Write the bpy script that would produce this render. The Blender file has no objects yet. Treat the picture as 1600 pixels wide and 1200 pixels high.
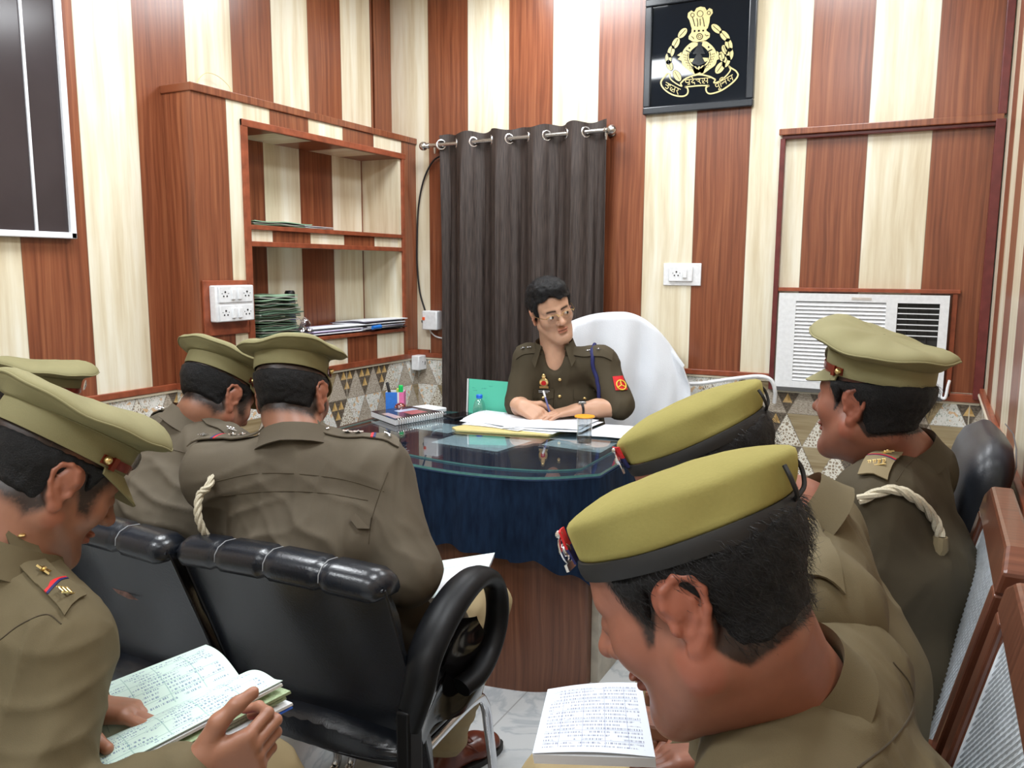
import bpy, math, random
import numpy as np
from mathutils import Vector, Matrix, Quaternion, noise
from math import sin, cos, pi, radians, sqrt, atan2
random.seed(7)
np.random.seed(7)
SC = bpy.context.scene
COL = SC.collection

# ------------------------------------------------------------------ camera
CAM = Vector((2.8028, -3.948, 1.4171))
cam_d = bpy.data.cameras.new('camera')
cam = bpy.data.objects.new('camera', cam_d)
COL.objects.link(cam)
_r = Vector((0.88924261, 0.45741014, 0.00485163)).normalized()
_f = Vector((-0.45229708, 0.8807888, -0.14013722)).normalized()
_r = (_r - _f * _r.dot(_f)).normalized()
_u = _r.cross(_f)
cam.matrix_world = Matrix(((_r.x, _u.x, -_f.x, CAM.x), (_r.y, _u.y, -_f.y, CAM.y), (_r.z, _u.z, -_f.z, CAM.z), (0, 0, 0, 1)))
cam_d.sensor_width = 36.0
cam_d.sensor_fit = 'HORIZONTAL'
cam_d.lens = 1276.55 * 36.0 / 1600.0
cam_d.clip_start = 0.02
cam_d.clip_end = 60
SC.camera = cam

# ------------------------------------------------------------------ world, exposure
wd = bpy.data.worlds.new('world')
SC.world = wd
wd.use_nodes = True
wd.node_tree.nodes['Background'].inputs[0].default_value = (0.9, 0.95, 1.0, 1)
wd.node_tree.nodes['Background'].inputs[1].default_value = 0.22
SC.view_settings.view_transform = 'Standard'
SC.view_settings.look = 'None'
SC.view_settings.exposure = -0.05
SC.view_settings.gamma = 1.0
SC.view_settings.use_curve_mapping = False
try:
    SC.cycles.max_bounces = 8
    SC.cycles.diffuse_bounces = 4
    SC.cycles.caustics_reflective = False
    SC.cycles.caustics_refractive = False
except Exception:
    pass

CEIL = 2.95
LAMPS = [(1.05, -0.62, 26), (2.35, -0.85, 20), (0.75, -2.35, 34), (2.30, -2.55, 26), (1.1, -4.2, 26), (2.3, -4.4, 20)]
for _i, (_x, _y, _w) in enumerate(LAMPS):
    ld = bpy.data.lights.new('ceiling_lamp', 'AREA')
    ld.shape = 'RECTANGLE'
    ld.size = 0.56
    ld.size_y = 0.56
    ld.energy = _w
    ld.color = (0.93, 0.97, 1.0)
    lo = bpy.data.objects.new('ceiling_lamp', ld)
    lo.location = (_x, _y, CEIL - 0.035)
    COL.objects.link(lo)

# ------------------------------------------------------------------ object helpers
def tag(o, label=None, cat=None, group=None, kind=None):
    if label: o['label'] = label
    if cat: o['category'] = cat
    if group: o['group'] = group
    if kind: o['kind'] = kind
    return o

def thing(name, loc, label, cat, group=None, kind=None):
    o = bpy.data.objects.new(name, None)
    COL.objects.link(o)
    o.location = Vector(loc)
    o.empty_display_size = 0.05
    o['_w'] = list(loc)
    return tag(o, label, cat, group, kind)

class MB:
    """collects geometry in world coordinates, links it as one mesh"""
    def __init__(s):
        s.v = []; s.f = []; s.m = []; s.n = 0
    def add(s, V, F, mi=0):
        V = np.asarray(V, dtype=float).reshape(-1, 3)
        b = s.n
        s.v.append(V); s.n += len(V)
        for f in F: s.f.append([b + i for i in f]); s.m.append(mi)
        return s
    def box(s, a, b, mi=0):
        x0, y0, z0 = [min(p, q) for p, q in zip(a, b)]; x1, y1, z1 = [max(p, q) for p, q in zip(a, b)]
        V = [(x0, y0, z0), (x1, y0, z0), (x1, y1, z0), (x0, y1, z0), (x0, y0, z1), (x1, y0, z1), (x1, y1, z1), (x0, y1, z1)]
        return s.add(V, [(0, 3, 2, 1), (4, 5, 6, 7), (0, 1, 5, 4), (1, 2, 6, 5), (2, 3, 7, 6), (3, 0, 4, 7)], mi)
    def obox(s, c, X, Y, Z, h, mi=0):
        """oriented box: centre, unit axes, half sizes"""
        c = np.array(c, float); X, Y, Z = [np.array(q, float) for q in (X, Y, Z)]
        V = []
        for k in (-1, 1):
            for (i, j) in ((-1, -1), (1, -1), (1, 1), (-1, 1)):
                V.append(c + X * i * h[0] + Y * j * h[1] + Z * k * h[2])
        return s.add(V, [(0, 3, 2, 1), (4, 5, 6, 7), (0, 1, 5, 4), (1, 2, 6, 5), (2, 3, 7, 6), (3, 0, 4, 7)], mi)
    def prism(s, P, o, X, Y, Z, t, mi=0):
        """extrude the 2D polygon P (x, y) placed at o with axes X, Y by t along Z"""
        o, X, Y, Z = [np.array(q, float) for q in (o, X, Y, Z)]
        n = len(P)
        A = [o + X * p[0] + Y * p[1] for p in P]
        V = A + [a + Z * t for a in A]
        F = [tuple(range(n))[::-1], tuple(range(n, 2 * n))] + [(i, (i + 1) % n, n + (i + 1) % n, n + i) for i in range(n)]
        return s.add(V, F, mi)
    def loft(s, rings, caps=True, closed=True, mi=0):
        m = len(rings[0]); V = np.concatenate([np.asarray(r, float) for r in rings])
        F = []
        e = m if closed else m - 1
        for i in range(len(rings) - 1):
            for j in range(e):
                k = (j + 1) % m
                F.append((i * m + j, i * m + k, (i + 1) * m + k, (i + 1) * m + j))
        if caps and closed:
            F.append(tuple(range(m))[::-1]); F.append(tuple(range((len(rings) - 1) * m, len(rings) * m)))
        return s.add(V, F, mi)
    def tube(s, P, r, n=8, caps=True, mi=0, closed=False, flat=1.0, up=None):
        P = [np.array(p, float) for p in P]
        N = len(P)
        R = r if hasattr(r, '__len__') else [r] * N
        rings = []; prev = None
        for i in range(N):
            if closed: t = P[(i + 1) % N] - P[i - 1]
            else: t = P[min(i + 1, N - 1)] - P[max(i - 1, 0)]
            t = t / (np.linalg.norm(t) + 1e-12)
            if prev is None:
                a = np.array(up, float) if up is not None else (np.array([0, 0, 1.0]) if abs(t[2]) < 0.9 else np.array([1.0, 0, 0]))
            else: a = prev
            if up is not None: a = np.array(up, float)
            x = a - t * a.dot(t); x /= (np.linalg.norm(x) + 1e-12)
            y = np.cross(t, x); prev = x
            rings.append([P[i] + R[i] * (x * cos(2 * pi * k / n) * flat + y * sin(2 * pi * k / n)) for k in range(n)])
        if closed:
            rings.append(rings[0])
            return s.loft(rings, caps=False, mi=mi)
        return s.loft(rings, caps=caps, mi=mi)
    def lathe(s, prof, c=(0, 0, 0), n=32, X=(1, 0, 0), Y=(0, 1, 0), Z=(0, 0, 1), mi=0, caps=True):
        c, X, Y, Z = [np.array(q, float) for q in (c, X, Y, Z)]
        rings = [[c + X * r * cos(2 * pi * k / n) + Y * r * sin(2 * pi * k / n) + Z * z for k in range(n)] for r, z in prof]
        return s.loft(rings, caps=caps, mi=mi)
    def sphere(s, c, r, n=16, m=10, X=(1, 0, 0), Y=(0, 1, 0), Z=(0, 0, 1), mi=0):
        r = r if hasattr(r, '__len__') else (r, r, r)
        c, X, Y, Z = [np.array(q, float) for q in (c, X, Y, Z)]
        rings = []
        for i in range(m + 1):
            a = -pi / 2 + pi * i / m
            ca = max(cos(a), 1e-3)
            rings.append([c + X * r[0] * ca * cos(2 * pi * k / n) + Y * r[1] * ca * sin(2 * pi * k / n) + Z * r[2] * sin(a) for k in range(n)])
        return s.loft(rings, mi=mi)
    def sheet(s, fn, nu, nv, t=0.002, mi=0):
        """surface fn(u, v) with thickness t"""
        G = np.array([[fn(i / nu, j / nv) for j in range(nv + 1)] for i in range(nu + 1)], float)
        du = np.gradient(G, axis=0); dv = np.gradient(G, axis=1)
        N = np.cross(du, dv); N /= (np.linalg.norm(N, axis=2, keepdims=True) + 1e-12)
        H = G - N * t
        w = nv + 1; K = (nu + 1) * w
        F = []
        for i in range(nu):
            for j in range(nv):
                a = i * w + j
                F.append((a, a + w, a + w + 1, a + 1)); F.append((K + a, K + a + 1, K + a + w + 1, K + a + w))
        for i in range(nu):
            a = i * w; F.append((a, K + a, K + a + w, a + w)); a = i * w + nv; F.append((a, a + w, K + a + w, K + a))
        for j in range(nv):
            a = j; F.append((a, a + 1, K + a + 1, K + a)); a = nu * w + j; F.append((a, K + a, K + a + 1, a + 1))
        return s.add(np.concatenate([G.reshape(-1, 3), H.reshape(-1, 3)]), F, mi)
    def build(s, name, mat, parent=None, smooth=True, bev=0, origin=None, ang=35, sub=0, kind=None, label=None):
        V = np.concatenate(s.v)
        return mesh_obj(name, V, s.f, mat, parent, smooth, bev, origin, ang, sub, s.m, kind, label)

def mesh_obj(name, V, F, mat, parent=None, smooth=True, bev=0, origin=None, ang=35, sub=0, mi=None, kind=None, label=None, cols=None):
    V = np.asarray(V, float)
    if parent is not None: o0 = np.array(list(parent['_w']))
    elif origin is not None: o0 = np.array(origin, float)
    else: o0 = np.array([(V[:, 0].min() + V[:, 0].max()) / 2, (V[:, 1].min() + V[:, 1].max()) / 2, V[:, 2].min()])
    me = bpy.data.meshes.new(name)
    V = V - o0
    if isinstance(F, np.ndarray):
        nf = len(F); k = F.shape[1]
        me.vertices.add(len(V)); me.vertices.foreach_set('co', V.astype(np.float32).ravel())
        me.loops.add(nf * k); me.loops.foreach_set('vertex_index', F.astype(np.int32).ravel())
        me.polygons.add(nf); me.polygons.foreach_set('loop_start', (np.arange(nf) * k).astype(np.int32))
        me.polygons.foreach_set('loop_total', np.full(nf, k, dtype=np.int32))
        me.update(calc_edges=True)
    else:
        me.from_pydata([tuple(v) for v in V], [], [tuple(f) for f in F])
    me.validate()
    for m in (mat if isinstance(mat, (list, tuple)) else [mat]): me.materials.append(m)
    if mi is not None and len(mi) == len(me.polygons) and any(mi):
        me.polygons.foreach_set('material_index', np.array(mi, dtype=np.int32))
    if cols is not None:
        at = me.color_attributes.new('tint', 'FLOAT_COLOR', 'POINT')
        at.data.foreach_set('color', np.asarray(cols, dtype=np.float32).ravel())
    if smooth:
        me.polygons.foreach_set('use_smooth', np.ones(len(me.polygons), dtype=bool))
        if ang and not isinstance(F, np.ndarray):
            me.update()
            try: me.set_sharp_from_angle(angle=radians(ang))
            except Exception: pass
    me.update()
    o = bpy.data.objects.new(name, me)
    COL.objects.link(o)
    if parent is not None:
        o.parent = parent
    else:
        o.location = Vector(o0)
    o['_w'] = [float(q) for q in o0]
    if bev:
        b = o.modifiers.new('bevel', 'BEVEL'); b.width = bev; b.segments = 2; b.limit_method = 'ANGLE'; b.angle_limit = radians(40); b.harden_normals = False
    if sub:
        b = o.modifiers.new('sub', 'SUBSURF'); b.levels = sub; b.render_levels = sub
    if kind: o['kind'] = kind
    if label: o['label'] = label
    return o

def nrm(v):
    v = np.array(v, float); return v / (np.linalg.norm(v) + 1e-12)

def catmull(P, n=8):
    P = [np.array(p, float) for p in P]
    Q = [2 * P[0] - P[1]] + P + [2 * P[-1] - P[-2]]
    out = []
    for i in range(1, len(Q) - 2):
        for k in range(n):
            t = k / n; a, b, c, d = Q[i - 1], Q[i], Q[i + 1], Q[i + 2]
            out.append(0.5 * (2 * b + (c - a) * t + (2 * a - 5 * b + 4 * c - d) * t * t + (3 * b - a - 3 * c + d) * t ** 3))
    out.append(P[-1])
    return out

# ------------------------------------------------------------------ node helpers
def new_mat(name):
    m = bpy.data.materials.new(name); m.use_nodes = True
    nt = m.node_tree
    return m, nt, nt.nodes['Principled BSDF']
def N(nt, t, **k):
    n = nt.nodes.new(t)
    for a, b in k.items(): setattr(n, a, b)
    return n
def L(nt, a, b): nt.links.new(a, b)
def setin(nt, node, i, v):
    if v is None: return
    if hasattr(v, 'is_linked'): nt.links.new(v, node.inputs[i])
    else: node.inputs[i].default_value = v
def M(nt, op, a, b=None, c=None):
    n = N(nt, 'ShaderNodeMath', operation=op)
    setin(nt, n, 0, a); setin(nt, n, 1, b); setin(nt, n, 2, c)
    return n.outputs[0]
def MIX(nt, f, a, b, mode='MIX'):
    n = N(nt, 'ShaderNodeMix', data_type='RGBA', blend_type=mode)
    setin(nt, n, 0, f)
    for i, v in ((6, a), (7, b)):
        if hasattr(v, 'is_linked'): nt.links.new(v, n.inputs[i])
        else: n.inputs[i].default_value = tuple(v) + ((1,) if len(v) == 3 else ())
    return n.outputs[2]
def RAMP(nt, f, stops):
    n = N(nt, 'ShaderNodeValToRGB')
    nt.links.new(f, n.inputs[0])
    e = n.color_ramp.elements
    while len(e) < len(stops): e.new(0.5)
    for q, (p, c) in zip(e, stops):
        q.position = p; q.color = tuple(c) + ((1,) if len(c) == 3 else ())
    return n.outputs[0]
def POS(nt, obj=False):
    if obj: return N(nt, 'ShaderNodeTexCoord').outputs['Object']
    return N(nt, 'ShaderNodeNewGeometry').outputs['Position']
def SEP(nt, v):
    n = N(nt, 'ShaderNodeSeparateXYZ'); L(nt, v, n.inputs[0]); return n.outputs[0], n.outputs[1], n.outputs[2]
def COMB(nt, x, y, z):
    n = N(nt, 'ShaderNodeCombineXYZ'); setin(nt, n, 0, x); setin(nt, n, 1, y); setin(nt, n, 2, z); return n.outputs[0]
def NOISE(nt, vec, scale=5, detail=3, rough=0.5, dist=0):
    n = N(nt, 'ShaderNodeTexNoise'); L(nt, vec, n.inputs['Vector'])
    n.inputs['Scale'].default_value = scale; n.inputs['Detail'].default_value = detail
    n.inputs['Roughness'].default_value = rough; n.inputs['Distortion'].default_value = dist
    return n.outputs[0]
def BUMP(nt, bs, h, strength=0.3, dist=0.002):
    n = N(nt, 'ShaderNodeBump'); n.inputs['Strength'].default_value = strength; n.inputs['Distance'].default_value = dist
    L(nt, h, n.inputs['Height']); L(nt, n.outputs[0], bs.inputs['Normal'])
def plain(name, c, rough=0.5, metal=0.0, spec=None, coat=0, noise_amt=0.06, nscale=60, bump=0.0, bscale=400, trans=0, ior=1.45, emit=None, es=0, alpha=1, sheen=0, sss=0):
    m, nt, bs = new_mat(name)
    p = POS(nt, True)
    if noise_amt:
        f = NOISE(nt, p, nscale, 3)
        c1 = tuple(max(0, q * (1 - noise_amt)) for q in c); c2 = tuple(min(1, q * (1 + noise_amt)) for q in c)
        L(nt, RAMP(nt, f, [(0.3, c1), (0.7, c2)]), bs.inputs['Base Color'])
    else: bs.inputs['Base Color'].default_value = (*c, 1)
    bs.inputs['Roughness'].default_value = rough
    bs.inputs['Metallic'].default_value = metal
    if spec is not None: bs.inputs['Specular IOR Level'].default_value = spec
    bs.inputs['Coat Weight'].default_value = coat
    bs.inputs['Transmission Weight'].default_value = trans
    bs.inputs['IOR'].default_value = ior
    if sheen: bs.inputs['Sheen Weight'].default_value = sheen
    if sss:
        bs.inputs['Subsurface Weight'].default_value = sss; bs.inputs['Subsurface Scale'].default_value = 0.01
    if bump: BUMP(nt, bs, NOISE(nt, p, bscale, 2), bump, 0.001)
    if emit: bs.inputs['Emission Color'].default_value = (*emit, 1); bs.inputs['Emission Strength'].default_value = es
    if alpha < 1: bs.inputs['Alpha'].default_value = alpha
    return m

BROWN_D = (0.105, 0.030, 0.014); BROWN_M = (0.235, 0.073, 0.032); BROWN_L = (0.36, 0.135, 0.06)
CREAM_D = (0.60, 0.50, 0.33); CREAM_M = (0.74, 0.67, 0.50); CREAM_L = (0.86, 0.83, 0.70)

def grain(nt, along, z, seed, sx=70, sz=1.6):
    """streaky wood grain value; 'along' runs across the plank"""
    wob = NOISE(nt, COMB(nt, M(nt, 'MULTIPLY', along, 5.0), M(nt, 'MULTIPLY', z, 1.4), seed), 1.0, 2)
    al = M(nt, 'ADD', along, M(nt, 'MULTIPLY', wob, 0.05))
    return NOISE(nt, COMB(nt, M(nt, 'MULTIPLY', al, sx), M(nt, 'MULTIPLY', z, sz), seed), 1.0, 5, 0.62)

def plank_mat(name, axis, off, light_even=True, tone='both', sgn=1.0, zaxis=2, rough=0.28):
    m, nt, bs = new_mat(name)
    P = SEP(nt, POS(nt))
    a = P[axis]; z = P[zaxis]
    u = M(nt, 'DIVIDE', M(nt, 'SUBTRACT', M(nt, 'MULTIPLY', a, sgn), off), 0.25)
    k = M(nt, 'FLOOR', u)
    fr = M(nt, 'SUBTRACT', u, k)
    par = M(nt, 'ABSOLUTE', M(nt, 'SUBTRACT', k, M(nt, 'MULTIPLY', M(nt, 'FLOOR', M(nt, 'DIVIDE', k, 2.0)), 2.0)))
    seed = M(nt, 'MULTIPLY', k, 7.3)
    g = grain(nt, a, z, seed)
    g2 = grain(nt, a, z, M(nt, 'ADD', seed, 3.1), 16, 0.9)
    br = RAMP(nt, g, [(0.30, BROWN_D), (0.50, BROWN_M), (0.72, BROWN_L)])
    br = MIX(nt, M(nt, 'MULTIPLY', g2, 0.55), br, (0.19, 0.052, 0.022))
    cr = RAMP(nt, g2, [(0.34, CREAM_D), (0.48, CREAM_M), (0.62, CREAM_L)])
    cr = MIX(nt, M(nt, 'MULTIPLY', g, 0.35), cr, CREAM_M)
    if tone == 'brown': c = br
    elif tone == 'cream': c = cr
    else: c = MIX(nt, par, cr if light_even else br, br if light_even else cr)
    gap = M(nt, 'LESS_THAN', M(nt, 'MINIMUM', fr, M(nt, 'SUBTRACT', 1.0, fr)), 0.008)
    if tone == 'both': c = MIX(nt, M(nt, 'MULTIPLY', gap, 0.55), c, (0.12, 0.06, 0.03))
    L(nt, c, bs.inputs['Base Color'])
    bs.inputs['Roughness'].default_value = rough
    bs.inputs['Specular IOR Level'].default_value = 0.55
    BUMP(nt, bs, g, 0.10, 0.0006)
    return m

def tile_mat(name, axis, off, sgn=1.0):
    m, nt, bs = new_mat(name)
    P = SEP(nt, POS(nt))
    x = M(nt, 'SUBTRACT', M(nt, 'MULTIPLY', P[axis], sgn), off); z = P[2]
    u = M(nt, 'DIVIDE', x, 0.14867); v = M(nt, 'DIVIDE', z, 0.15)
    q = M(nt, 'SUBTRACT', u, M(nt, 'MULTIPLY', M(nt, 'SUBTRACT', v, 1.0), 0.5))
    fq = M(nt, 'FLOOR', q); fv = M(nt, 'FLOOR', v)
    rq = M(nt, 'SUBTRACT', q, fq); rv = M(nt, 'SUBTRACT', v, fv)
    up = M(nt, 'LESS_THAN', M(nt, 'ADD', rq, rv), 1.0)
    wn = N(nt, 'ShaderNodeTexWhiteNoise', noise_dimensions='3D')
    L(nt, COMB(nt, fq, fv, up), wn.inputs['Vector'])
    h = wn.outputs['Value']
    pv = COMB(nt, x, z, 0.0)
    # kinds
    wood = RAMP(nt, NOISE(nt, COMB(nt, M(nt, 'MULTIPLY', x, 3.0), M(nt, 'MULTIPLY', z, 60.0), M(nt, 'MULTIPLY', h, 20.0)), 1.0, 3), [(0.3, (0.27, 0.20, 0.105)), (0.7, (0.44, 0.36, 0.22))])
    stone = RAMP(nt, NOISE(nt, COMB(nt, M(nt, 'MULTIPLY', x, 90.0), M(nt, 'MULTIPLY', z, 260.0), h), 1.0, 4, 0.7), [(0.35, (0.26, 0.21, 0.16)), (0.62, (0.62, 0.56, 0.47))])
    vor = N(nt, 'ShaderNodeTexVoronoi', feature='DISTANCE_TO_EDGE'); L(nt, pv, vor.inputs['Vector']); vor.inputs['Scale'].default_value = 75
    leaf = RAMP(nt, vor.outputs['Distance'], [(0.10, (0.80, 0.77, 0.68)), (0.22, (0.33, 0.26, 0.18))])
    fl = NOISE(nt, pv, 60, 3, 0.6, 1.5)
    flor = RAMP(nt, fl, [(0.36, (0.35, 0.40, 0.33)), (0.44, (0.82, 0.82, 0.78)), (0.56, (0.85, 0.85, 0.82)), (0.63, (0.50, 0.42, 0.32))])
    n2 = N(nt, 'ShaderNodeTexNoise'); L(nt, pv, n2.inputs['Vector']); n2.inputs['Scale'].default_value = 34; n2.inputs['Detail'].default_value = 1
    flor = MIX(nt, M(nt, 'MULTIPLY', M(nt, 'GREATER_THAN', n2.outputs[0], 0.62), 0.7), flor, (0.72, 0.42, 0.16))
    # gold cluster: three small triangles inside a dark one
    q3 = M(nt, 'FRACT', M(nt, 'MULTIPLY', q, 3.0)); v3 = M(nt, 'FRACT', M(nt, 'MULTIPLY', v, 3.0))
    g3 = M(nt, 'LESS_THAN', M(nt, 'ADD', q3, v3), 0.96)
    g3 = M(nt, 'MULTIPLY', g3, M(nt, 'GREATER_THAN', M(nt, 'MINIMUM', q3, v3), 0.03))
    side = M(nt, 'GREATER_THAN', M(nt, 'ADD', M(nt, 'MULTIPLY', q3, 2.0), v3), 1.0)
    gold = MIX(nt, side, (0.72, 0.49, 0.20), (0.48, 0.30, 0.10))
    gold = MIX(nt, M(nt, 'LESS_THAN', v3, 0.22), gold, (0.62, 0.42, 0.19))
    clus = MIX(nt, g3, RAMP(nt, NOISE(nt, pv, 120, 3), [(0.35, (0.085, 0.07, 0.055)), (0.65, (0.20, 0.16, 0.12))]), gold)
    # choose
    lt = lambda t: M(nt, 'LESS_THAN', h, t)
    upc = MIX(nt, lt(0.80), wood, leaf); upc = MIX(nt, lt(0.58), upc, flor); upc = MIX(nt, lt(0.33), upc, stone)
    dnc = MIX(nt, lt(0.66), flor, clus); dnc = MIX(nt, lt(0.38), dnc, wood)
    c = MIX(nt, up, dnc, upc)
    # triangle joints and tile grout
    e = M(nt, 'MINIMUM', M(nt, 'MINIMUM', rq, rv), M(nt, 'ABSOLUTE', M(nt, 'SUBTRACT', M(nt, 'ADD', rq, rv), 1.0)))
    c = MIX(nt, M(nt, 'MULTIPLY', M(nt, 'LESS_THAN', e, 0.018), 0.55), c, (0.13, 0.11, 0.09))
    tx = M(nt, 'FRACT', M(nt, 'DIVIDE', x, 0.446)); tz = M(nt, 'FRACT', M(nt, 'DIVIDE', z, 0.30))
    gx = M(nt, 'LESS_THAN', M(nt, 'MINIMUM', tx, M(nt, 'SUBTRACT', 1.0, tx)), 0.0045); gz = M(nt, 'LESS_THAN', M(nt, 'MINIMUM', tz, M(nt, 'SUBTRACT', 1.0, tz)), 0.006)
    c = MIX(nt, M(nt, 'MAXIMUM', gx, gz), c, (0.62, 0.57, 0.46))
    L(nt, c, bs.inputs['Base Color'])
    bs.inputs['Roughness'].default_value = 0.22
    return m

MAT = {}
MAT['brown'] = plank_mat('brown_laminate', 1, 0.0, tone='brown')
MAT['brown_x'] = plank_mat('brown_laminate_x', 0, 0.0, tone='brown')
MAT['trim'] = plain('red_brown_trim', (0.27, 0.070, 0.032), 0.3, noise_amt=0.25, nscale=25)
MAT['maroon'] = plain('maroon_trim', (0.135, 0.028, 0.026), 0.3, noise_amt=0.2, nscale=25)
MAT['white_plastic'] = plain('white_plastic', (0.80, 0.82, 0.84), 0.3)
MAT['black_plastic'] = plain('black_plastic', (0.012, 0.012, 0.014), 0.35)
MAT['chrome'] = plain('chrome', (0.62, 0.62, 0.64), 0.13, 1.0, noise_amt=0.02)
MAT['steel'] = plain('brushed_steel', (0.55, 0.54, 0.52), 0.27, 1.0)
MAT['alu'] = plain('white_aluminium', (0.78, 0.80, 0.84), 0.35)
MAT['paper'] = plain('white_paper', (0.80, 0.83, 0.87), 0.7, noise_amt=0.02)
MAT['leather'] = plain('black_leather', (0.010, 0.0125, 0.018), 0.26, noise_amt=0.25, nscale=12, bump=0.35, bscale=260, spec=0.6)
MAT['gold'] = plain('gold_metal', (0.86, 0.66, 0.30), 0.3, 1.0)
MAT['silver'] = plain('silver_metal', (0.85, 0.86, 0.88), 0.25, 1.0)
MAT['glass'] = plain('clear_glass', (0.92, 0.98, 0.96), 0.0, trans=1.0, ior=1.45, noise_amt=0)
MAT['black_paint'] = plain('black_frame', (0.022, 0.026, 0.032), 0.25)
# ================================================================== the room
XR = 3.015; YF = -5.2; D = 0.161
pm_back = plank_mat('back_wall_planks', 0, 0.0, True)
pm_left = plank_mat('left_wall_planks', 1, -0.061, False, sgn=-1.0)
pm_right = plank_mat('right_wall_planks', 1, -0.01, True, sgn=-1.0)
tl_back = tile_mat('back_wall_tiles', 0, 2.077 - 0.446 * 5)
tl_side = tile_mat('side_wall_tiles', 1, 0.207 - 0.446, sgn=-1.0)
tl_end = tile_mat('cabinet_end_tiles', 0, 0.1)

def wall(name, up, lo, a, b, tz=0.90):
    mb = MB(); mb.box((a[0], a[1], tz), (b[0], b[1], CEIL), 0); mb.box((a[0], a[1], -0.05), (b[0], b[1], tz), 1)
    return mb.build(name, [up, lo], smooth=False, kind='structure', origin=(0, 0, 0))
wall('wall_back', pm_back, tl_back, (-0.2, 0.0), (3.25, 0.10))
# the left wall has the bookshelf niche let into it
mb = MB()
mb.box((-0.10, -0.05, 0.9), (0, 0, CEIL), 0)
mb.box((-0.10, -0.155, 0.9), (0, -0.05, CEIL), 0)
mb.box((-0.10, YF, 0.9), (0, -1.29, CEIL), 0)
mb.box((-0.10, -1.29, 0.9), (0, -0.171, 1.04), 0)
mb.box((-0.10, -1.29, 2.06), (0, -0.171, CEIL), 0)
mb.box((-0.2, YF, 0.9), (-0.10, 0, CEIL), 0)
mb.box((-0.2, YF, -0.05), (0, 0, 0.9), 1)
mb.build('wall_left', [pm_left, tl_side], smooth=False, kind='structure', origin=(0, 0, 0))
wall('wall_right', pm_right, tl_side, (XR, YF), (XR + 0.1, 0.0))
paint = plain('cream_wall_paint', (0.62, 0.60, 0.54), 0.7)
mb = MB(); mb.box((-0.2, YF - 0.1, -0.05), (3.25, YF, CEIL)); mb.build('wall_front', paint, smooth=False, kind='structure', origin=(0, 0, 0))
mb = MB(); mb.box((-0.2, YF - 0.1, CEIL), (3.25, 0.1, CEIL + 0.08)); mb.build('ceiling', plain('white_ceiling_paint', (0.80, 0.80, 0.78), 0.6), smooth=False, kind='structure', origin=(0, 0, 0))

# marble floor tiles
fm, nt, bs = new_mat('marble_floor')
P = POS(nt); X, Y, Z = SEP(nt, P)
rx = M(nt, 'ADD', M(nt, 'MULTIPLY', X, cos(0.0)), 0.13); ry = M(nt, 'ADD', Y, 0.28)
fx = M(nt, 'FRACT', M(nt, 'DIVIDE', rx, 0.6)); fy = M(nt, 'FRACT', M(nt, 'DIVIDE', ry, 0.6))
ed = M(nt, 'MINIMUM', M(nt, 'MINIMUM', fx, M(nt, 'SUBTRACT', 1.0, fx)), M(nt, 'MINIMUM', fy, M(nt, 'SUBTRACT', 1.0, fy)))
vn = NOISE(nt, P, 2.2, 5, 0.6, 1.6)
base = RAMP(nt, vn, [(0.30, (0.46, 0.50, 0.53)), (0.48, (0.56, 0.59, 0.61)), (0.52, (0.42, 0.46, 0.50)), (0.56, (0.57, 0.60, 0.62))])
L(nt, MIX(nt, M(nt, 'LESS_THAN', ed, 0.004), base, (0.36, 0.37, 0.38)), bs.inputs['Base Color'])
bs.inputs['Roughness'].default_value = 0.09
mb = MB(); mb.box((-0.2, YF - 0.1, -0.06), (3.25, 0.1, 0)); mb.build('floor', fm, smooth=False, kind='structure', origin=(0, 0, 0))

# ceiling lights (the area lamps above sit in them)
lamp_mat = plain('lamp_diffuser', (0.9, 0.9, 0.9), 0.4, emit=(0.93, 0.97, 1.0), es=3.0, noise_amt=0)
names = ['above the desk', 'above the air conditioner', 'above the left chairs', 'above the right chairs', 'at the front left', 'at the front right']
for (x, y, w), nm in zip(LAMPS, names):
    t = thing('ceiling_light', (x, y, CEIL - 0.03), 'square white LED ceiling panel light ' + nm, 'light', 'square ceiling panel lights')
    mb = MB()
    for a, b in (((-.3, -.3), (.3, -.28)), ((-.3, .28), (.3, .3)), ((-.3, -.28), (-.28, .28)), ((.28, -.28), (.3, .28))):
        mb.box((x + a[0], y + a[1], CEIL - 0.032), (x + b[0], y + b[1], CEIL))
    mb.build('light_frame', MAT['white_plastic'], t, smooth=False)
    mb = MB(); mb.box((x - .28, y - .28, CEIL - 0.03), (x + .28, y + .28, CEIL - 0.005)); mb.build('diffuser', lamp_mat, t, smooth=False)

# trims
def trim(n, a, b, mat=None, bev=0.003):
    mb = MB(); mb.box(a, b); return mb.build('trim_%d' % n, mat or MAT['trim'], smooth=False, bev=bev, kind='structure', origin=(0, 0, 0))
cream = plain('cream_edge_strip', (0.72, 0.66, 0.52), 0.3)
trim(1, (D, -0.014, 0.908), (2.16, 0, 0.934)); trim(2, (D, -0.009, 0.896), (2.16, 0, 0.908), cream)
trim(3, (0, -5.2, 0.908), (0.014, -1.57, 0.934)); trim(4, (0, -5.2, 0.896), (0.009, -1.57, 0.908), cream)
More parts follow.
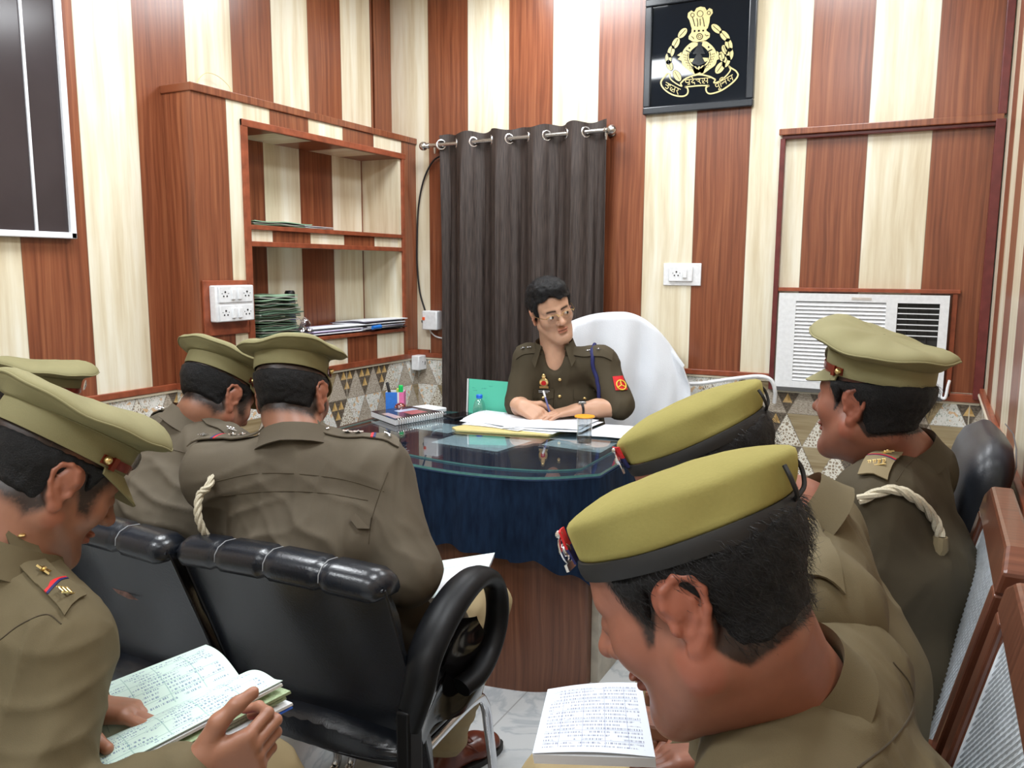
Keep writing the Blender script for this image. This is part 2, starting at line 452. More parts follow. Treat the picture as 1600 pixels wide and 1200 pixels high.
# panel frame round the air conditioner
trim(5, (2.135, -0.045, 2.012), (XR - 0.012, 0, 2.040), MAT['brown_x']); trim(6, (2.15, -0.03, 1.996), (XR - 0.012, 0, 2.012), MAT['maroon'])
trim(7, (2.140, -0.03, 0.862), (2.162, 0, 2.0), MAT['maroon']); trim(8, (2.975, -0.05, 0.88), (XR - 0.004, 0, 2.02), MAT['maroon'])
trim(9, (2.162, -0.028, 1.320), (2.90, 0, 1.337)); trim(10, (2.872, -0.02, 0.88), (2.892, 0, 1.322))
trim(11, (2.80, -0.02, 0.862), (XR - 0.01, 0, 0.897)); trim(12, (2.155, -0.008, 0.850), (XR - 0.01, 0, 0.862), cream)
trim(13, (XR - 0.035, -0.03, 2.04), (XR - 0.004, 0, CEIL), MAT['maroon'])
# right wall: tile cladding stands a little proud of the planks, capped by a cream strip
trim(14, (XR - 0.022, -5.2, 0.895), (XR, -0.05, 0.907), cream); trim(15, (XR - 0.018, -5.2, 0.907), (XR, -0.05, 0.930))
# baseboards, hidden low
mb = MB(); mb.box((D, -0.012, 0), (XR, 0, 0.08)); mb.build('baseboard_back', MAT['trim'], smooth=False, kind='structure', origin=(0, 0, 0))

# ================================================================== built-in bookshelf on the left wall
bk = thing('bookshelf', (0.0, -0.78, 0.0), 'tall brown and cream striped open bookshelf built out from left wall', 'bookshelf')
pm_cab = plank_mat('cabinet_front_planks', 1, 0.14, True, sgn=-1.0)
pm_nic = plank_mat('niche_back_planks', 1, 0.18, True, sgn=-1.0)
mc = plank_mat('cream_laminate', 0, 0.0, tone='cream')
YL = -1.568; ZT = 2.132
mb = MB()      # carcass, front skin with the opening left free
e = 0.001
mb.box((e, YL, 0.9), (D, -1.30, 2.105)); mb.box((e, -0.135, 0.9), (D, -e, 2.105))
mb.box((e, -1.30, 2.02), (D, -0.135, 2.105)); mb.box((e, -1.30, 0.9), (D, -0.135, 1.066))
mb.build('carcass', [pm_cab], bk, smooth=False)
mb = MB(); mb.box((e, YL - 0.004, 0.93), (D + 0.002, YL + 0.001, 2.105)); mb.build('side_panel', MAT['brown_x'], bk, smooth=False)
mb = MB(); mb.box((e, YL - 0.010, 2.100), (D + 0.010, -e, ZT)); mb.build('top_panel', MAT['brown'], bk, smooth=False, bev=0.003)
mb = MB(); mb.box((e, YL, 0.0), (D, -e, 0.9)); mb.build('tiled_base', tl_side, bk, smooth=False)
mb = MB(); mb.box((e, YL - 0.003, 0.0), (D, YL - 0.0005, 0.9)); mb.build('tiled_base_end', tl_end, bk, smooth=False)
mb = MB(); mb.box((D, -1.568, 0.908), (D + 0.014, -e, 0.934)); mb.box((e, YL - 0.014, 0.908), (D + 0.014, YL, 0.934)); mb.build('base_trim', MAT['trim'], bk, smooth=False)
mb = MB(); mb.box((D, -1.568, 0.896), (D + 0.009, -e, 0.908)); mb.box((e, YL - 0.009, 0.896), (D + 0.009, YL, 0.908)); mb.build('edge_strip', cream, bk, smooth=False)
# niche interior
mb = MB(); mb.box((-0.095, -1.29, 1.07), (-0.085, -0.171, 2.02)); mb.build('back_panel', pm_nic, bk, smooth=False)
for a, b in ((-0.171, -0.150), (-1.30, -1.285)):
    mb = MB(); mb.box((-0.085, a, 1.08), (D - 0.001, b, 2.02)); mb.build('niche_side', mc, bk, smooth=False)
mb = MB(); mb.box((-0.085, -1.285, 2.004), (D - 0.001, -0.171, 2.02)); mb.build('niche_ceiling', plank_mat('niche_top_planks', 1, 0.36, True, sgn=-1.0, zaxis=0), bk, smooth=False)
# opening frame
mb = MB()
mb.box((D - 0.01, -1.316, 1.064), (D + 0.012, -1.284, 2.034)); mb.box((D - 0.01, -0.150, 1.064), (D + 0.012, -0.128, 2.034))
mb.box((D - 0.01, -1.316, 2.004), (D + 0.014, -0.116, 2.034))
mb.build('opening_frame', MAT['trim'], bk, smooth=False, bev=0.003)
mb = MB(); mb.box((-0.085, -1.285, 1.066), (D + 0.014, -0.150, 1.084)); mb.build('shelf', MAT['trim'], bk, smooth=False, bev=0.003, label='bottom shelf board with a red-brown edge')
mb = MB(); mb.box((-0.085, -1.285, 1.512), (D - 0.006, -0.150, 1.590)); s1 = mb.build('shelf', pm_cab, bk, smooth=False, label='thick middle shelf with striped edge between two red-brown strips')
mb = MB(); mb.box((D - 0.02, -1.285, 1.506), (D + 0.010, -0.150, 1.528)); mb.box((-0.085, -1.285, 1.578), (D + 0.010, -0.150, 1.598)); mb.build('shelf_edge', MAT['trim'], s1, smooth=False, bev=0.002)

# ================================================================== notice board on the left wall
nb = thing('notice_board', (0.0, -2.6, 1.52), 'large dark board with white metal frame and white divider on left wall', 'board')
y0, y1, z0, z1 = -3.35, -2.0, 1.515, 2.70
mb = MB(); mb.box((0.002, y0, z0), (0.020, y1, z1)); mb.build('board_panel', plain('dark_board', (0.040, 0.032, 0.034), 0.16, noise_amt=0.15, nscale=3), nb, smooth=False)
mb = MB()
for a, b in (((y0, z0), (y1, z0 + 0.022)), ((y0, z1 - 0.022), (y1, z1)), ((y0, z0), (y0 + 0.022, z1)), ((y1 - 0.022, z0), (y1, z1))):
    mb.box((0.002, a[0], a[1]), (0.034, b[0], b[1]))
mb.build('frame', MAT['alu'], nb, smooth=False, bev=0.003)
mb = MB(); mb.box((0.018, -2.148, z0 + 0.02), (0.026, -2.139, z1 - 0.02)); mb.build('divider', MAT['alu'], nb, smooth=False)

# ================================================================== electrical plates
def plate(root, c, n, u, w, h, t, holes, switches, name='faceplate'):
    """modular plate centred at c, normal n, across u"""
    c, n, u = [np.array(q, float) for q in (c, n, u)]; v = np.array([0, 0, 1.0])
    mb = MB(); mb.obox(c + n * t / 2, u, v, n, (w / 2, h / 2, t / 2)); mb.build(name, MAT['white_plastic'], root, bev=0.003)
    for (a, b, sw, sh) in switches:
        mb = MB(); mb.obox(c + n * (t + 0.003) + u * a + v * b, u, v, n, (sw / 2, sh / 2, 0.004)); mb.build('switch', MAT['white_plastic'], root, bev=0.0015)
    if holes:
        for (a, b) in holes:
            mb = MB()
            for (du, dv, r) in ((0, 0.010, 0.0042), (-0.009, -0.007, 0.0035), (0.009, -0.007, 0.0035), (-0.017, 0.004, 0.0018), (0.017, 0.004, 0.0018)):
                mb.lathe([(r, 0.0), (r, 0.0012)], c + n * t + u * (a + du) + v * (b + dv), 10, u, v, n)
            mb.build('socket', MAT['black_plastic'], root)
t = thing('switchboard', (D, -1.43, 1.2), 'white double-row switch and socket board on the bookshelf front', 'switchboard')
mb = MB(); mb.box((D, -1.562, 1.135), (D + 0.012, -1.318, 1.362)); mb.build('backing_board', MAT['trim'], t, smooth=False, bev=0.003)
mb = MB(); mb.box((D + 0.012, -1.535, 1.192), (D + 0.050, -1.325, 1.342)); mb.build('box', MAT['white_plastic'], t, bev=0.005)
for zz in (1.305, 1.228):
    plate(t, (D + 0.050, -1.43, zz), (1, 0, 0), (0, 1, 0), 0.185, 0.068, 0.006, [(-0.060, 0), (0.060, 0)], [(-0.018, 0, 0.020, 0.042), (0.016, 0, 0.020, 0.042)])
t = thing('wall_socket', (1.70, 0, 1.39), 'white wall socket with one switch on the cream plank left of air conditioner', 'socket')
plate(t, (1.705, 0.0, 1.392), (0, -1, 0), (1, 0, 0), 0.186, 0.108, 0.008, None, [])
plate(t, (1.700, -0.008, 1.394), (0, -1, 0), (1, 0, 0), 0.118, 0.072, 0.010, [(-0.020, 0)], [(0.022, 0.002, 0.020, 0.042)], 'inner_plate')
t = thing('switch_box', (0.27, 0, 1.07), 'white box with orange switch on back wall beside the curtain', 'switch')
mb = MB(); mb.box((0.232, -0.062, 1.070), (0.330, 0, 1.178)); mb.build('box', MAT['white_plastic'], t, bev=0.006)
mb = MB(); mb.box((0.236, -0.067, 1.125), (0.252, -0.060, 1.142)); mb.build('switch', plain('orange_switch', (0.85, 0.12, 0.03), 0.3), t, bev=0.001)
mb = MB(); mb.tube([(0.234, -0.045, 1.117), (0.222, -0.048, 1.115)], 0.008, 10); mb.build('plug', MAT['black_plastic'], t)
t = thing('junction_box', (0.18, -0.03, 0.83), 'small square white box on the tiles under the bookshelf corner', 'box')
mb = MB(); mb.box((D + 0.010, -0.085, 0.838), (D + 0.062, -0.001, 0.922)); mb.build('box', MAT['white_plastic'], t, bev=0.005)
mb = MB(); mb.box((D + 0.08, -0.052, 0.870), (D + 0.081, -0.046, 0.890)); mb.lathe([(0.003, 0), (0.003, 0.0015)], (D + 0.062, -0.045, 0.885), 8, (0, 1, 0), (0, 0, 1), (1, 0, 0)); mb.build('keyhole', MAT['black_plastic'], t)
t2 = MB(); t2.box((D, -0.10, 0.922), (D + 0.016, -0.001, 0.952)); t2.box((D, -0.016, 0.922), (D + 0.085, -0.001, 0.952)); trim_o = t2.build('trim_16', MAT['trim'], smooth=False, kind='structure', origin=(0, 0, 0))

# cables
def cable(name, pts, r, mat, label, cat='cable', n=8):
    mb = MB(); mb.tube(catmull(pts, 8), r, n); return tag(mb.build(name, mat), label, cat)
cable('cable', [(0.36, -0.028, 2.03), (0.29, -0.024, 2.00), (0.225, -0.02, 1.90), (0.185, -0.015, 1.75), (0.172, -0.013, 1.55), (0.172, -0.013, 1.42), (0.188, -0.014, 1.28), (0.222, -0.016, 1.18), (0.235, -0.02, 1.15)], 0.0050, MAT['black_plastic'], 'black cable hanging from curtain rod down to the switch box')
cable('cable', [(0.262, -0.03, 1.07), (0.27, -0.02, 1.05), (0.30, -0.018, 1.03), (0.36, -0.018, 1.02), (0.42, -0.018, 1.0)], 0.0040, MAT['white_plastic'], 'short white cable running behind the curtain')
cable('cable', [(1.40, -0.05, 0.865), (1.62, -0.05, 0.862), (1.80, -0.06, 0.868), (1.98, -0.07, 0.905), (2.10, -0.07, 0.925), (2.155, -0.06, 0.910), (2.175, -0.05, 0.86), (2.172, -0.03, 0.80)], 0.0095, MAT['white_plastic'], 'thick white cable sagging along the wall below air conditioner')
cable('cable', [(2.845, -0.05, 0.89), (2.872, -0.06, 0.88), (2.880, -0.05, 0.93), (2.885, -0.04, 0.955)], 0.006, MAT['white_plastic'], 'short white cable at lower right corner of the air conditioner')
yw = plain('yellow_wire', (0.75, 0.66, 0.30), 0.4)
cable('wire', [(0.12, -1.50, 2.135), (0.09, -1.46, 2.17), (0.05, -1.38, 2.215), (0.03, -1.30, 2.22), (0.03, -1.24, 2.19), (0.05, -1.25, 2.15), (0.09, -1.33, 2.137), (0.12, -1.40, 2.136)], 0.0014, yw, 'thin yellow wire loop lying on top of the bookshelf', 'wire', 6)

# ================================================================== window air conditioner
ac = thing('air_conditioner', (2.51, 0, 0.87), 'white window air conditioner with slatted grille set in back wall', 'air conditioner')
x0, x1, z0, z1 = 2.172, 2.862, 0.882, 1.312; yf = -0.05
mb = MB()
for a, b in (((x0, z0 + .030), (x0 + 0.075, z1 - .035)), ((x1 - 0.035, z0 + .030), (x1, z1 - .035)), ((x0, z1 - 0.035), (x1, z1)), ((x0, z0), (x1, z0 + 0.030)), ((2.62, z0 + .030), (2.665, z1 - .035))):
    mb.box((a[0], yf, a[1]), (b[0], 0.0, b[1]))
mb.build('casing', MAT['white_plastic'], ac, smooth=False)
gm = MB()
for i in range(21):
    z = z0 + 0.036 + i * 0.01715
    gm.obox((2.432, yf + 0.008, z + 0.004), (1, 0, 0), (0, cos(0.9), sin(0.9)), (0, -sin(0.9), cos(0.9)), (0.192, 0.0100, 0.0020))
gm.box((2.24, yf + 0.022, z0 + 0.02), (2.625, -0.001, z1 - 0.02), 1)
gm.build('intake_grille', [MAT['white_plastic'], plain('grey_filter', (0.20, 0.21, 0.22), 0.7)], ac, smooth=False)
gm = MB(); gm.box((2.48, yf - 0.002, z1 - 0.024), (2.56, yf + 0.01, z1 - 0.014)); gm.build('name_badge', plain('grey_badge', (0.6, 0.55, 0.5), 0.3), ac, smooth=False)
gm = MB()
gm.box((2.665, yf + 0.030, z0 + 0.15), (2.83, -0.001, z1 - 0.03), 1)
for i in range(6): gm.box((2.667, yf + 0.004, z1 - 0.058 - i * 0.0235), (2.826, yf + 0.012, z1 - 0.054 - i * 0.0235), 0)
for i in range(3): gm.box((2.70 + i * 0.04, yf + 0.014, z0 + 0.16), (2.703 + i * 0.04, yf + 0.028, z1 - 0.04), 1)
gm.build('outlet_louvre', [MAT['white_plastic'], plain('dark_vent', (0.035, 0.033, 0.030), 0.6)], ac, smooth=False)
gm = MB(); gm.box((2.665, yf + 0.002, z0 + 0.03), (2.828, yf + 0.012, z0 + 0.15)); gm.build('control_door', MAT['white_plastic'], ac, smooth=False, bev=0.002)
gm = MB(); gm.box((x0 - 0.005, yf - 0.002, z0 - 0.018), (x1, 0.0, z0 - 0.001)); gm.build('bottom_rail', plain('grey_rail', (0.10, 0.10, 0.10), 0.4), ac, smooth=False)

# ================================================================== curtain and rod
rod = thing('curtain_rod', (0.8, -0.075, 2.08), 'brushed steel curtain rod with ball ends above the dark curtain', 'curtain rod')
zr = lambda x: 2.076 + (x - 0.26) * 0.010
mb = MB(); mb.tube([(0.285, -0.075, zr(0.285)), (1.335, -0.075, zr(1.335))], 0.0105, 14); mb.build('pole', MAT['steel'], rod)
for x, s in ((0.262, 1), (1.352, -1)):
    mb = MB(); mb.sphere((x, -0.075, zr(x)), 0.024, 20, 12); mb.lathe([(0.014, 0.0), (0.012, 0.006), (0.016, 0.010), (0.013, 0.018)], (x + s * 0.020, -0.075, zr(x)), 16, (0, 1, 0), (0, 0, 1), (s, 0, 0)); mb.build('finial', MAT['steel'], rod)
for x in (0.335, 1.325):
    mb = MB(); mb.lathe([(0.022, 0.0), (0.022, 0.006), (0.010, 0.010)], (x, -0.001, zr(x)), 16, (1, 0, 0), (0, 0, 1), (0, -1, 0)); mb.tube([(x, -0.005, zr(x)), (x, -0.075, zr(x))], 0.008, 10); mb.tube([(x, -0.075, zr(x) - 0.013), (x, -0.075, zr(x) - 0.045)], [0.009, 0.005], 10); mb.build('bracket', MAT['steel'], rod)
cm, nt, bs = new_mat('dark_brown_curtain')
P = POS(nt); X, Y, Z = SEP(nt, P)
f = NOISE(nt, COMB(nt, M(nt, 'MULTIPLY', X, 220.0), M(nt, 'MULTIPLY', Z, 9.0), Y), 1.0, 3)
L(nt, RAMP(nt, f, [(0.3, (0.020, 0.013, 0.011)), (0.7, (0.066, 0.047, 0.040))]), bs.inputs['Base Color'])
bs.inputs['Roughness'].default_value = 0.6
BUMP(nt, bs, f, 0.25, 0.001)
cur = thing('curtain', (0.83, -0.075, 0.05), 'dark brown eyelet curtain hanging behind the seated officer', 'curtain')
W0, W1 = 0.365, 1.325; NW = 4.5
def curt(u, v):
    zt = zr(W0 + (W1 - W0) * u) + 0.05 + 0.006 * sin(u * 40)
    z = zt - v * (zt - 0.06)
    a = u * NW * 2 * pi
    pinch = 1 - 0.25 * math.exp(-((v - 0.03) / 0.05) ** 2)
    s = sin(a)
    y = -0.075 + (0.036 * pinch) * (abs(s) ** 0.7) * (1 if s > 0 else -1) + 0.006 * sin(a * 2.3 + v * 3) * v + 0.004 * sin(a * 5 + 1) * min(1, v * 4)
    x = W0 + (W1 - W0) * u + 0.012 * sin(2 * a + 0.5) * min(1, v * 3) + 0.006 * sin(v * 7 + u * 9) * v
    return (x, y, z)
mb = MB(); mb.sheet(curt, 220, 46, 0.0022); mb.build('cloth', cm, cur)
for k in range(9):
    u = (k + 0.0) / 2 / NW if k else 0.012
    a = min(u, 0.985)
    x, y, z = curt(a, 0.0); x2 = curt(min(a + 0.01, 1), 0.0); x1_ = curt(max(a - 0.01, 0), 0.0)
    d = nrm(np.array(x2) - np.array(x1_)); d[2] = 0; d = nrm(d); n_ = np.cross(d, [0, 0, 1.0])
    c = np.array((x, -0.075, zr(x)))
    mb = MB()
    R_ = [c + 0.024 * (d * cos(t) + np.array([0, 0, 1.0]) * sin(t)) for t in np.linspace(0, 2 * pi, 25)[:-1]]
    mb.tube(R_, 0.0045, 8, closed=True); mb.build('eyelet', MAT['silver'], cur)
# ================================================================== desk
desk = thing('desk', (1.22, -1.15, 0.0), 'curved wooden office desk in front of the seated officer', 'desk')
FRONT = [(0.63, -1.445), (0.73, -1.505), (0.90, -1.580), (1.112, -1.645), (1.404, -1.690), (1.63, -1.665), (1.75, -1.610), (1.868, -1.500)]
arc = [tuple(p) for p in catmull([np.array(p) for p in FRONT], 6)]
def outline(x0, x1, yb, inset, wood=0.0):
    P = [(min(max(x, x0), x1), y + inset) for x, y in arc if x0 <= x <= x1]
    if P[0][0] > x0 + 1e-4: P = [(x0, P[0][1] + 0.03)] + P
    if P[-1][0] < x1 - 1e-4: P = P + [(x1, P[-1][1] + 0.01)]
    return P + [(x1, yb), (x0, yb)]
pm_desk = plank_mat('desk_planks', 0, 0.112, True)
desk_m, nt, bs = new_mat('desk_walnut')
P = POS(nt); X, Y, Z = SEP(nt, P)
g = grain(nt, X, Z, 3.0); g2 = grain(nt, X, Z, 9.0, 14, 0.8)
L(nt, MIX(nt, M(nt, 'MULTIPLY', g2, 0.5), RAMP(nt, g, [(0.3, (0.085, 0.032, 0.018)), (0.52, (0.17, 0.066, 0.034)), (0.74, (0.26, 0.115, 0.06))]), (0.13, 0.048, 0.026)), bs.inputs['Base Color'])
bs.inputs['Roughness'].default_value = 0.35
Zx, Zy, Zz = (1, 0, 0), (0, 1, 0), (0, 0, 1)
mb = MB(); mb.prism(outline(0.60, 1.835, -0.74, 0.035), (0, 0, 0.0), Zx, Zy, Zz, 0.715); mb.build('front_panel', desk_m, desk, smooth=False)
mb = MB(); mb.box((1.836, -1.46, 0.0), (1.862, -0.74, 0.70)); mb.build('side_panel', plain('grey_cream_laminate', (0.42, 0.38, 0.31), 0.4, noise_amt=0.15, nscale=20), desk, smooth=False)
mb = MB(); mb.prism(outline(0.560, 1.866, -0.70, 0.0), (0, 0, 0.715), Zx, Zy, Zz, 0.024); mb.build('desk_top', plain('dark_desk_top', (0.055, 0.022, 0.020), 0.25, noise_amt=0.3, nscale=20), desk, smooth=False, bev=0.002)

# blue cloth: flat on top, hanging in front and at the right end
cl_m, nt, bs = new_mat('navy_cloth')
P = POS(nt); X, Y, Z = SEP(nt, P)
f = NOISE(nt, COMB(nt, M(nt, 'MULTIPLY', X, 60.0), M(nt, 'MULTIPLY', Y, 60.0), M(nt, 'MULTIPLY', Z, 14.0)), 1.0, 3)
L(nt, RAMP(nt, f, [(0.3, (0.004, 0.011, 0.030)), (0.7, (0.009, 0.024, 0.058))]), bs.inputs['Base Color'])
bs.inputs['Roughness'].default_value = 0.85; bs.inputs['Specular IOR Level'].default_value = 0.15
cloth = thing('tablecloth', (1.3, -1.3, 0.4), 'dark blue cloth hanging over the front of the curved desk', 'tablecloth')
path = [np.array(p) for p in arc if p[0] > 0.66] + [np.array((1.874, -1.40)), np.array((1.874, -1.25)), np.array((1.874, -1.0)), np.array((1.874, -0.76))]
path = [np.array((p[0], p[1])) for p in catmull([np.append(p, 0) for p in path], 5)]
pl = np.concatenate([[0], np.cumsum([np.linalg.norm(path[i + 1] - path[i]) for i in range(len(path) - 1)])])
def along(u):
    s = u * pl[-1]; i = min(max(int(np.searchsorted(pl, s)) - 1, 0), len(path) - 2)
    t = (s - pl[i]) / max(pl[i + 1] - pl[i], 1e-9); p = path[i] * (1 - t) + path[i + 1] * t
    a = path[max(i - 3, 0)]; b = path[min(i + 4, len(path) - 1)]; d = nrm(b - a)
    return p, np.array((d[1], -d[0])), s
def clothf(u, v):
    p, n, s = along(u)
    x = p[0]
    hem = 0.487 if x < 1.62 else 0.478 - 0.12 * max(0, (x - 1.70) / 0.17) if u < 0.72 else 0.36
    hem += 0.010 * sin(s * 17) + 0.006 * sin(s * 41 + 1)
    z = 0.741 - v * (0.741 - hem)
    fold = (0.014 * sin(s * 24 + 1.2 * sin(s * 5)) + 0.007 * sin(s * 61)) * v ** 0.7 + 0.005 + 0.012 * v
    q = p + n * fold
    return (q[0], q[1], z)
mb = MB(); mb.sheet(clothf, 240, 24, -0.002); mb.build('hanging_cloth', cl_m, cloth)
mb = MB(); mb.prism(outline(0.64, 1.872, -0.72, -0.004), (0, 0, 0.7392), Zx, Zy, Zz, 0.0022); mb.build('flat_cloth', cl_m, cloth, smooth=False)

# thin glass: transparent with real surface reflections
def thin_glass(name, tint, edge=0.0):
    m = bpy.data.materials.new(name); m.use_nodes = True; nt = m.node_tree; nt.nodes.clear()
    out = N(nt, 'ShaderNodeOutputMaterial'); tr = N(nt, 'ShaderNodeBsdfTransparent'); gl = N(nt, 'ShaderNodeBsdfGlossy'); mx = N(nt, 'ShaderNodeMixShader'); lw = N(nt, 'ShaderNodeLayerWeight'); lw.inputs[0].default_value = 0.5
    tr.inputs[0].default_value = (*tint, 1); gl.inputs['Roughness'].default_value = 0.015; 
    fc = M(nt, 'ADD', M(nt, 'MULTIPLY', M(nt, 'POWER', lw.outputs['Facing'], 3.2), 0.75), 0.06)
    L(nt, M(nt, 'MINIMUM', M(nt, 'ADD', fc, edge), 1.0), mx.inputs[0]); L(nt, tr.outputs[0], mx.inputs[1]); L(nt, gl.outputs[0], mx.inputs[2]); L(nt, mx.outputs[0], out.inputs[0])
    return m
tg = thin_glass('table_glass', (0.92, 0.95, 0.96))
tge = plain('glass_edge', (0.10, 0.26, 0.25), 0.12, noise_amt=0.1)
def slab(P, z0, z1, name, parent):
    mb = MB(); n = len(P)
    V = [(x, y, z0) for x, y in P] + [(x, y, z1) for x, y in P]
    mb.add(V, [tuple(range(n, 2 * n))], 0)
    mb.add(V, [(i, (i + 1) % n, n + (i + 1) % n, n + i) for i in range(n)], 1)
    return mb.build(name, [tg, tge], parent, smooth=False, origin=(1.25, -1.1, z0))
gt = thing('glass_top', (1.25, -1.1, 0.7465), 'clear glass sheet lying on the blue-clothed desk top', 'glass top')
slab(outline(0.635, 1.872, -0.735, -0.008), 0.7470, 0.7555, 'lower_sheet', gt)
def inset_outline():
    P = [(x, y + 0.075) for x, y in arc if 0.70 <= x <= 1.80]
    return [(0.70, P[0][1] + 0.02)] + P + [(1.80, P[-1][1] + 0.02), (1.80, -0.79), (0.70, -0.79)]
slab(inset_outline(), 0.7560, 0.7610, 'upper_sheet', gt)

# ------------------------------------------------------------------ paper helpers
def print_mat(name, base, ink, lines=26, cols=7, margin=0.06, density=0.5, grid=True, blue=(0.15, 0.2, 0.45)):
    """a page with ruled table and rows of illegible print, in the page's own UV space"""
    m, nt, bs = new_mat(name)
    uv = N(nt, 'ShaderNodeUVMap').outputs[0]
    u, v, _ = SEP(nt, uv)
    fl = M(nt, 'FRACT', M(nt, 'MULTIPLY', v, float(lines)))
    tx = NOISE(nt, COMB(nt, M(nt, 'MULTIPLY', u, 90.0), M(nt, 'FLOOR', M(nt, 'MULTIPLY', v, float(lines))), 0.0), 1.0, 2)
    tx2 = NOISE(nt, COMB(nt, M(nt, 'MULTIPLY', u, float(cols) * 1.3), M(nt, 'MULTIPLY', v, float(lines) * 0.45), 2.0), 1.0, 1)
    w = M(nt, 'MULTIPLY', M(nt, 'LESS_THAN', M(nt, 'ABSOLUTE', M(nt, 'SUBTRACT', fl, 0.5)), 0.24), M(nt, 'GREATER_THAN', tx, 0.50))
    w = M(nt, 'MULTIPLY', w, M(nt, 'GREATER_THAN', tx2, 1 - density))
    ins = M(nt, 'MULTIPLY', M(nt, 'LESS_THAN', M(nt, 'ABSOLUTE', M(nt, 'SUBTRACT', u, 0.5)), 0.5 - margin), M(nt, 'LESS_THAN', M(nt, 'ABSOLUTE', M(nt, 'SUBTRACT', v, 0.5)), 0.5 - margin))
    w = M(nt, 'MULTIPLY', w, ins)
    c = MIX(nt, M(nt, 'MULTIPLY', w, 0.75), base, ink)
    if grid:
        gu = M(nt, 'FRACT', M(nt, 'MULTIPLY', u, float(cols))); gv = M(nt, 'FRACT', M(nt, 'MULTIPLY', v, lines / 3.0))
        g = M(nt, 'MULTIPLY', M(nt, 'MAXIMUM', M(nt, 'LESS_THAN', gu, 0.03), M(nt, 'LESS_THAN', gv, 0.05)), ins)
        c = MIX(nt, M(nt, 'MULTIPLY', g, 0.55), c, blue)
    L(nt, c, bs.inputs['Base Color']); bs.inputs['Roughness'].default_value = 0.6
    return m
def page(name, fn, mat, parent=None, nu=16, nv=16, t=0.0006, under=None, **k):
    """sheet with UVs; fn(u, v) gives the top surface"""
    mb = MB(); mb.sheet(fn, nu, nv, t)
    o = mb.build(name, [mat], parent, smooth=True, ang=50, **k)
    me = o.data; uvl = me.uv_layers.new(name='UVMap')
    w = nv + 1; K = (nu + 1) * w
    for lp in me.loops:
        i = lp.vertex_index % K
        uvl.data[lp.index].uv = ((i // w) / nu, (i % w) / nv)
    return o
def bil(a, b, c, d, z=0, bend=None):
    a, b, c, d = [np.array(q, float) for q in (a, b, c, d)]
    def f(u, v):
        p = a * (1 - u) * (1 - v) + b * u * (1 - v) + c * u * v + d * (1 - u) * v
        p = np.array([p[0], p[1], (p[2] if len(p) > 2 else 0) + z])
        if bend: p[2] += bend(u, v)
        return p
    return f
pr_white = print_mat('printed_page', (0.80, 0.83, 0.88), (0.10, 0.12, 0.22), 30, 5, 0.06, 0.55, False)
pr_blue = print_mat('bluish_page', (0.50, 0.66, 0.72), (0.12, 0.2, 0.3), 26, 5, 0.06, 0.45, False)
for nm, q, lab in (('paper_sheet', [(0.84, -1.109), (1.061, -1.131), (1.072, -0.966), (0.855, -0.947)], 'printed sheet under the desk glass beside the spiral notebook'),
                   ('paper_sheet', [(1.098, -1.314), (1.40, -1.335), (1.43, -1.10), (1.103, -1.108)], 'printed sheet under the desk glass in front of the yellow folder'),
                   ('paper_sheet', [(1.495, -1.15), (1.745, -1.17), (1.742, -0.90), (1.50, -0.90)], 'printed sheet under the desk glass beneath the water tumbler')):
    o = page(nm, bil(*q, z=0.7440), pr_blue, nu=2, nv=2, t=0.0008); tag(o, lab, 'paper')

TZ = 0.7612
# spiral notebook
A, B, C_, D_ = [np.array(q) for q in ((0.618, -1.059), (0.832, -1.178), (0.905, -0.915), (0.690, -0.860))]
nbk = thing('spiral_notebook', (0.76, -1.0, TZ), 'thick spiral notebook with dark printed cover at the left of desk', 'notebook')
def quadprism(mb, q, z0, z1, mi=0):
    n = len(q); V = [(*p, z0) for p in q] + [(*p, z1) for p in q]
    return mb.add(V, [tuple(range(n))[::-1], tuple(range(n, 2 * n))] + [(i, (i + 1) % n, n + (i + 1) % n, n + i) for i in range(n)], mi)
mb = MB(); quadprism(mb, [A, B, C_, D_], TZ + 0.002, TZ + 0.024); mb.build('pages', MAT['paper'], nbk, smooth=False)
mb = MB(); quadprism(mb, [A, B, C_, D_], TZ, TZ + 0.0018); quadprism(mb, [A, B, C_, D_], TZ + 0.0242, TZ + 0.026); mb.build('cover', plain('dark_notebook_cover', (0.030, 0.032, 0.045), 0.15, noise_amt=0.3, nscale=30), nbk, smooth=False)
def inq(u, v): return A * (1 - u) * (1 - v) + B * u * (1 - v) + C_ * u * v + D_ * (1 - u) * v
for (u0, u1, v0, v1, c, lb) in ((0.45, 0.80, 0.45, 0.80, (0.45, 0.13, 0.15), 'red picture on cover'), (0.25, 0.45, 0.40, 0.85, (0.45, 0.55, 0.72), 'pale blue picture on cover'), (0.35, 0.9, 0.05, 0.20, (0.50, 0.36, 0.34), 'pinkish print on cover')):
    mb = MB(); quadprism(mb, [inq(u0, v0), inq(u1, v0), inq(u1, v1), inq(u0, v1)], TZ + 0.0261, TZ + 0.0265); mb.build('cover_print', plain('cover_print', c, 0.2), nbk, smooth=False, label=lb)
d = nrm(np.append(C_ - B, 0)); nrm_ = np.array([d[1], -d[0], 0])
mb = MB()
for k in range(20):
    c = np.append(B, 0) + d * (0.012 + k * (np.linalg.norm(C_ - B) - 0.024) / 19) + np.array([0, 0, TZ + 0.013])
    mb.tube([c + (nrm_ * cos(a) * 0.011 + np.array([0, 0, 1]) * sin(a) * 0.0155) for a in np.linspace(0, 2 * pi, 17)[:-1]], 0.0015, 5, closed=True)
mb.build('spiral', MAT['steel'], nbk)
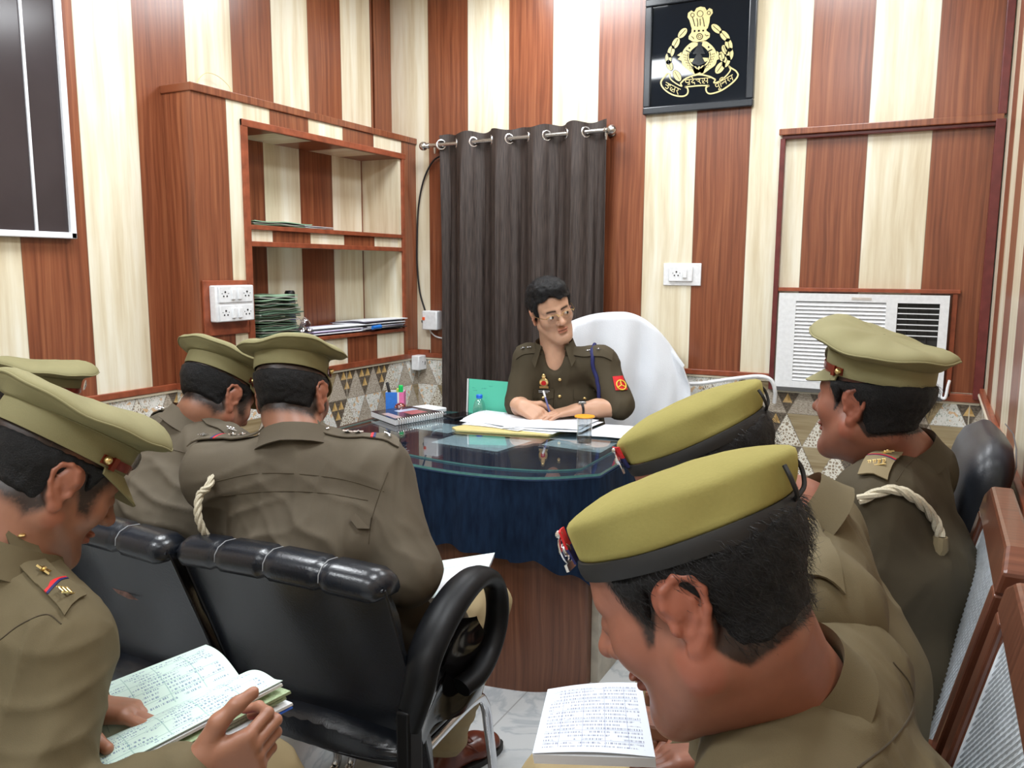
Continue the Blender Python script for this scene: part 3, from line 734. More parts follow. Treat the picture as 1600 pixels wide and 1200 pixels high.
# white pad, paperweight, pen holder
wp = MB(); quadprism(wp, [(0.672, -0.850), (0.805, -0.885), (0.842, -0.785), (0.715, -0.750)], TZ, TZ + 0.020); wp2 = wp.build('paper_pad', MAT['paper'], smooth=False, bev=0.004); tag(wp2, 'small white paper pad behind the spiral notebook', 'pad')
pw = thing('paperweight', (0.650, -0.900, TZ), 'round glass paperweight with red and gold inside beside pen holder', 'paperweight')
pwm, nt, bs = new_mat('marbled_glass'); vo = N(nt, 'ShaderNodeTexVoronoi'); L(nt, POS(nt, True), vo.inputs['Vector']); vo.inputs['Scale'].default_value = 90
L(nt, RAMP(nt, vo.outputs['Distance'], [(0.1, (0.75, 0.55, 0.35)), (0.3, (0.30, 0.04, 0.03)), (0.6, (0.10, 0.02, 0.02))]), bs.inputs['Base Color']); bs.inputs['Roughness'].default_value = 0.05; bs.inputs['Coat Weight'].default_value = 1
mb = MB(); mb.lathe([(0.014, 0), (0.023, 0.004), (0.028, 0.014), (0.027, 0.026), (0.019, 0.038), (0.008, 0.043), (0.001, 0.044)], (0.657, -0.893, TZ), 24); mb.build('dome', pwm, pw)
ph = thing('pen_holder', (0.60, -0.84, 0.7402), 'blue and pink square pen holder with markers on the desk corner', 'pen holder')
hb, hp = plain('blue_card', (0.045, 0.21, 0.72), 0.35), plain('pink_card', (0.80, 0.20, 0.45), 0.35)
hc = np.array((0.600, -0.845)); a1 = radians(28); ux = np.array((cos(a1), sin(a1))); uy = np.array((-sin(a1), cos(a1)))
def hq(i, j): return hc + ux * i + uy * j
z0, z1 = 0.7402, 0.848
for q, m, lb in (([hq(-.042, -.04), hq(0.012, -.04), hq(0.012, -.037), hq(-.042, -.037)], hb, 'blue front panel'), ([hq(.020, -.04), hq(.042, -.04), hq(.042, .04), hq(.039, .04), hq(.039, -.037), hq(.020, -.037)], hp, 'pink end panel')):
    mb = MB(); quadprism(mb, q, z0, z1); mb.build('panel', m, ph, smooth=False, label=lb)
mb = MB(); quadprism(mb, [hq(0.012, -.0402), hq(0.020, -.0402), hq(0.020, -.036), hq(0.012, -.036)], z0, z1)
quadprism(mb, [hq(-.042, -.037), hq(-.039, -.037), hq(-.039, .04), hq(-.042, .04)], z0, z1); quadprism(mb, [hq(-.039, .037), hq(.039, .037), hq(.039, .04), hq(-.039, .04)], z0, z1); quadprism(mb, [hq(-.039, -.037), hq(.039, -.037), hq(.039, .037), hq(-.039, .037)], z0, z0 + 0.003)
mb.build('white_panel', MAT['white_plastic'], ph, smooth=False)
def pen(name, p, d, ln, r, mb_mat, cap_mat, label, capf=0.35, cat='pen'):
    d = nrm(d); p = np.array(p, float)
    t = thing(name, tuple(p), label, cat)
    m1 = MB(); m1.tube([p, p + d * ln * (1 - capf)], r * 0.9, 12); m1.build('barrel', mb_mat, t)
    m1 = MB(); m1.tube([p + d * ln * (1 - capf), p + d * ln * 0.98, p + d * ln], [r, r, r * 0.8], 12); m1.build('cap', cap_mat, t)
    return t
blk = MAT['black_plastic']
pen('marker', (*hq(-.005, -.012), z0 + 0.004), (-0.22, -0.08, 1), 0.150, 0.0072, MAT['white_plastic'], blk, 'white marker with black cap leaning left in the pen holder', 0.55, 'marker')
gr = plain('green_plastic', (0.01, 0.60, 0.12), 0.3); yl = plain('lime_plastic', (0.60, 0.75, 0.15), 0.3)
pen('highlighter', (*hq(.022, -.008), z0 + 0.004), (0.03, 0.0, 1), 0.133, 0.0105, blk, gr, 'highlighter with bright green cap in the pen holder', 0.30, 'highlighter')
pen('highlighter', (*hq(.008, .016), z0 + 0.004), (0.0, 0.02, 1), 0.114, 0.0085, yl, yl, 'short lime highlighter between black and green caps', 0.3, 'highlighter')
# phone
pm = thing('mobile_phone', (0.93, -0.86, TZ), 'black mobile phone lying flat near the back of desk', 'phone')
mb = MB(); quadprism(mb, [(0.895, -0.905), (0.978, -0.945), (1.020, -0.815), (0.930, -0.775)], TZ, TZ + 0.009); mb.build('case', blk, pm, smooth=False, bev=0.003)
mb = MB(); quadprism(mb, [(0.901, -0.900), (0.974, -0.937), (1.013, -0.820), (0.933, -0.782)], TZ + 0.0091, TZ + 0.0096); mb.build('screen', plain('black_glass', (0.004, 0.004, 0.005), 0.03, noise_amt=0), pm, smooth=False)
# green file standing against the chair side, bottle
gf = thing('file_folder', (1.03, -0.74, 0.755), 'turquoise printed file standing upright behind small bottle', 'file')
pr_green = print_mat('green_cover', (0.10, 0.60, 0.42), (0.03, 0.30, 0.22), 14, 3, 0.08, 0.35, False)
page('cover', bil((0.937, -0.752, 0), (1.150, -0.712, 0), (1.150, -0.690, 0.150), (0.930, -0.732, 0.158), z=0.757), pr_green, gf, nu=4, nv=4, t=0.003)
mb = MB(); mb.tube([(0.930, -0.752, 0.757), (0.924, -0.732, 0.915)], 0.004, 8); mb.build('white_spine', MAT['white_plastic'], gf)
wb = thing('water_bottle', (1.022, -0.800, TZ), 'small clear plastic water bottle with blue cap', 'bottle')
cg = thin_glass('clear_plastic', (0.93, 0.95, 0.95), 0.05)
mb = MB(); mb.lathe([(0.025, 0), (0.028, 0.004), (0.028, 0.05), (0.026, 0.066), (0.020, 0.085), (0.0125, 0.094), (0.0125, 0.100)], (1.022, -0.800, TZ - 0.018), 24, caps=False); mb.build('body', cg, wb)
mb = MB(); mb.lathe([(0.0145, 0.098), (0.0145, 0.112), (0.012, 0.114)], (1.022, -0.800, TZ - 0.018), 20); mb.build('cap', plain('blue_cap', (0.02, 0.16, 0.75), 0.3), wb)
# yellow folder with loose papers, open register, sheet at right
yf = MB(); quadprism(yf, [(1.075, -1.123), (1.116, -1.161), (1.491, -1.080), (1.50, -0.86), (1.14, -0.90)], TZ, TZ + 0.009); tag(yf.build('folder', plain('yellow_folder', (0.62, 0.52, 0.22), 0.5), smooth=False, bev=0.002), 'pale yellow paper folder under the open white papers', 'folder')
pst = thing('paper_stack', (1.35, -0.95, TZ + 0.009), 'loose stack of white papers the seated officer writes on', 'papers')
for k, q in enumerate(([(1.085, -1.060), (1.50, -1.060), (1.52, -0.80), (1.10, -0.80)], [(1.05, -1.020), (1.36, -1.085), (1.44, -0.79), (1.02, -0.77)], [(1.28, -1.075), (1.60, -1.005), (1.60, -0.76), (1.30, -0.76)], [(1.045, -0.985), (1.33, -1.065), (1.40, -0.765), (1.03, -0.755)], [(1.32, -1.045), (1.585, -0.985), (1.575, -0.75), (1.35, -0.75)])):
    b = (lambda kk: (lambda u, v: 0.003 * sin(pi * v) * (1 + 0.3 * kk) * (1 - u * 0.4) + 0.0015 * sin(u * 5 + kk)))(k)
    page('sheet', bil(*q, z=TZ + 0.011 + 0.0026 * k, bend=b), pr_white if k > 2 else MAT['paper'], pst, nu=14, nv=10, t=0.0012)
o = page('paper_sheet', bil((1.585, -1.015), (1.800, -0.985), (1.81, -0.745), (1.60, -0.745), z=TZ + 0.004, bend=lambda u, v: 0.004 * sin(u * 3)), MAT['paper'], nu=8, nv=8, t=0.002); tag(o, 'blank white sheet at the right end of the desk glass', 'paper')
# tumbler with orange lid
tm = thing('tumbler', (1.672, -1.150, TZ), 'clear glass of water covered with an orange plastic lid', 'glass')
c = (1.672, -1.150, TZ)
mb = MB(); mb.lathe([(0.0255, 0.0), (0.0275, 0.002), (0.0290, 0.105), (0.0275, 0.105), (0.0262, 0.010), (0.0001, 0.009)], c, 32, caps=False); mb.build('glass_wall', thin_glass('tumbler_glass', (0.95, 0.97, 0.98), 0.07), tm)
mb = MB(); mb.lathe([(0.0001, 0.011), (0.0258, 0.011), (0.0272, 0.074), (0.0001, 0.074)], c, 32, caps=False); mb.build('water', thin_glass('water', (0.90, 0.94, 0.97), 0.06), tm)
mb = MB(); mb.lathe([(0.001, 0.1065), (0.037, 0.1065), (0.0385, 0.109), (0.037, 0.1120), (0.030, 0.1125), (0.001, 0.114)], c, 36); mb.build('lid', plain('orange_lid', (0.85, 0.36, 0.03), 0.35), tm)

# ================================================================== things in the bookshelf
def folded_file(x0, x1, y0, y1, z, h, mat, label, seed, group=None):
    rr = random.Random(seed)
    t = thing('file', ((x0 + x1) / 2, (y0 + y1) / 2, z), label, 'file', group)
    lay = 3
    for k in range(lay):
        zz = z + h * k / lay; dx = rr.uniform(-0.006, 0.006); dy = rr.uniform(-0.008, 0.008); ph_ = rr.uniform(0, 6)
        def fn(u, v, zz=zz, dx=dx, dy=dy, ph_=ph_, k=k):
            return np.array([x1 + dx - u * (x1 - x0 - 0.01), y0 + 0.01 + dy + v * (y1 - y0 - 0.02), zz + h / lay * 0.80 + 0.0022 * sin(v * 9 + ph_) + 0.0015 * sin(u * 7 + ph_)])
        mb = MB(); mb.sheet(fn, 6, 18, h / lay * 0.62); mb.build('cover' if k in (0, 2) else 'papers', mat if k != 1 else paper_d, t, ang=60)
    mb = MB(); mb.tube([(x1 + 0.001, y0 + 0.02, z + h * 0.75), (x1 + 0.010, y0 + 0.02, z + h * 0.6), (x1 + 0.010, y0 + 0.02, z + h * 0.35), (x1 + 0.001, y0 + 0.02, z + h * 0.2)], 0.003, 6)
    return t
paper_d = plain('file_papers', (0.36, 0.38, 0.34), 0.7)
gm1 = plain('sage_green_card', (0.17, 0.27, 0.18), 0.6); gm2 = plain('dark_green_card', (0.085, 0.145, 0.10), 0.6); gm3 = plain('pale_green_card', (0.30, 0.47, 0.32), 0.6)
zb = 1.085
ords = ['lowest green file of the stack on bottom bookshelf shelf', 'second lowest green file of the bookshelf stack', 'third green file from bottom of the bookshelf stack', 'dark green file in the middle of the bookshelf stack', 'green file just above the middle of the bookshelf stack', 'third file from the top of the green bookshelf stack', 'grey-green file under the top one of the bookshelf stack', 'pale green file on top of the bookshelf stack']
for k in range(8):
    folded_file(-0.03, D - 0.005 + 0.012 * sin(k * 2.1), -1.255 + 0.006 * (k % 3), -0.975 + 0.02 * sin(k * 1.7), zb + k * 0.0255, 0.0235, [gm2, gm1, gm2, gm1, gm2, gm1, gm2, gm3][k], ords[k], k)
sc_ = thing('spray_can', (0.02, -0.880, zb), 'black and violet spray can behind the green files', 'spray can')
c = (0.02, -0.895, zb)
mb = MB(); mb.lathe([(0.024, 0), (0.026, 0.003), (0.026, 0.165), (0.022, 0.175)], c, 24); mb.build('can', plain('violet_can', (0.035, 0.03, 0.10), 0.25, noise_amt=0.5, nscale=40), sc_)
mb = MB(); mb.lathe([(0.0265, 0.135), (0.0265, 0.158)], c, 24, caps=False); mb.build('label_band', plain('yellow_band', (0.35, 0.30, 0.10), 0.3, noise_amt=0.7, nscale=90), sc_)
mb = MB(); mb.lathe([(0.0245, 0.172), (0.0245, 0.212), (0.020, 0.220), (0.001, 0.221)], c, 24); mb.build('cap', blk, sc_)
def loose_stack(name, q, z, n, dz, label, mats, seed, cat='papers', amp=0.006):
    rr = random.Random(seed); t = thing(name, (q[0][0], q[0][1], z), label, cat)
    for k in range(n):
        j = [(a + rr.uniform(-.014, .014), b + rr.uniform(-.02, .02)) for a, b in q]; ph_ = rr.uniform(0, 6); am = amp * rr.uniform(0.4, 1.2)
        mb = MB(); mb.sheet(bil(*j, z=z + dz * (k + 1), bend=lambda u, v, ph_=ph_, am=am, k=k: am * sin(v * 4 + ph_) * (k / n) + 0.002), 6, 14, dz * 0.7); mb.build('sheet', mats[k % len(mats)], t, ang=60)
    return t
lil = plain('lilac_paper', (0.55, 0.42, 0.70), 0.6)
loose_stack('paper_stack', [(D - 0.01, -0.90), (D + 0.01, -0.42), (-0.05, -0.40), (-0.05, -0.88)], zb, 7, 0.0045, 'fanned white papers with a lilac sheet on bottom bookshelf shelf', [lil, MAT['paper'], MAT['paper'], MAT['paper']], 3, amp=0.010)
loose_stack('paper_stack', [(D + 0.014, -0.52), (D + 0.020, -0.165), (-0.05, -0.19), (-0.04, -0.50)], zb + 0.004, 8, 0.0058, 'white papers and dark folders at the right of bottom bookshelf shelf', [blk, MAT['paper'], plain('grey_folder', (0.12, 0.11, 0.16), 0.5), MAT['paper']], 5)
mb = MB(); mb.tube([(D + 0.03, -0.47, zb + 0.020), (D + 0.03, -0.40, zb + 0.022)], [0.010, 0.012], 14); tag(mb.build('blue_tube', plain('blue_plastic', (0.02, 0.18, 0.62), 0.3)), 'small blue tube sticking out from the bookshelf papers', 'tube')
mb = MB(); mb.sheet(lambda u, v: np.array([D - 0.02 + 0.05 * u, -0.995 + 0.07 * v + 0.02 * sin(u * 6), zb + 0.035 + 0.055 * (1 - u) + 0.008 * sin(9 * v + 5 * u)]), 14, 14, 0.001); tag(mb.build('plastic_bag', thin_glass('crumpled_plastic', (0.8, 0.8, 0.9), 0.25)), 'crumpled clear plastic wrapper beside the green files', 'wrapper')
z2 = 1.598
folded_file(-0.03, D + 0.004, -1.270, -0.88, z2, 0.018, gm3, 'pale green file lying on the middle shelf of the bookshelf', 21)
loose_stack('paper_stack', [(D, -0.95), (D - 0.01, -0.72), (-0.03, -0.70), (-0.04, -0.93)], z2, 3, 0.003, 'few white sheets on the middle bookshelf shelf', [MAT['paper']], 6)

# ================================================================== framed emblem
fr = thing('framed_emblem', (1.752, 0, 2.155), 'black framed square panel with a gold police emblem on back wall', 'framed emblem')
ex = lambda cx, cy: (1.3486 + 5.244e-4 * cx + 1.8e-5 * cy, 2.6876 - 5.7e-5 * cx - 4.98e-4 * cy)
X0, X1, Z0, Z1 = 1.492, 2.012, 2.152, 2.678
mb = MB(); mb.box((X0 + .02, -0.022, Z0 + .02), (X1 - .02, -0.002, Z1 - .02)); mb.build('panel', plain('black_glossy_panel', (0.003, 0.006, 0.011), 0.04, noise_amt=0), fr, smooth=False)
mb = MB()
w = 0.034
for a, b in (((X0, Z0), (X1, Z0 + w)), ((X0, Z1 - w), (X1, Z1)), ((X0, Z0 + w), (X0 + w, Z1 - w)), ((X1 - w, Z0 + w), (X1, Z1 - w))): mb.box((a[0], -0.034, a[1]), (b[0], -0.001, b[1]))
mb.build('frame', MAT['black_paint'], fr, smooth=False, bev=0.005)
eg = plain('emblem_gold', (0.70, 0.60, 0.28), 0.35, noise_amt=0.15, nscale=120)
ek = plain('emblem_black', (0.006, 0.008, 0.010), 0.2)
def flat(mb, P, t=0.002, y=-0.0222):
    Q = [ex(*p) for p in P]
    area = sum(Q[i][0] * Q[(i + 1) % len(Q)][1] - Q[(i + 1) % len(Q)][0] * Q[i][1] for i in range(len(Q)))
    if area < 0: Q = Q[::-1]
    mb.prism(Q, (0, y, 0), (1, 0, 0), (0, 0, 1), (0, -1, 0), t)
def stroke(mb, P, w, t=0.0024, y=-0.0222, closed=False):
    P = [np.array(p, float) for p in P]; n = len(P)
    Lf, Rt = [], []
    for i in range(n):
        a = P[i - 1] if (i > 0 or closed) else P[i]; b = P[(i + 1) % n] if (i < n - 1 or closed) else P[i]
        d = nrm(b - a); nn = np.array([-d[1], d[0]]) * w / 2
        Lf.append(P[i] + nn); Rt.append(P[i] - nn)
    for i in range(n if closed else n - 1):
        j = (i + 1) % n
        flat(mb, [Lf[i], Lf[j], Rt[j], Rt[i]], t, y)
def ell(cx, cy, a, b, ang=0, n=24, s=0, e=360):
    an = radians(ang); out = []
    for k in range(n + (1 if e - s < 360 else 0)):
        t = radians(s + (e - s) * k / n); x, y = a * cos(t), b * sin(t)
        out.append((cx + x * cos(an) - y * sin(an), cy + x * sin(an) + y * cos(an)))
    return out
em = MB(); ob = MB()
# lion capital
flat(em, [(690, 240), (672, 175), (655, 150), (660, 110), (690, 90), (715, 105), (735, 70), (770, 57), (810, 65), (828, 95), (850, 72), (875, 85), (880, 115), (855, 150), (850, 200), (835, 250), (810, 262), (700, 262)])
for x in (705, 740, 778, 815): stroke(em, [(x, 235), (x - 4 + (x - 760) * .05, 300)], 20)
flat(em, [(690, 285), (665, 320), (665, 345), (700, 365), (740, 372), (820, 355), (852, 330), (855, 295), (830, 275)])
for (x, y, r) in ((768, 120, 26), (700, 130, 16), (845, 115, 14)): stroke(ob, ell(x, y, r, r * 1.05), 4, 0.0034, closed=True)
stroke(ob, ell(764, 322, 26, 26), 6, 0.0034, closed=True); stroke(ob, ell(764, 322, 12, 12), 4, 0.0034, closed=True)
for P_ in ([(690, 320), (705, 330), (712, 345)], [(812, 305), (825, 318), (842, 312)], [(700, 150), (712, 190), (722, 230)], [(790, 150), (800, 190), (806, 235)], [(740, 160), (748, 200), (745, 235)], [(768, 165), (770, 225)]): stroke(ob, P_, 6, 0.0034)
# laurel leaves: left and right wreaths
for (x, y, a, s) in ((610, 290, -48, 1.0), (548, 380, -62, 1.0), (505, 455, -75, 1.0), (480, 520, -92, 0.95), (490, 580, -110, 0.9), (560, 675, 60, 1.0), (912, 255, 42, 1.0), (985, 320, 50, 1.05), (1020, 400, 80, 1.05), (1030, 480, 95, 1.0), (985, 440, 70, 0.8), (1000, 545, 112, 1.0), (945, 600, 125, 1.1), (960, 500, 80, 0.8)):
    flat(em, ell(x, y, 56 * s, 32 * s, a), 0.002)
    stroke(ob, [(x - 42 * s * cos(radians(a)), y - 42 * s * sin(radians(a))), (x + 42 * s * cos(radians(a)), y + 42 * s * sin(radians(a)))], 4, 0.0034)
    stroke(ob, ell(x, y, 56 * s, 32 * s, a), 3, 0.0030, closed=True)
# two fishes bowed towards each other
def arcp(P, n=6): return [tuple(q[:2]) for q in catmull([np.array([*p, 0.0]) for p in P], n)]
for sgn, cx in ((1, 0), (-1, 0)):
    mir = (lambda p: p) if sgn == 1 else (lambda p: (1522 - p[0] - 6, p[1] - 8))
    body = arcp([(752, 380), (700, 372), (650, 405), (612, 455), (600, 520), (612, 580), (660, 620), (722, 665), (742, 660), (742, 620), (700, 575), (672, 530), (668, 480), (700, 435), (745, 400), (752, 380)])
    flat(em, [mir(p) for p in body])
    flat(em, [mir(p) for p in [(690, 585), (722, 660), (770, 640), (730, 590)]])
    flat(em, [mir(p) for p in [(600, 460), (560, 490), (590, 500), (565, 525), (602, 540)]])
    flat(em, [mir(p) for p in [(676, 520), (738, 518), (735, 545), (700, 555), (680, 545)]])
    stroke(ob, [mir(p) for p in [(640, 445), (690, 470)]], 9, 0.0034)
    flat(ob, [mir(p) for p in ell(672, 425, 8, 8)], 0.0034)
    for r_ in range(6):
        for q_ in range(3):
            x = 622 + q_ * 15 + r_ * r_ * 2.2; y = 478 + r_ * 24 + q_ * 4
            stroke(ob, [mir((x, y)), mir((x + 3, y + 12))], 4, 0.0034)
    stroke(ob, [mir(p) for p in arcp([(660, 470), (655, 520), (672, 565), (712, 605)])], 4, 0.0034)
flat(em, [(720, 640), (760, 585), (795, 640), (760, 668)])
# bow and arrow, dark, between the fishes
flat(ob, [(750, 372), (790, 372), (783, 405), (815, 480), (775, 478), (815, 560), (755, 582), (692, 560), (738, 480), (700, 478), (745, 405)], 0.0030)
# ribbon with three lobes
rib1 = arcp([(468, 655), (410, 735), (440, 800), (520, 850), (610, 862), (655, 835), (655, 790), (630, 775)])
rib2 = arcp([(590, 745), (640, 700), (740, 665), (840, 675), (905, 705)])
rib3 = arcp([(850, 760), (822, 780), (830, 820), (870, 832), (960, 800), (1055, 730), (1100, 670), (1085, 630), (1040, 600)])
for r_ in (rib1, rib2, rib3): stroke(em, r_, 13)
stroke(em, arcp([(468, 655), (490, 660), (495, 700), (540, 740), (600, 770), (590, 745)]), 11)
stroke(em, arcp([(905, 705), (892, 735), (940, 720), (1000, 670), (1035, 620), (1022, 585), (1040, 600)]), 11)
stroke(em, arcp([(630, 775), (690, 770), (760, 762), (850, 760)]), 12)
# Devanagari words on the ribbon, drawn as strokes: (x, y) in a unit box, baseline headline at y = 0
def word(strokes, x0, y0, dx, dy, w=6):
    ax = np.array(dx, float); ay = np.array(dy, float); o = np.array([x0, y0], float)
    for s_ in strokes: stroke(em, [tuple(o + ax * p[0] + ay * p[1]) for p in (arcp(s_, 4) if len(s_) > 2 else s_)], w)
# utt-r : vowel u, tta, ra
word([[(0, 0), (3.6, 0)], [(0.55, 0), (0.75, .3), (0.35, .42), (0.1, .35)], [(0.35, .42), (0.85, .55), (0.6, .95), (0.15, .85)], [(0.85, .2), (1.1, .1), (1.15, .35)],
      [(1.35, .45), (1.7, .4)], [(1.5, .42), (1.35, .7), (1.55, .95)], [(2.3, 0), (2.3, 1)], [(1.7, .62), (2.3, .5)], [(1.85, .6), (1.75, .85), (2.0, 1.0)],
      [(2.8, 0), (3.1, .25), (2.85, .5), (2.75, .45)], [(2.85, .5), (3.35, 1.0)]], 455, 735, (38, 18), (-14, 52))
# pradesh
word([[(0, 0), (4.7, 0)], [(0.1, 0), (0.1, .4), (0.4, .55), (0.8, .5)], [(0.8, 0), (0.8, 1)], [(0.45, .95), (0.8, .72)],
      [(1.5, 0), (1.5, .25), (1.2, .45), (1.4, .7), (1.7, .6), (1.75, 1.0)], [(1.5, 0), (1.35, -.35), (1.0, -.45)], [(2.1, 0), (2.1, .3)], 
      [(2.3, .2), (2.7, .1), (2.6, .5), (2.3, .45)], [(2.55, .5), (2.9, .95)], [(3.2, .15), (3.5, .05), (3.6, .4), (3.3, .55), (3.1, .4)], [(3.5, .5), (3.2, .8), (3.6, .95)], [(4.1, 0), (4.1, 1)], [(3.75, .6), (4.1, .55)]], 632, 712, (49, -5), (2, 48))
# pulis
word([[(0, 0), (3.9, 0)], [(0.1, 0), (0.1, .4), (0.35, .55), (0.7, .5)], [(0.7, 0), (0.7, .95)], [(0.7, .95), (0.4, 1.2), (0.75, 1.35), (0.9, 1.15)],
      [(1.1, -.05), (1.3, -.5), (1.9, -.5), (1.95, 0)], [(1.1, 0), (1.1, .95)], [(1.35, .6), (1.5, .35), (1.7, .55), (1.85, .35), (2.1, .55)], [(2.2, 0), (2.2, 1)],
      [(2.6, 0), (2.85, .25), (2.6, .5)], [(2.7, .45), (3.0, .9)], [(3.1, .5), (3.6, .5)], [(3.6, 0), (3.6, 1)]], 900, 752, (40, -24), (14, 44))
em.add(np.concatenate(ob.v), ob.f, 1)
em.build('emblem', [eg, ek], fr, smooth=False, label='gold emblem with lions, two fishes, leaf wreath and Hindi ribbon text')
# ================================================================== implicit-surface modelling
def V3(*a): return np.array(a, float)
_rs = np.random.RandomState(3)
_LAT = _rs.rand(32, 32, 32).astype(np.float32)
def vnoise(P, scale, seed=0):
    """smooth value noise in -1..1 for an (n, 3) array"""
    Q = P * scale + seed * 7.31
    i = np.floor(Q).astype(int); f = Q - i; f = f * f * (3 - 2 * f)
    o = 0
    for a in (0, 1):
        for b in (0, 1):
            for c in (0, 1):
                w = (f[..., 0] if a else 1 - f[..., 0]) * (f[..., 1] if b else 1 - f[..., 1]) * (f[..., 2] if c else 1 - f[..., 2])
                o = o + w * _LAT[(i[..., 0] + a) % 32, (i[..., 1] + b) % 32, (i[..., 2] + c) % 32]
    return o * 2 - 1

def axis_coords(lo, hi, hc, fine):
    """grid lines from lo to hi with step hc, refined inside the fine intervals (a, b, h)"""
    xs = [lo]; x = lo
    while x < hi:
        h = hc
        for a, b, hf in fine:
            if a - hc * 0.5 <= x <= b: h = min(h, hf)
            elif x < a < x + h: h = min(h, max(hf, (a - x)))
        x += h; xs.append(x)
    return np.array(xs, np.float32)

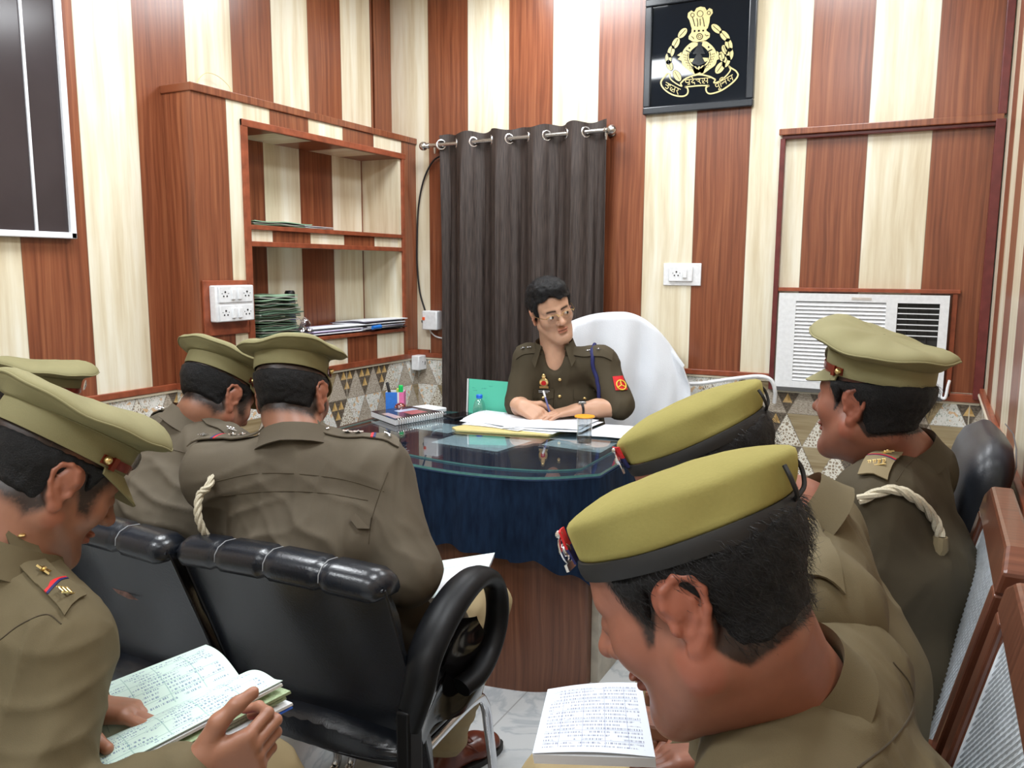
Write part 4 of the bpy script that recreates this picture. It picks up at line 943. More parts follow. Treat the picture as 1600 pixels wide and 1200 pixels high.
class Field:
    def __init__(s, lo, hi, h, fine=None):
        lo = np.array(lo, float); hi = np.array(hi, float)
        fine = fine or []
        s.ax = [axis_coords(lo[k], hi[k], h, [(f[0][k], f[1][k], f[2]) for f in fine]) for k in range(3)]
        s.F = np.full([len(a) for a in s.ax], 0.5, np.float32); s.h = h
    def _sub(s, lo, hi):
        I = []
        for k in range(3):
            a = max(int(np.searchsorted(s.ax[k], lo[k])) - 1, 0); b = min(int(np.searchsorted(s.ax[k], hi[k])) + 1, len(s.ax[k]))
            if b <= a: return None, None
            I.append(slice(a, b))
        g = np.meshgrid(s.ax[0][I[0]], s.ax[1][I[1]], s.ax[2][I[2]], indexing='ij')
        return tuple(I), np.stack(g, -1)
    def _mix(s, fn, lo, hi, k, mode):
        m = k + 2.5 * s.h
        I, P = s._sub(np.array(lo) - m, np.array(hi) + m)
        if I is None: return s
        d = fn(P).astype(np.float32); a = s.F[I]
        if mode == 'add':
            if k > 0:
                q = np.maximum(k - np.abs(a - d), 0) / k; s.F[I] = np.minimum(a, d) - q * q * k * 0.25
            else: s.F[I] = np.minimum(a, d)
        elif mode == 'sub':
            d = -d
            if k > 0:
                q = np.maximum(k - np.abs(a - d), 0) / k; s.F[I] = np.maximum(a, d) + q * q * k * 0.25
            else: s.F[I] = np.maximum(a, d)
        return s
    def cap(s, a, b, ra, rb=None, k=0.02, mode='add'):
        a = np.array(a, float); b = np.array(b, float); rb = ra if rb is None else rb
        R = max(ra, rb); ba = b - a; L2 = ba.dot(ba) + 1e-12
        def fn(P):
            pa = P - a; t = np.clip(pa @ ba / L2, 0, 1)
            return np.linalg.norm(pa - t[..., None] * ba, axis=-1) - (ra + (rb - ra) * t)
        return s._mix(fn, np.minimum(a, b) - R, np.maximum(a, b) + R, k, mode)
    def ell(s, c, r, X=(1, 0, 0), Y=(0, 1, 0), Z=(0, 0, 1), k=0.02, mode='add'):
        c = np.array(c, float); A = np.array([X, Y, Z], float); r = np.array(r, float)
        ext = np.sqrt(((A * r[:, None]) ** 2).sum(0))
        def fn(P):
            q = (P - c) @ A.T
            k0 = np.linalg.norm(q / r, axis=-1); k1 = np.linalg.norm(q / (r * r), axis=-1) + 1e-9
            return k0 * (k0 - 1) / k1
        return s._mix(fn, c - ext, c + ext, k, mode)
    def ecap(s, a, b, wa, wb, side, k=0.03, mode='add'):
        """capsule with elliptical sections: w = (half width along side, half depth)"""
        a = np.array(a, float); b = np.array(b, float); ba = b - a; L2 = ba.dot(ba) + 1e-12; ax = nrm(ba)
        sd = np.array(side, float); sd = nrm(sd - ax * sd.dot(ax)); fr = np.cross(ax, sd); R = max(*wa, *wb)
        def fn(P):
            pa = P - a; t = np.clip(pa @ ba / L2, 0, 1); q = pa - t[..., None] * ba
            w = wa[0] + (wb[0] - wa[0]) * t; d = wa[1] + (wb[1] - wa[1]) * t
            x, y, z = q @ sd, q @ fr, q @ ax
            k0 = np.sqrt((x / w) ** 2 + (y / d) ** 2 + (z / d) ** 2); k1 = np.sqrt((x / w ** 2) ** 2 + (y / d ** 2) ** 2 + (z / d ** 2) ** 2) + 1e-6
            return k0 * (k0 - 1) / k1
        return s._mix(fn, np.minimum(a, b) - R, np.maximum(a, b) + R, k, mode)
    def chain(s, P, r, k=0.006, mode='add'):
        r = r if hasattr(r, '__len__') else [r] * len(P)
        for i in range(len(P) - 1): s.cap(P[i], P[i + 1], r[i], r[i + 1], k, mode)
        return s
    def mesh(s):
        """naive surface nets"""
        F = s.F; S = F < 0
        n = np.array(F.shape) - 1
        cnt = np.zeros(n, np.int8)
        C = [(a, b, c) for a in (0, 1) for b in (0, 1) for c in (0, 1)]
        for a, b, c in C: cnt += S[a:a + n[0], b:b + n[1], c:c + n[2]]
        act = (cnt > 0) & (cnt < 8)
        I, J, K = np.nonzero(act)
        idx = np.full(n, -1, np.int32); idx[I, J, K] = np.arange(len(I))
        val = {c: F[I + c[0], J + c[1], K + c[2]] for c in C}
        pos = np.zeros((len(I), 3)); w = np.zeros(len(I))
        for c in C:
            for ax in range(3):
                if c[ax]: continue
                d = list(c); d[ax] = 1; d = tuple(d)
                va, vb = val[c], val[d]; m = (va < 0) != (vb < 0)
                t = va / (va - vb + 1e-20)
                q = np.zeros((len(I), 3)); q += np.array(c, float); q[:, ax] = t
                pos[m] += q[m]; w[m] += 1
        pos /= w[:, None]
        base = np.stack([s.ax[0][I], s.ax[1][J], s.ax[2][K]], -1); nxt = np.stack([s.ax[0][I + 1], s.ax[1][J + 1], s.ax[2][K + 1]], -1)
        V = base + pos * (nxt - base)
        Q = []
        for ax in range(3):
            o1, o2 = [(1, 2), (2, 0), (0, 1)][ax]
            sl0 = [slice(1, -1)] * 3; sl1 = [slice(1, -1)] * 3; sl0[ax] = slice(0, -1); sl1[ax] = slice(1, None)
            A, B = S[tuple(sl0)], S[tuple(sl1)]
            for flip, mm in ((False, A & ~B), (True, ~A & B)):
                c = np.array(np.nonzero(mm)).T
                if not len(c): continue
                c = c + 1; c[:, ax] -= 1
                def cell(d1, d2):
                    e = c.copy(); e[:, o1] += d1; e[:, o2] += d2; return idx[e[:, 0], e[:, 1], e[:, 2]]
                q = np.stack([cell(-1, -1), cell(0, -1), cell(0, 0), cell(-1, 0)], -1)
                if flip: q = q[:, ::-1]
                Q.append(q)
        Q = np.concatenate(Q); Q = Q[(Q >= 0).all(1)]
        return V.astype(float), Q

def vnormals(V, F):
    a = V[F[:, 2]] - V[F[:, 0]]; b = V[F[:, 3]] - V[F[:, 1]]
    fn = np.cross(a, b); Nn = np.zeros_like(V)
    for k in range(4): np.add.at(Nn, F[:, k], fn)
    return Nn / (np.linalg.norm(Nn, axis=1, keepdims=True) + 1e-12)
def smooth_mesh(V, F, it=2, lam=0.5):
    E = np.concatenate([F[:, [0, 1]], F[:, [1, 2]], F[:, [2, 3]], F[:, [3, 0]]])
    for _ in range(it):
        acc = np.zeros_like(V); n = np.zeros(len(V))
        np.add.at(acc, E[:, 0], V[E[:, 1]]); np.add.at(acc, E[:, 1], V[E[:, 0]]); np.add.at(n, E[:, 0], 1); np.add.at(n, E[:, 1], 1)
        V = V + lam * (acc / np.maximum(n, 1)[:, None] - V)
    return V

def at(px, py, t):
    """point seen at (px, py) of the 1600x1200 frame, t metres deep"""
    f = np.array(_f); r = np.array(_r); u = np.array(_u)
    return np.array(CAM) + t * (f + r * (px - 800) / 1276.55 - u * (py - 600) / 1276.55)
CR, CF, CU = np.array(_r), nrm((_f.x, _f.y, 0)), np.array((0, 0, 1.0))
def cdir(a, b, c): return nrm(CR * a + CF * b + CU * c)      # right, into the room, up

class Frame:
    """local frame of a head: x to the person's right, y out of the face, z up"""
    def __init__(s, c, f, u, sc=1.0):
        s.c = np.array(c, float); s.y = nrm(f); u = np.array(u, float); s.z = nrm(u - s.y * u.dot(s.y)); s.x = np.cross(s.y, s.z); s.s = sc
        s.A = np.array([s.x, s.y, s.z])
    def __call__(s, x, y, z): return s.c + s.s * (s.x * x + s.y * y + s.z * z)
    def local(s, P): return ((P - s.c) @ s.A.T) / s.s

def S1(x): x = np.clip(x, 0, 1); return x * x * (3 - 2 * x)

def add_head(F, H, neck, rn=0.060, eyes_open=False, fat=0.0, neck_k=0.03, nose=1.0, crz=.082):
    s = H.s
    E = lambda c, r, k=0.02, mode='add', dz=0, X=None, Y=None, Z=None: F.ell(H(*c), np.array(r) * s, H.x if X is None else X, H.y if Y is None else Y, H.z if Z is None else Z, k * s, mode)
    Cp = lambda a, b, ra, rb, k=0.01, mode='add': F.cap(H(*a), H(*b), ra * s, rb * s, k * s, mode)
    E((0, -.015, .043), (.074, .097, crz), 0.01)
    E((0, .036, .046), (.060, .050, .052), 0.03)
    E((0, .040, -.020), (.055 + fat, .051, .070), 0.03)
    for q in (-1, 1):
        Cp((q * (.048 + fat), .002, -.048), (q * .020, .068, -.096), .024 + fat, .021, 0.03)
        E((q * .043, .055, -.018), (.022 + fat * .6, .024, .024), 0.025)
        Cp((q * .012, .084, .027), (q * .044, .070, .026), .009, .009, 0.014)
    Cp((-.008, .077, -.100), (.008, .077, -.100), .018, .018, 0.02)
    E((0, .025, -.082), (.042 + fat, .048, .030 + fat), 0.03)
    # eyes
    for q in (-1, 1):
        E((q * .032, .104, .004), (.019, .018, .013), 0.014, 'sub')
        E((q * .032, .0765, .003), (.0150, .0150, .0135), 0.005)
        if eyes_open: E((q * .032, .0935, .0035), (.0125, .0070, .0040), 0.002, 'sub')
        else: E((q * .032, .0925, -.0045), (.0135, .0035, .0010), 0.002, 'sub')
    # nose
    Cp((0, .087, .020), (0, .107 + .004 * nose, -.020), .0085, .0105, 0.014)
    E((0, .110 + .003 * nose, -.024), (.0125, .0125, .0105), 0.008)
    for q in (-1, 1):
        E((q * .0135, .099, -.027), (.0085, .0105, .0085), 0.006)
        E((q * .0065, .106, -.037), (.0036, .005, .005), 0.003, 'sub')
    # mouth
    E((0, .0935, -.053), (.0245, .0095, .0062), 0.006); E((0, .0915, -.0645), (.0200, .0095, .0072), 0.006)
    E((0, .1045, -.0585), (.0240, .0085, .0013), 0.003, 'sub')
    E((0, .096, -.0775), (.016, .006, .004), 0.008, 'sub')
    # ears
    for q in (-1, 1):
        ex = nrm(H.x * q * cos(0.45) - H.y * sin(0.45)); ey = nrm(H.y * cos(0.45) + H.x * q * sin(0.45)); ez = nrm(H.z * cos(0.14) - H.y * sin(0.14))
        o = H(q * .0735, -.010, -.004)
        e = lambda a, b, c: o + s * (ex * c + ey * a + ez * b)
        F.ell(e(-.003, .0055, .0025), np.array((.0185, .0325, .0060)) * s, ey, ez, ex, 0.007 * s)
        F.ell(e(.001, .021, .0025), np.array((.0155, .0150, .0048)) * s, ey, ez, ex, 0.005 * s)
        F.ell(e(.002, -.003, .0110), np.array((.0085, .0120, .0065)) * s, ey, ez, ex, 0.004 * s, 'sub')
        F.chain([e(.006, .004, .006), e(.015, .016, .006), e(.012, .029, .007), e(-.001, .0355, .008), e(-.014, .031, .010), e(-.0205, .018, .011), e(-.0190, .002, .010), e(-.012, -.015, .008), e(-.003, -.026, .005)], np.array([.0020, .0028, .0032, .0034, .0035, .0035, .0034, .0038, .0052]) * s, 0.004 * s)
        F.chain([e(-.001, .024, .005), e(-.0095, .013, .0070), e(-.0090, -.002, .0070), e(-.002, -.013, .005)], np.array([.0026, .0030, .0030, .0030]) * s, 0.004 * s)
        F.ell(e(-.001, -.027, .004), np.array((.0095, .0100, .0046)) * s, ey, ez, ex, 0.003 * s)
        F.ell(e(.0115, -.005, .0045), np.array((.0045, .006, .0045)) * s, ey, ez, ex, 0.003 * s)
    for q in (-1, 1): F.ell(H(q * .0755, -.004, .012), np.array((.0085, .016, .020)) * s, H.x, H.y, H.z, 0.006 * s)
    F.cap(H(0, -.028, -.045), neck, .055 * s, rn, neck_k)
    F.cap(H(0, .005, -.075), np.array(neck) + H.y * 0.01, .044 * s, rn * 0.85, neck_k)

def hairline(L, style):
    """>0 outside the hair. L local head coordinates"""
    x, y, z = np.abs(L[..., 0]), L[..., 1], L[..., 2]
    # lower edge: nape at the back, round the ear, sideburn in front of it
    zl = np.where(y < -0.035, -0.055 - 0.2 * (y + 0.035), np.where(y < 0.012, -0.055 + (y + 0.035) / 0.047 * 0.085, 0.030 - (y - 0.012) * 2.2))
    zl = zl + style.get('nape', 0.0) * S1((-.010 - y) / .04)
    zl = np.where(y > 0.012, np.maximum(zl, -0.012), zl)
    zl = np.where((y > -0.035) & (y < 0.012), np.minimum(zl, 0.034), zl)
    yf = 0.030 + 0.30 * np.maximum(z - 0.0, 0) + np.clip((0.062 - x) * 0.4, 0, 0.03)      # front edge
    g = np.maximum((zl - z), (y - yf) * 1.0)
    top = (z > 0.070) & (y < 0.085)
    return g
def skin_tint(L, style, seed=0):
    n = len(L)
    x, y, z = np.abs(L[:, 0]), L[:, 1], L[:, 2]
    col = np.ones((n, 4), np.float32)
    def mixc(m, c):
        m = np.clip(m, 0, 1)[:, None]; col[:, :3] = col[:, :3] * (1 - m) + np.array(c) * m
    head = (z > -0.13) & (z < 0.15) & (np.abs(L[:, 0]) < .12) & (y > -.13) & (y < .14)
    def G(cx, cy, cz, rx, ry, rz): return np.exp(-(((x - cx) / rx) ** 2 + ((y - cy) / ry) ** 2 + ((z - cz) / rz) ** 2)) * head
    mixc(G(.05, .05, -.02, .03, .03, .03) * 0.25 * style.get('red', 1), (1.12, 0.80, 0.74))                 # cheeks
    mixc((G(0, .115, -.025, .016, .016, .014)) * 0.35, (1.10, 0.78, 0.72))
    ear = head * S1((x - .070) / .008) * S1((y + .05) / .01) * S1((.02 - y) / .01)
    mixc(ear * 0.45, (1.15, 0.72, 0.66))
    mixc(G(0, .085, -.075, .055, .05, .035) * 0.35 * style.get('beard', 1), (0.60, 0.62, 0.68))               # shaved jaw
    mixc(G(.035, .06, -.085, .04, .045, .03) * 0.30 * style.get('beard', 1), (0.60, 0.62, 0.68))
    lips = S1((.0255 - x) / .006) * S1((z + .0725) / .003) * S1((-.047 - z) / .003) * S1((y - .085) / .004) * head
    mixc(lips * 0.75, (0.85, 0.50, 0.47))
    ml = np.exp(-((z + .0583) / .0014) ** 2) * S1((.025 - x) / .004) * S1((y - .085) / .004) * head
    mixc(ml * 0.8, (0.35, 0.16, 0.14))
    br = np.exp(-((z - (.027 - 6.0 * (x - .028) ** 2)) / .0042) ** 2) * S1((x - .008) / .005) * S1((.050 - x) / .008) * S1((y - .055) / .01) * head
    mixc(br * 1.2, (0.05, 0.045, 0.045))                                                              # eyebrows
    if style.get('closed', True):
        ll = np.exp(-((z + .0048 - 8 * (x - .032) ** 2) / .0015) ** 2) * S1((.014 - np.abs(x - .032)) / .004) * S1((y - .075) / .004) * head
        mixc(ll * 1.0, (0.05, 0.04, 0.04))
        mixc(G(.032, .088, .010, .016, .012, .008) * 0.35, (0.70, 0.55, 0.52))
    g = hairline(L, style)
    fade = S1((0.016 * style.get('fade', 1) - g) / (0.014 * style.get('fade', 1))) * head * (z < .12)
    nz = vnoise(L, 380, 1) * 0.5 + vnoise(L, 900, 2) * 0.4
    fade = np.clip(fade * (1.15 + 0.5 * nz), 0, 1) * (1 - ear)
    mixc(fade * style.get('hairdark', 0.96), style.get('hair', (0.03, 0.03, 0.035)))
    mu = G(0, .1, -.043, .028, .02, .006) * style.get('moustache', 0)
    mixc(np.clip(mu * (1 + 0.6 * nz), 0, 1), (0.04, 0.035, 0.035))
    mot = 1 + 0.07 * vnoise(L, 55, 5) + 0.04 * vnoise(L, 160, 6)
    col[:, :3] *= mot[:, None]
    return col

def hair_mesh(H, style, h=0.003, thick=0.006):
    s = H.s
    lo = H.c - 0.14 * s; hi = H.c + 0.16 * s
    F = Field(lo, hi, h)
    E = lambda c, r, k=0.02: F.ell(H(*c), (np.array(r) + thick) * s, H.x, H.y, H.z, k * s)
    E((0, -.015, .043), (.074, .097, .082), 0.01); E((0, .036, .046), (.060, .050, .052), 0.03)
    F.cap(H(0, -.028, -.045), H(0, -.045, -.09), (.055 + thick * .5) * s, .050 * s, 0.03)
    for (c, r) in style.get('puffs', []): E(c, np.array(r) - thick, 0.015)
    g = np.meshgrid(*F.ax, indexing='ij'); P = np.stack(g, -1); L_ = H.local(P)
    gl = hairline(L_, style)
    if style.get('front') is not None: gl = style['front'](L_, gl)
    if style.get('clip') is not None: gl = np.maximum(gl, L_[..., 2] - style['clip'])
    b = gl * s; a = F.F; k = 0.010 * s
    q = np.maximum(k - np.abs(a - b), 0) / k
    F.F = (np.maximum(a, b) + q * q * k * 0.25).astype(np.float32)
    F.F += (0.0016 * s * vnoise(P, 170 / s, 4) + style.get('curl', 0.0) * vnoise(P, 75 / s, 8)).astype(np.float32)
    return F.mesh()

def add_hand(F, w, d, n, side, curls, thumb=(0.5, 0.35), s=1.0, spread=1.0):
    """w wrist, d finger direction, n palm normal (faces what is held), side +1 thumb towards d x n"""
    d = nrm(d); n = np.array(n, float); n = nrm(n - d * n.dot(d)); t = np.cross(d, n) * side           # t points to the thumb side
    w = np.array(w, float)
    for a, r0, r1 in ((-.026, .015, .0115), (-.009, .0175, .0125), (.009, .0175, .0125), (.025, .0165, .0120)):
        F.cap(w + t * a * .75 * s + d * .012 * s, w + (d * .082 + t * a) * s, r0 * s, r1 * s, 0.012 * s)
    F.ecap(w - d * 0.03 * s, w + d * .020 * s, (.0285 * s, .021 * s), (.031 * s, .018 * s), t, 0.012 * s)
    L4 = [(.044, .027, .021), (.048, .031, .022), (.045, .029, .021), (.035, .021, .019)]
    tips = []
    for i, (seg, off) in enumerate(zip(L4, (.0275, .0095, -.0085, -.0255))):
        p = w + (d * (.088 - .004 * abs(i - 1.2)) + t * off) * s
        sp = (off * 1.6) * spread; dd = nrm(d + t * sp); nn = n
        ang = 0; R = [.0092, .0084, .0077, .0068]
        if i == 3: R = [q * .88 for q in R]
        c3 = curls[i] if hasattr(curls[i], '__len__') else (curls[i] * .8, curls[i] * 1.1, curls[i] * .7)
        pts = [p - dd * .012 * s, p]
        for ln, c in zip(seg, c3):
            ang += c; v = dd * cos(ang) + nn * sin(ang); p = p + v * ln * s; pts.append(p)
        F.chain(pts, np.array([R[0] * 1.02] + R) * s, 0.004 * s); tips.append(p)
    tb = w + (d * .024 + t * .027 + n * .006) * s
    ad, cl = thumb
    v1 = nrm(t * 1.0 * cos(ad) + d * (sin(ad) + .55) + n * cl * .6)
    p1 = tb + v1 * .040 * s; v2 = nrm(v1 * .75 + d * .75 + n * cl); p2 = p1 + v2 * .032 * s; v3 = nrm(v2 + d * .35 + n * cl * .8 - t * .15); p3 = p2 + v3 * .026 * s
    F.chain([tb, p1, p2, p3], np.array([.0170, .0125, .0105, .0088]) * s, 0.008 * s)
    return tips + [p3]

# ------------------------------------------------------------------ materials for people
def skin_mat(name, c, rough=0.45):
    m, nt, bs = new_mat(name)
    a = N(nt, 'ShaderNodeVertexColor'); a.layer_name = 'tint'
    p = POS(nt, True)
    L(nt, MIX(nt, 1.0, (*c, 1), a.outputs[0], 'MULTIPLY'), bs.inputs['Base Color'])
    bs.inputs['Roughness'].default_value = rough
    bs.inputs['Subsurface Weight'].default_value = 0.12; bs.inputs['Subsurface Scale'].default_value = 0.008
    bs.inputs['Subsurface Radius'].default_value = (1.0, 0.35, 0.2)
    BUMP(nt, bs, NOISE(nt, p, 700, 3), 0.12, 0.0006)
    return m
def cloth_mat(name, c, weave=900, rough=0.8, fuzz=0.0, var=0.10):
    m, nt, bs = new_mat(name)
    p = POS(nt, True)
    f = NOISE(nt, p, 9, 3); f2 = NOISE(nt, p, weave, 2)
    c1 = tuple(q * (1 - var) for q in c); c2 = tuple(q * (1 + var) for q in c)
    L(nt, MIX(nt, M(nt, 'MULTIPLY', f2, 0.35), RAMP(nt, f, [(0.3, c1), (0.7, c2)]), tuple(q * 0.7 for q in c)), bs.inputs['Base Color'])
    bs.inputs['Roughness'].default_value = rough; bs.inputs['Specular IOR Level'].default_value = 0.25
    if fuzz: bs.inputs['Sheen Weight'].default_value = fuzz; bs.inputs['Sheen Tint'].default_value = (*[min(1, q * 1.6) for q in c], 1)
    BUMP(nt, bs, f2, 0.35, 0.0008)
    return m
hm, nt, bs = new_mat('black_hair')
p = POS(nt, True)
f = NOISE(nt, p, 420, 4, 0.7)
L(nt, RAMP(nt, f, [(0.35, (0.002, 0.002, 0.0025)), (0.7, (0.010, 0.010, 0.012))]), bs.inputs['Base Color']); bs.inputs['Roughness'].default_value = 0.5; bs.inputs['Specular IOR Level'].default_value = 0.35
BUMP(nt, bs, f, 0.9, 0.003)
MAT['hair'] = hm
UNI = (0.135, 0.108, 0.060)
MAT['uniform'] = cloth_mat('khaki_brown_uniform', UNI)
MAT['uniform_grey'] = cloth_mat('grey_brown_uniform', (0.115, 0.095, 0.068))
MAT['uniform_shaded'] = cloth_mat('shaded_khaki_uniform', (0.070, 0.056, 0.034))  # same khaki cloth, with the shade on two officers put into its colour
MAT['trousers'] = cloth_mat('tan_trousers', (0.36, 0.28, 0.155))
MAT['cap'] = cloth_mat('olive_khaki_cap', (0.25, 0.228, 0.115), 700, 0.75, var=0.04)
MAT['beret'] = cloth_mat('mustard_wool_beret', (0.265, 0.232, 0.072), 300, 0.9, 0.5, var=0.06)
MAT['band'] = plain('black_leather_band', (0.014, 0.014, 0.015), 0.55)
MAT['cap_strap'] = plain('red_brown_leather_strap', (0.16, 0.022, 0.010), 0.22, noise_amt=0.3)
MAT['rope'] = plain('cream_cord', (0.55, 0.50, 0.38), 0.8, noise_amt=0.15, nscale=300)
MAT['seam'] = plain('seam_thread', (0.065, 0.050, 0.030), 0.9)
MAT['eye_white'] = plain('eye_white', (0.75, 0.72, 0.68), 0.15, noise_amt=0)
MAT['iris'] = plain('dark_brown_iris', (0.012, 0.007, 0.005), 0.08, noise_amt=0)
MAT['red_ribbon'] = plain('red_ribbon', (0.60, 0.015, 0.02), 0.6)
MAT['blue_ribbon'] = plain('navy_ribbon', (0.012, 0.016, 0.10), 0.6)
MAT['shoe'] = plain('brown_shoe_leather', (0.13, 0.032, 0.018), 0.25, noise_amt=0.2, nscale=30)
MAT['sole'] = plain('black_rubber_sole', (0.02, 0.02, 0.02), 0.6)

from mathutils.bvhtree import BVHTree
class Surf:
    def __init__(s, V, F): s.t = BVHTree.FromPolygons([tuple(v) for v in V], [tuple(int(i) for i in f) for f in F])
    def near(s, p, off=0.0):
        h = s.t.find_nearest(Vector(p))
        if h[0] is None: return np.array(p, float), np.array((0, 0, 1.0))
        return np.array(h[0]) + np.array(h[1]) * off, np.array(h[1])
    def shoot(s, p, d, off=0.0):
        d = nrm(d); h = s.t.ray_cast(Vector(p), Vector(d))
        if h[0] is None: return s.near(p, off)
        return np.array(h[0]) + np.array(h[1]) * off, np.array(h[1])
    def path(s, P, off=0.0012, n=8): return [s.near(q, off)[0] for q in catmull(P, n)]

# ------------------------------------------------------------------ headgear
def peaked_cap(root, H, tilt=0.0, roll=0.0, sc=1.0, lift=0.042, parent_name='peaked_cap', sag=1.0, cap_mat=None, dent=None):
    """peaked police cap on head frame H; visor, strap and buttons are its sub-parts"""
    cm_ = cap_mat or MAT['cap']
    y = nrm(H.y * cos(tilt) + H.z * sin(tilt)); z = nrm(H.z * cos(tilt) - H.y * sin(tilt)); x = H.x
    if roll: x, z = nrm(x * cos(roll) + z * sin(roll)), nrm(z * cos(roll) - x * sin(roll))
    s = H.s * sc; o = H(0, -.0125, lift)
    W = lambda a, b, c: o + s * (x * a + y * b + z * c)
    n = 72; T = [2 * pi * k / n for k in range(n)]
    def ring(a, b, cy, zf): return [W(a * sin(t), cy + b * cos(t), zf(t)) for t in T]
    bx, by = .0825, .1060
    mb = MB()
    R = [ring(bx - .004, by - .004, 0, lambda t: .004), ring(bx, by, 0, lambda t: 0), ring(bx + .0015, by + .0015, 0, lambda t: .012), ring(bx + .001, by + .001, 0, lambda t: .044 + .006 * cos(t))]
    mb.loft(R, caps=False); 
    band = None
    rim = lambda t: .050 + .020 * S1c(cos(t)) * sag + .004 * cos(2 * t) + (dent(t) if dent else 0)
    R = [ring(bx + .0005, by + .0005, 0, lambda t: .043 + .006 * cos(t)), ring(bx + .006, by + .008, .001, lambda t: .046 + .012 * cos(t)), ring(bx + .026, by + .022, .003, lambda t: rim(t) - .006), ring(bx + .040, by + .033, .004, lambda t: rim(t)),
         ring(bx + .0445, by + .0365, .004, lambda t: rim(t) + .005), ring(bx + .0445, by + .0365, .004, lambda t: rim(t) + .0075), ring(bx + .040, by + .033, .004, lambda t: rim(t) + .015),
         ring(bx + .022, by + .014, .004, lambda t: rim(t) + .026 + .004 * cos(t)), ring(.070, .080, .004, lambda t: rim(t) * .6 + .053 + .010 * cos(t)), ring(.035, .040, .004, lambda t: .088 + .008 * cos(t)), ring(.002, .002, .004, lambda t: .090)]
    V0 = None
    for r in R[2:9]:
        for k in range(n): r[k] = r[k] + 0.0016 * s * (sin(5 * T[k] + 1) + sin(9 * T[k])) * z
    mb.loft(R, caps=False)
    hat = mb.build(parent_name, cm_, root, ang=70, sub=1)
    mb = MB(); mb.tube([p for p in R[4]], .0021 * s, 6, closed=True); mb.tube([W((bx + .002) * sin(t), (by + .002) * cos(t), .0430 + .006 * cos(t)) for t in T], .0014 * s, 5, closed=True)
    mb.build('piping', cm_, hat, ang=70)
    def vis(u, v):
        a = (u - .5) * 2 * 1.18; rr = v
        q = 0.052 * (1 - (abs(u - .5) * 2) ** 2.4)
        return W((bx + .001) * sin(a) * (1 + .08 * v), (by + .001) * cos(a) + q * v * .85, .006 - v * (q * .62) - .010 * (abs(u - .5) * 2) ** 2 * v - .002)
    mb = MB(); mb.sheet(vis, 36, 8, .003 * s); mb.build('visor', cm_, hat)
    mb = MB(); mb.sheet(lambda u, v: W((bx + .0045) * sin((u - .5) * 2.66), (by + .0045) * cos((u - .5) * 2.66), .004 + .014 * v + .006 * cos((u - .5) * 2.66)), 36, 2, -.0025 * s); mb.build('chin_strap', MAT['cap_strap'], hat, label='red-brown leather strap')
    for q in (-1, 1):
        a = q * 1.28
        mb = MB(); mb.sphere(W((bx + .009) * sin(a), (by + .009) * cos(a), .013), .0065 * s, 12, 8); mb.build('button', MAT['gold'], hat)
        mb = MB(); c = W((bx + .0065) * sin(a * .88), (by + .0065) * cos(a * .88), .012); tx = nrm(x * cos(a) - y * sin(a)); mb.obox(c, tx, z, np.cross(tx, z), (.0045 * s, .010 * s, .0022 * s)); mb.build('strap_loop', MAT['cap_strap'], hat)
    bd = MB(); c = W(0, by + .010, .034); bd.lathe([(.017 * s, 0), (.014 * s, .003 * s), (.004 * s, .005 * s)], c, 16, x, z, y); bd.build('cap_badge', MAT['silver'], hat)
    return hat
def S1c(v): return (v + 1) / 2 * ((v + 1) / 2)

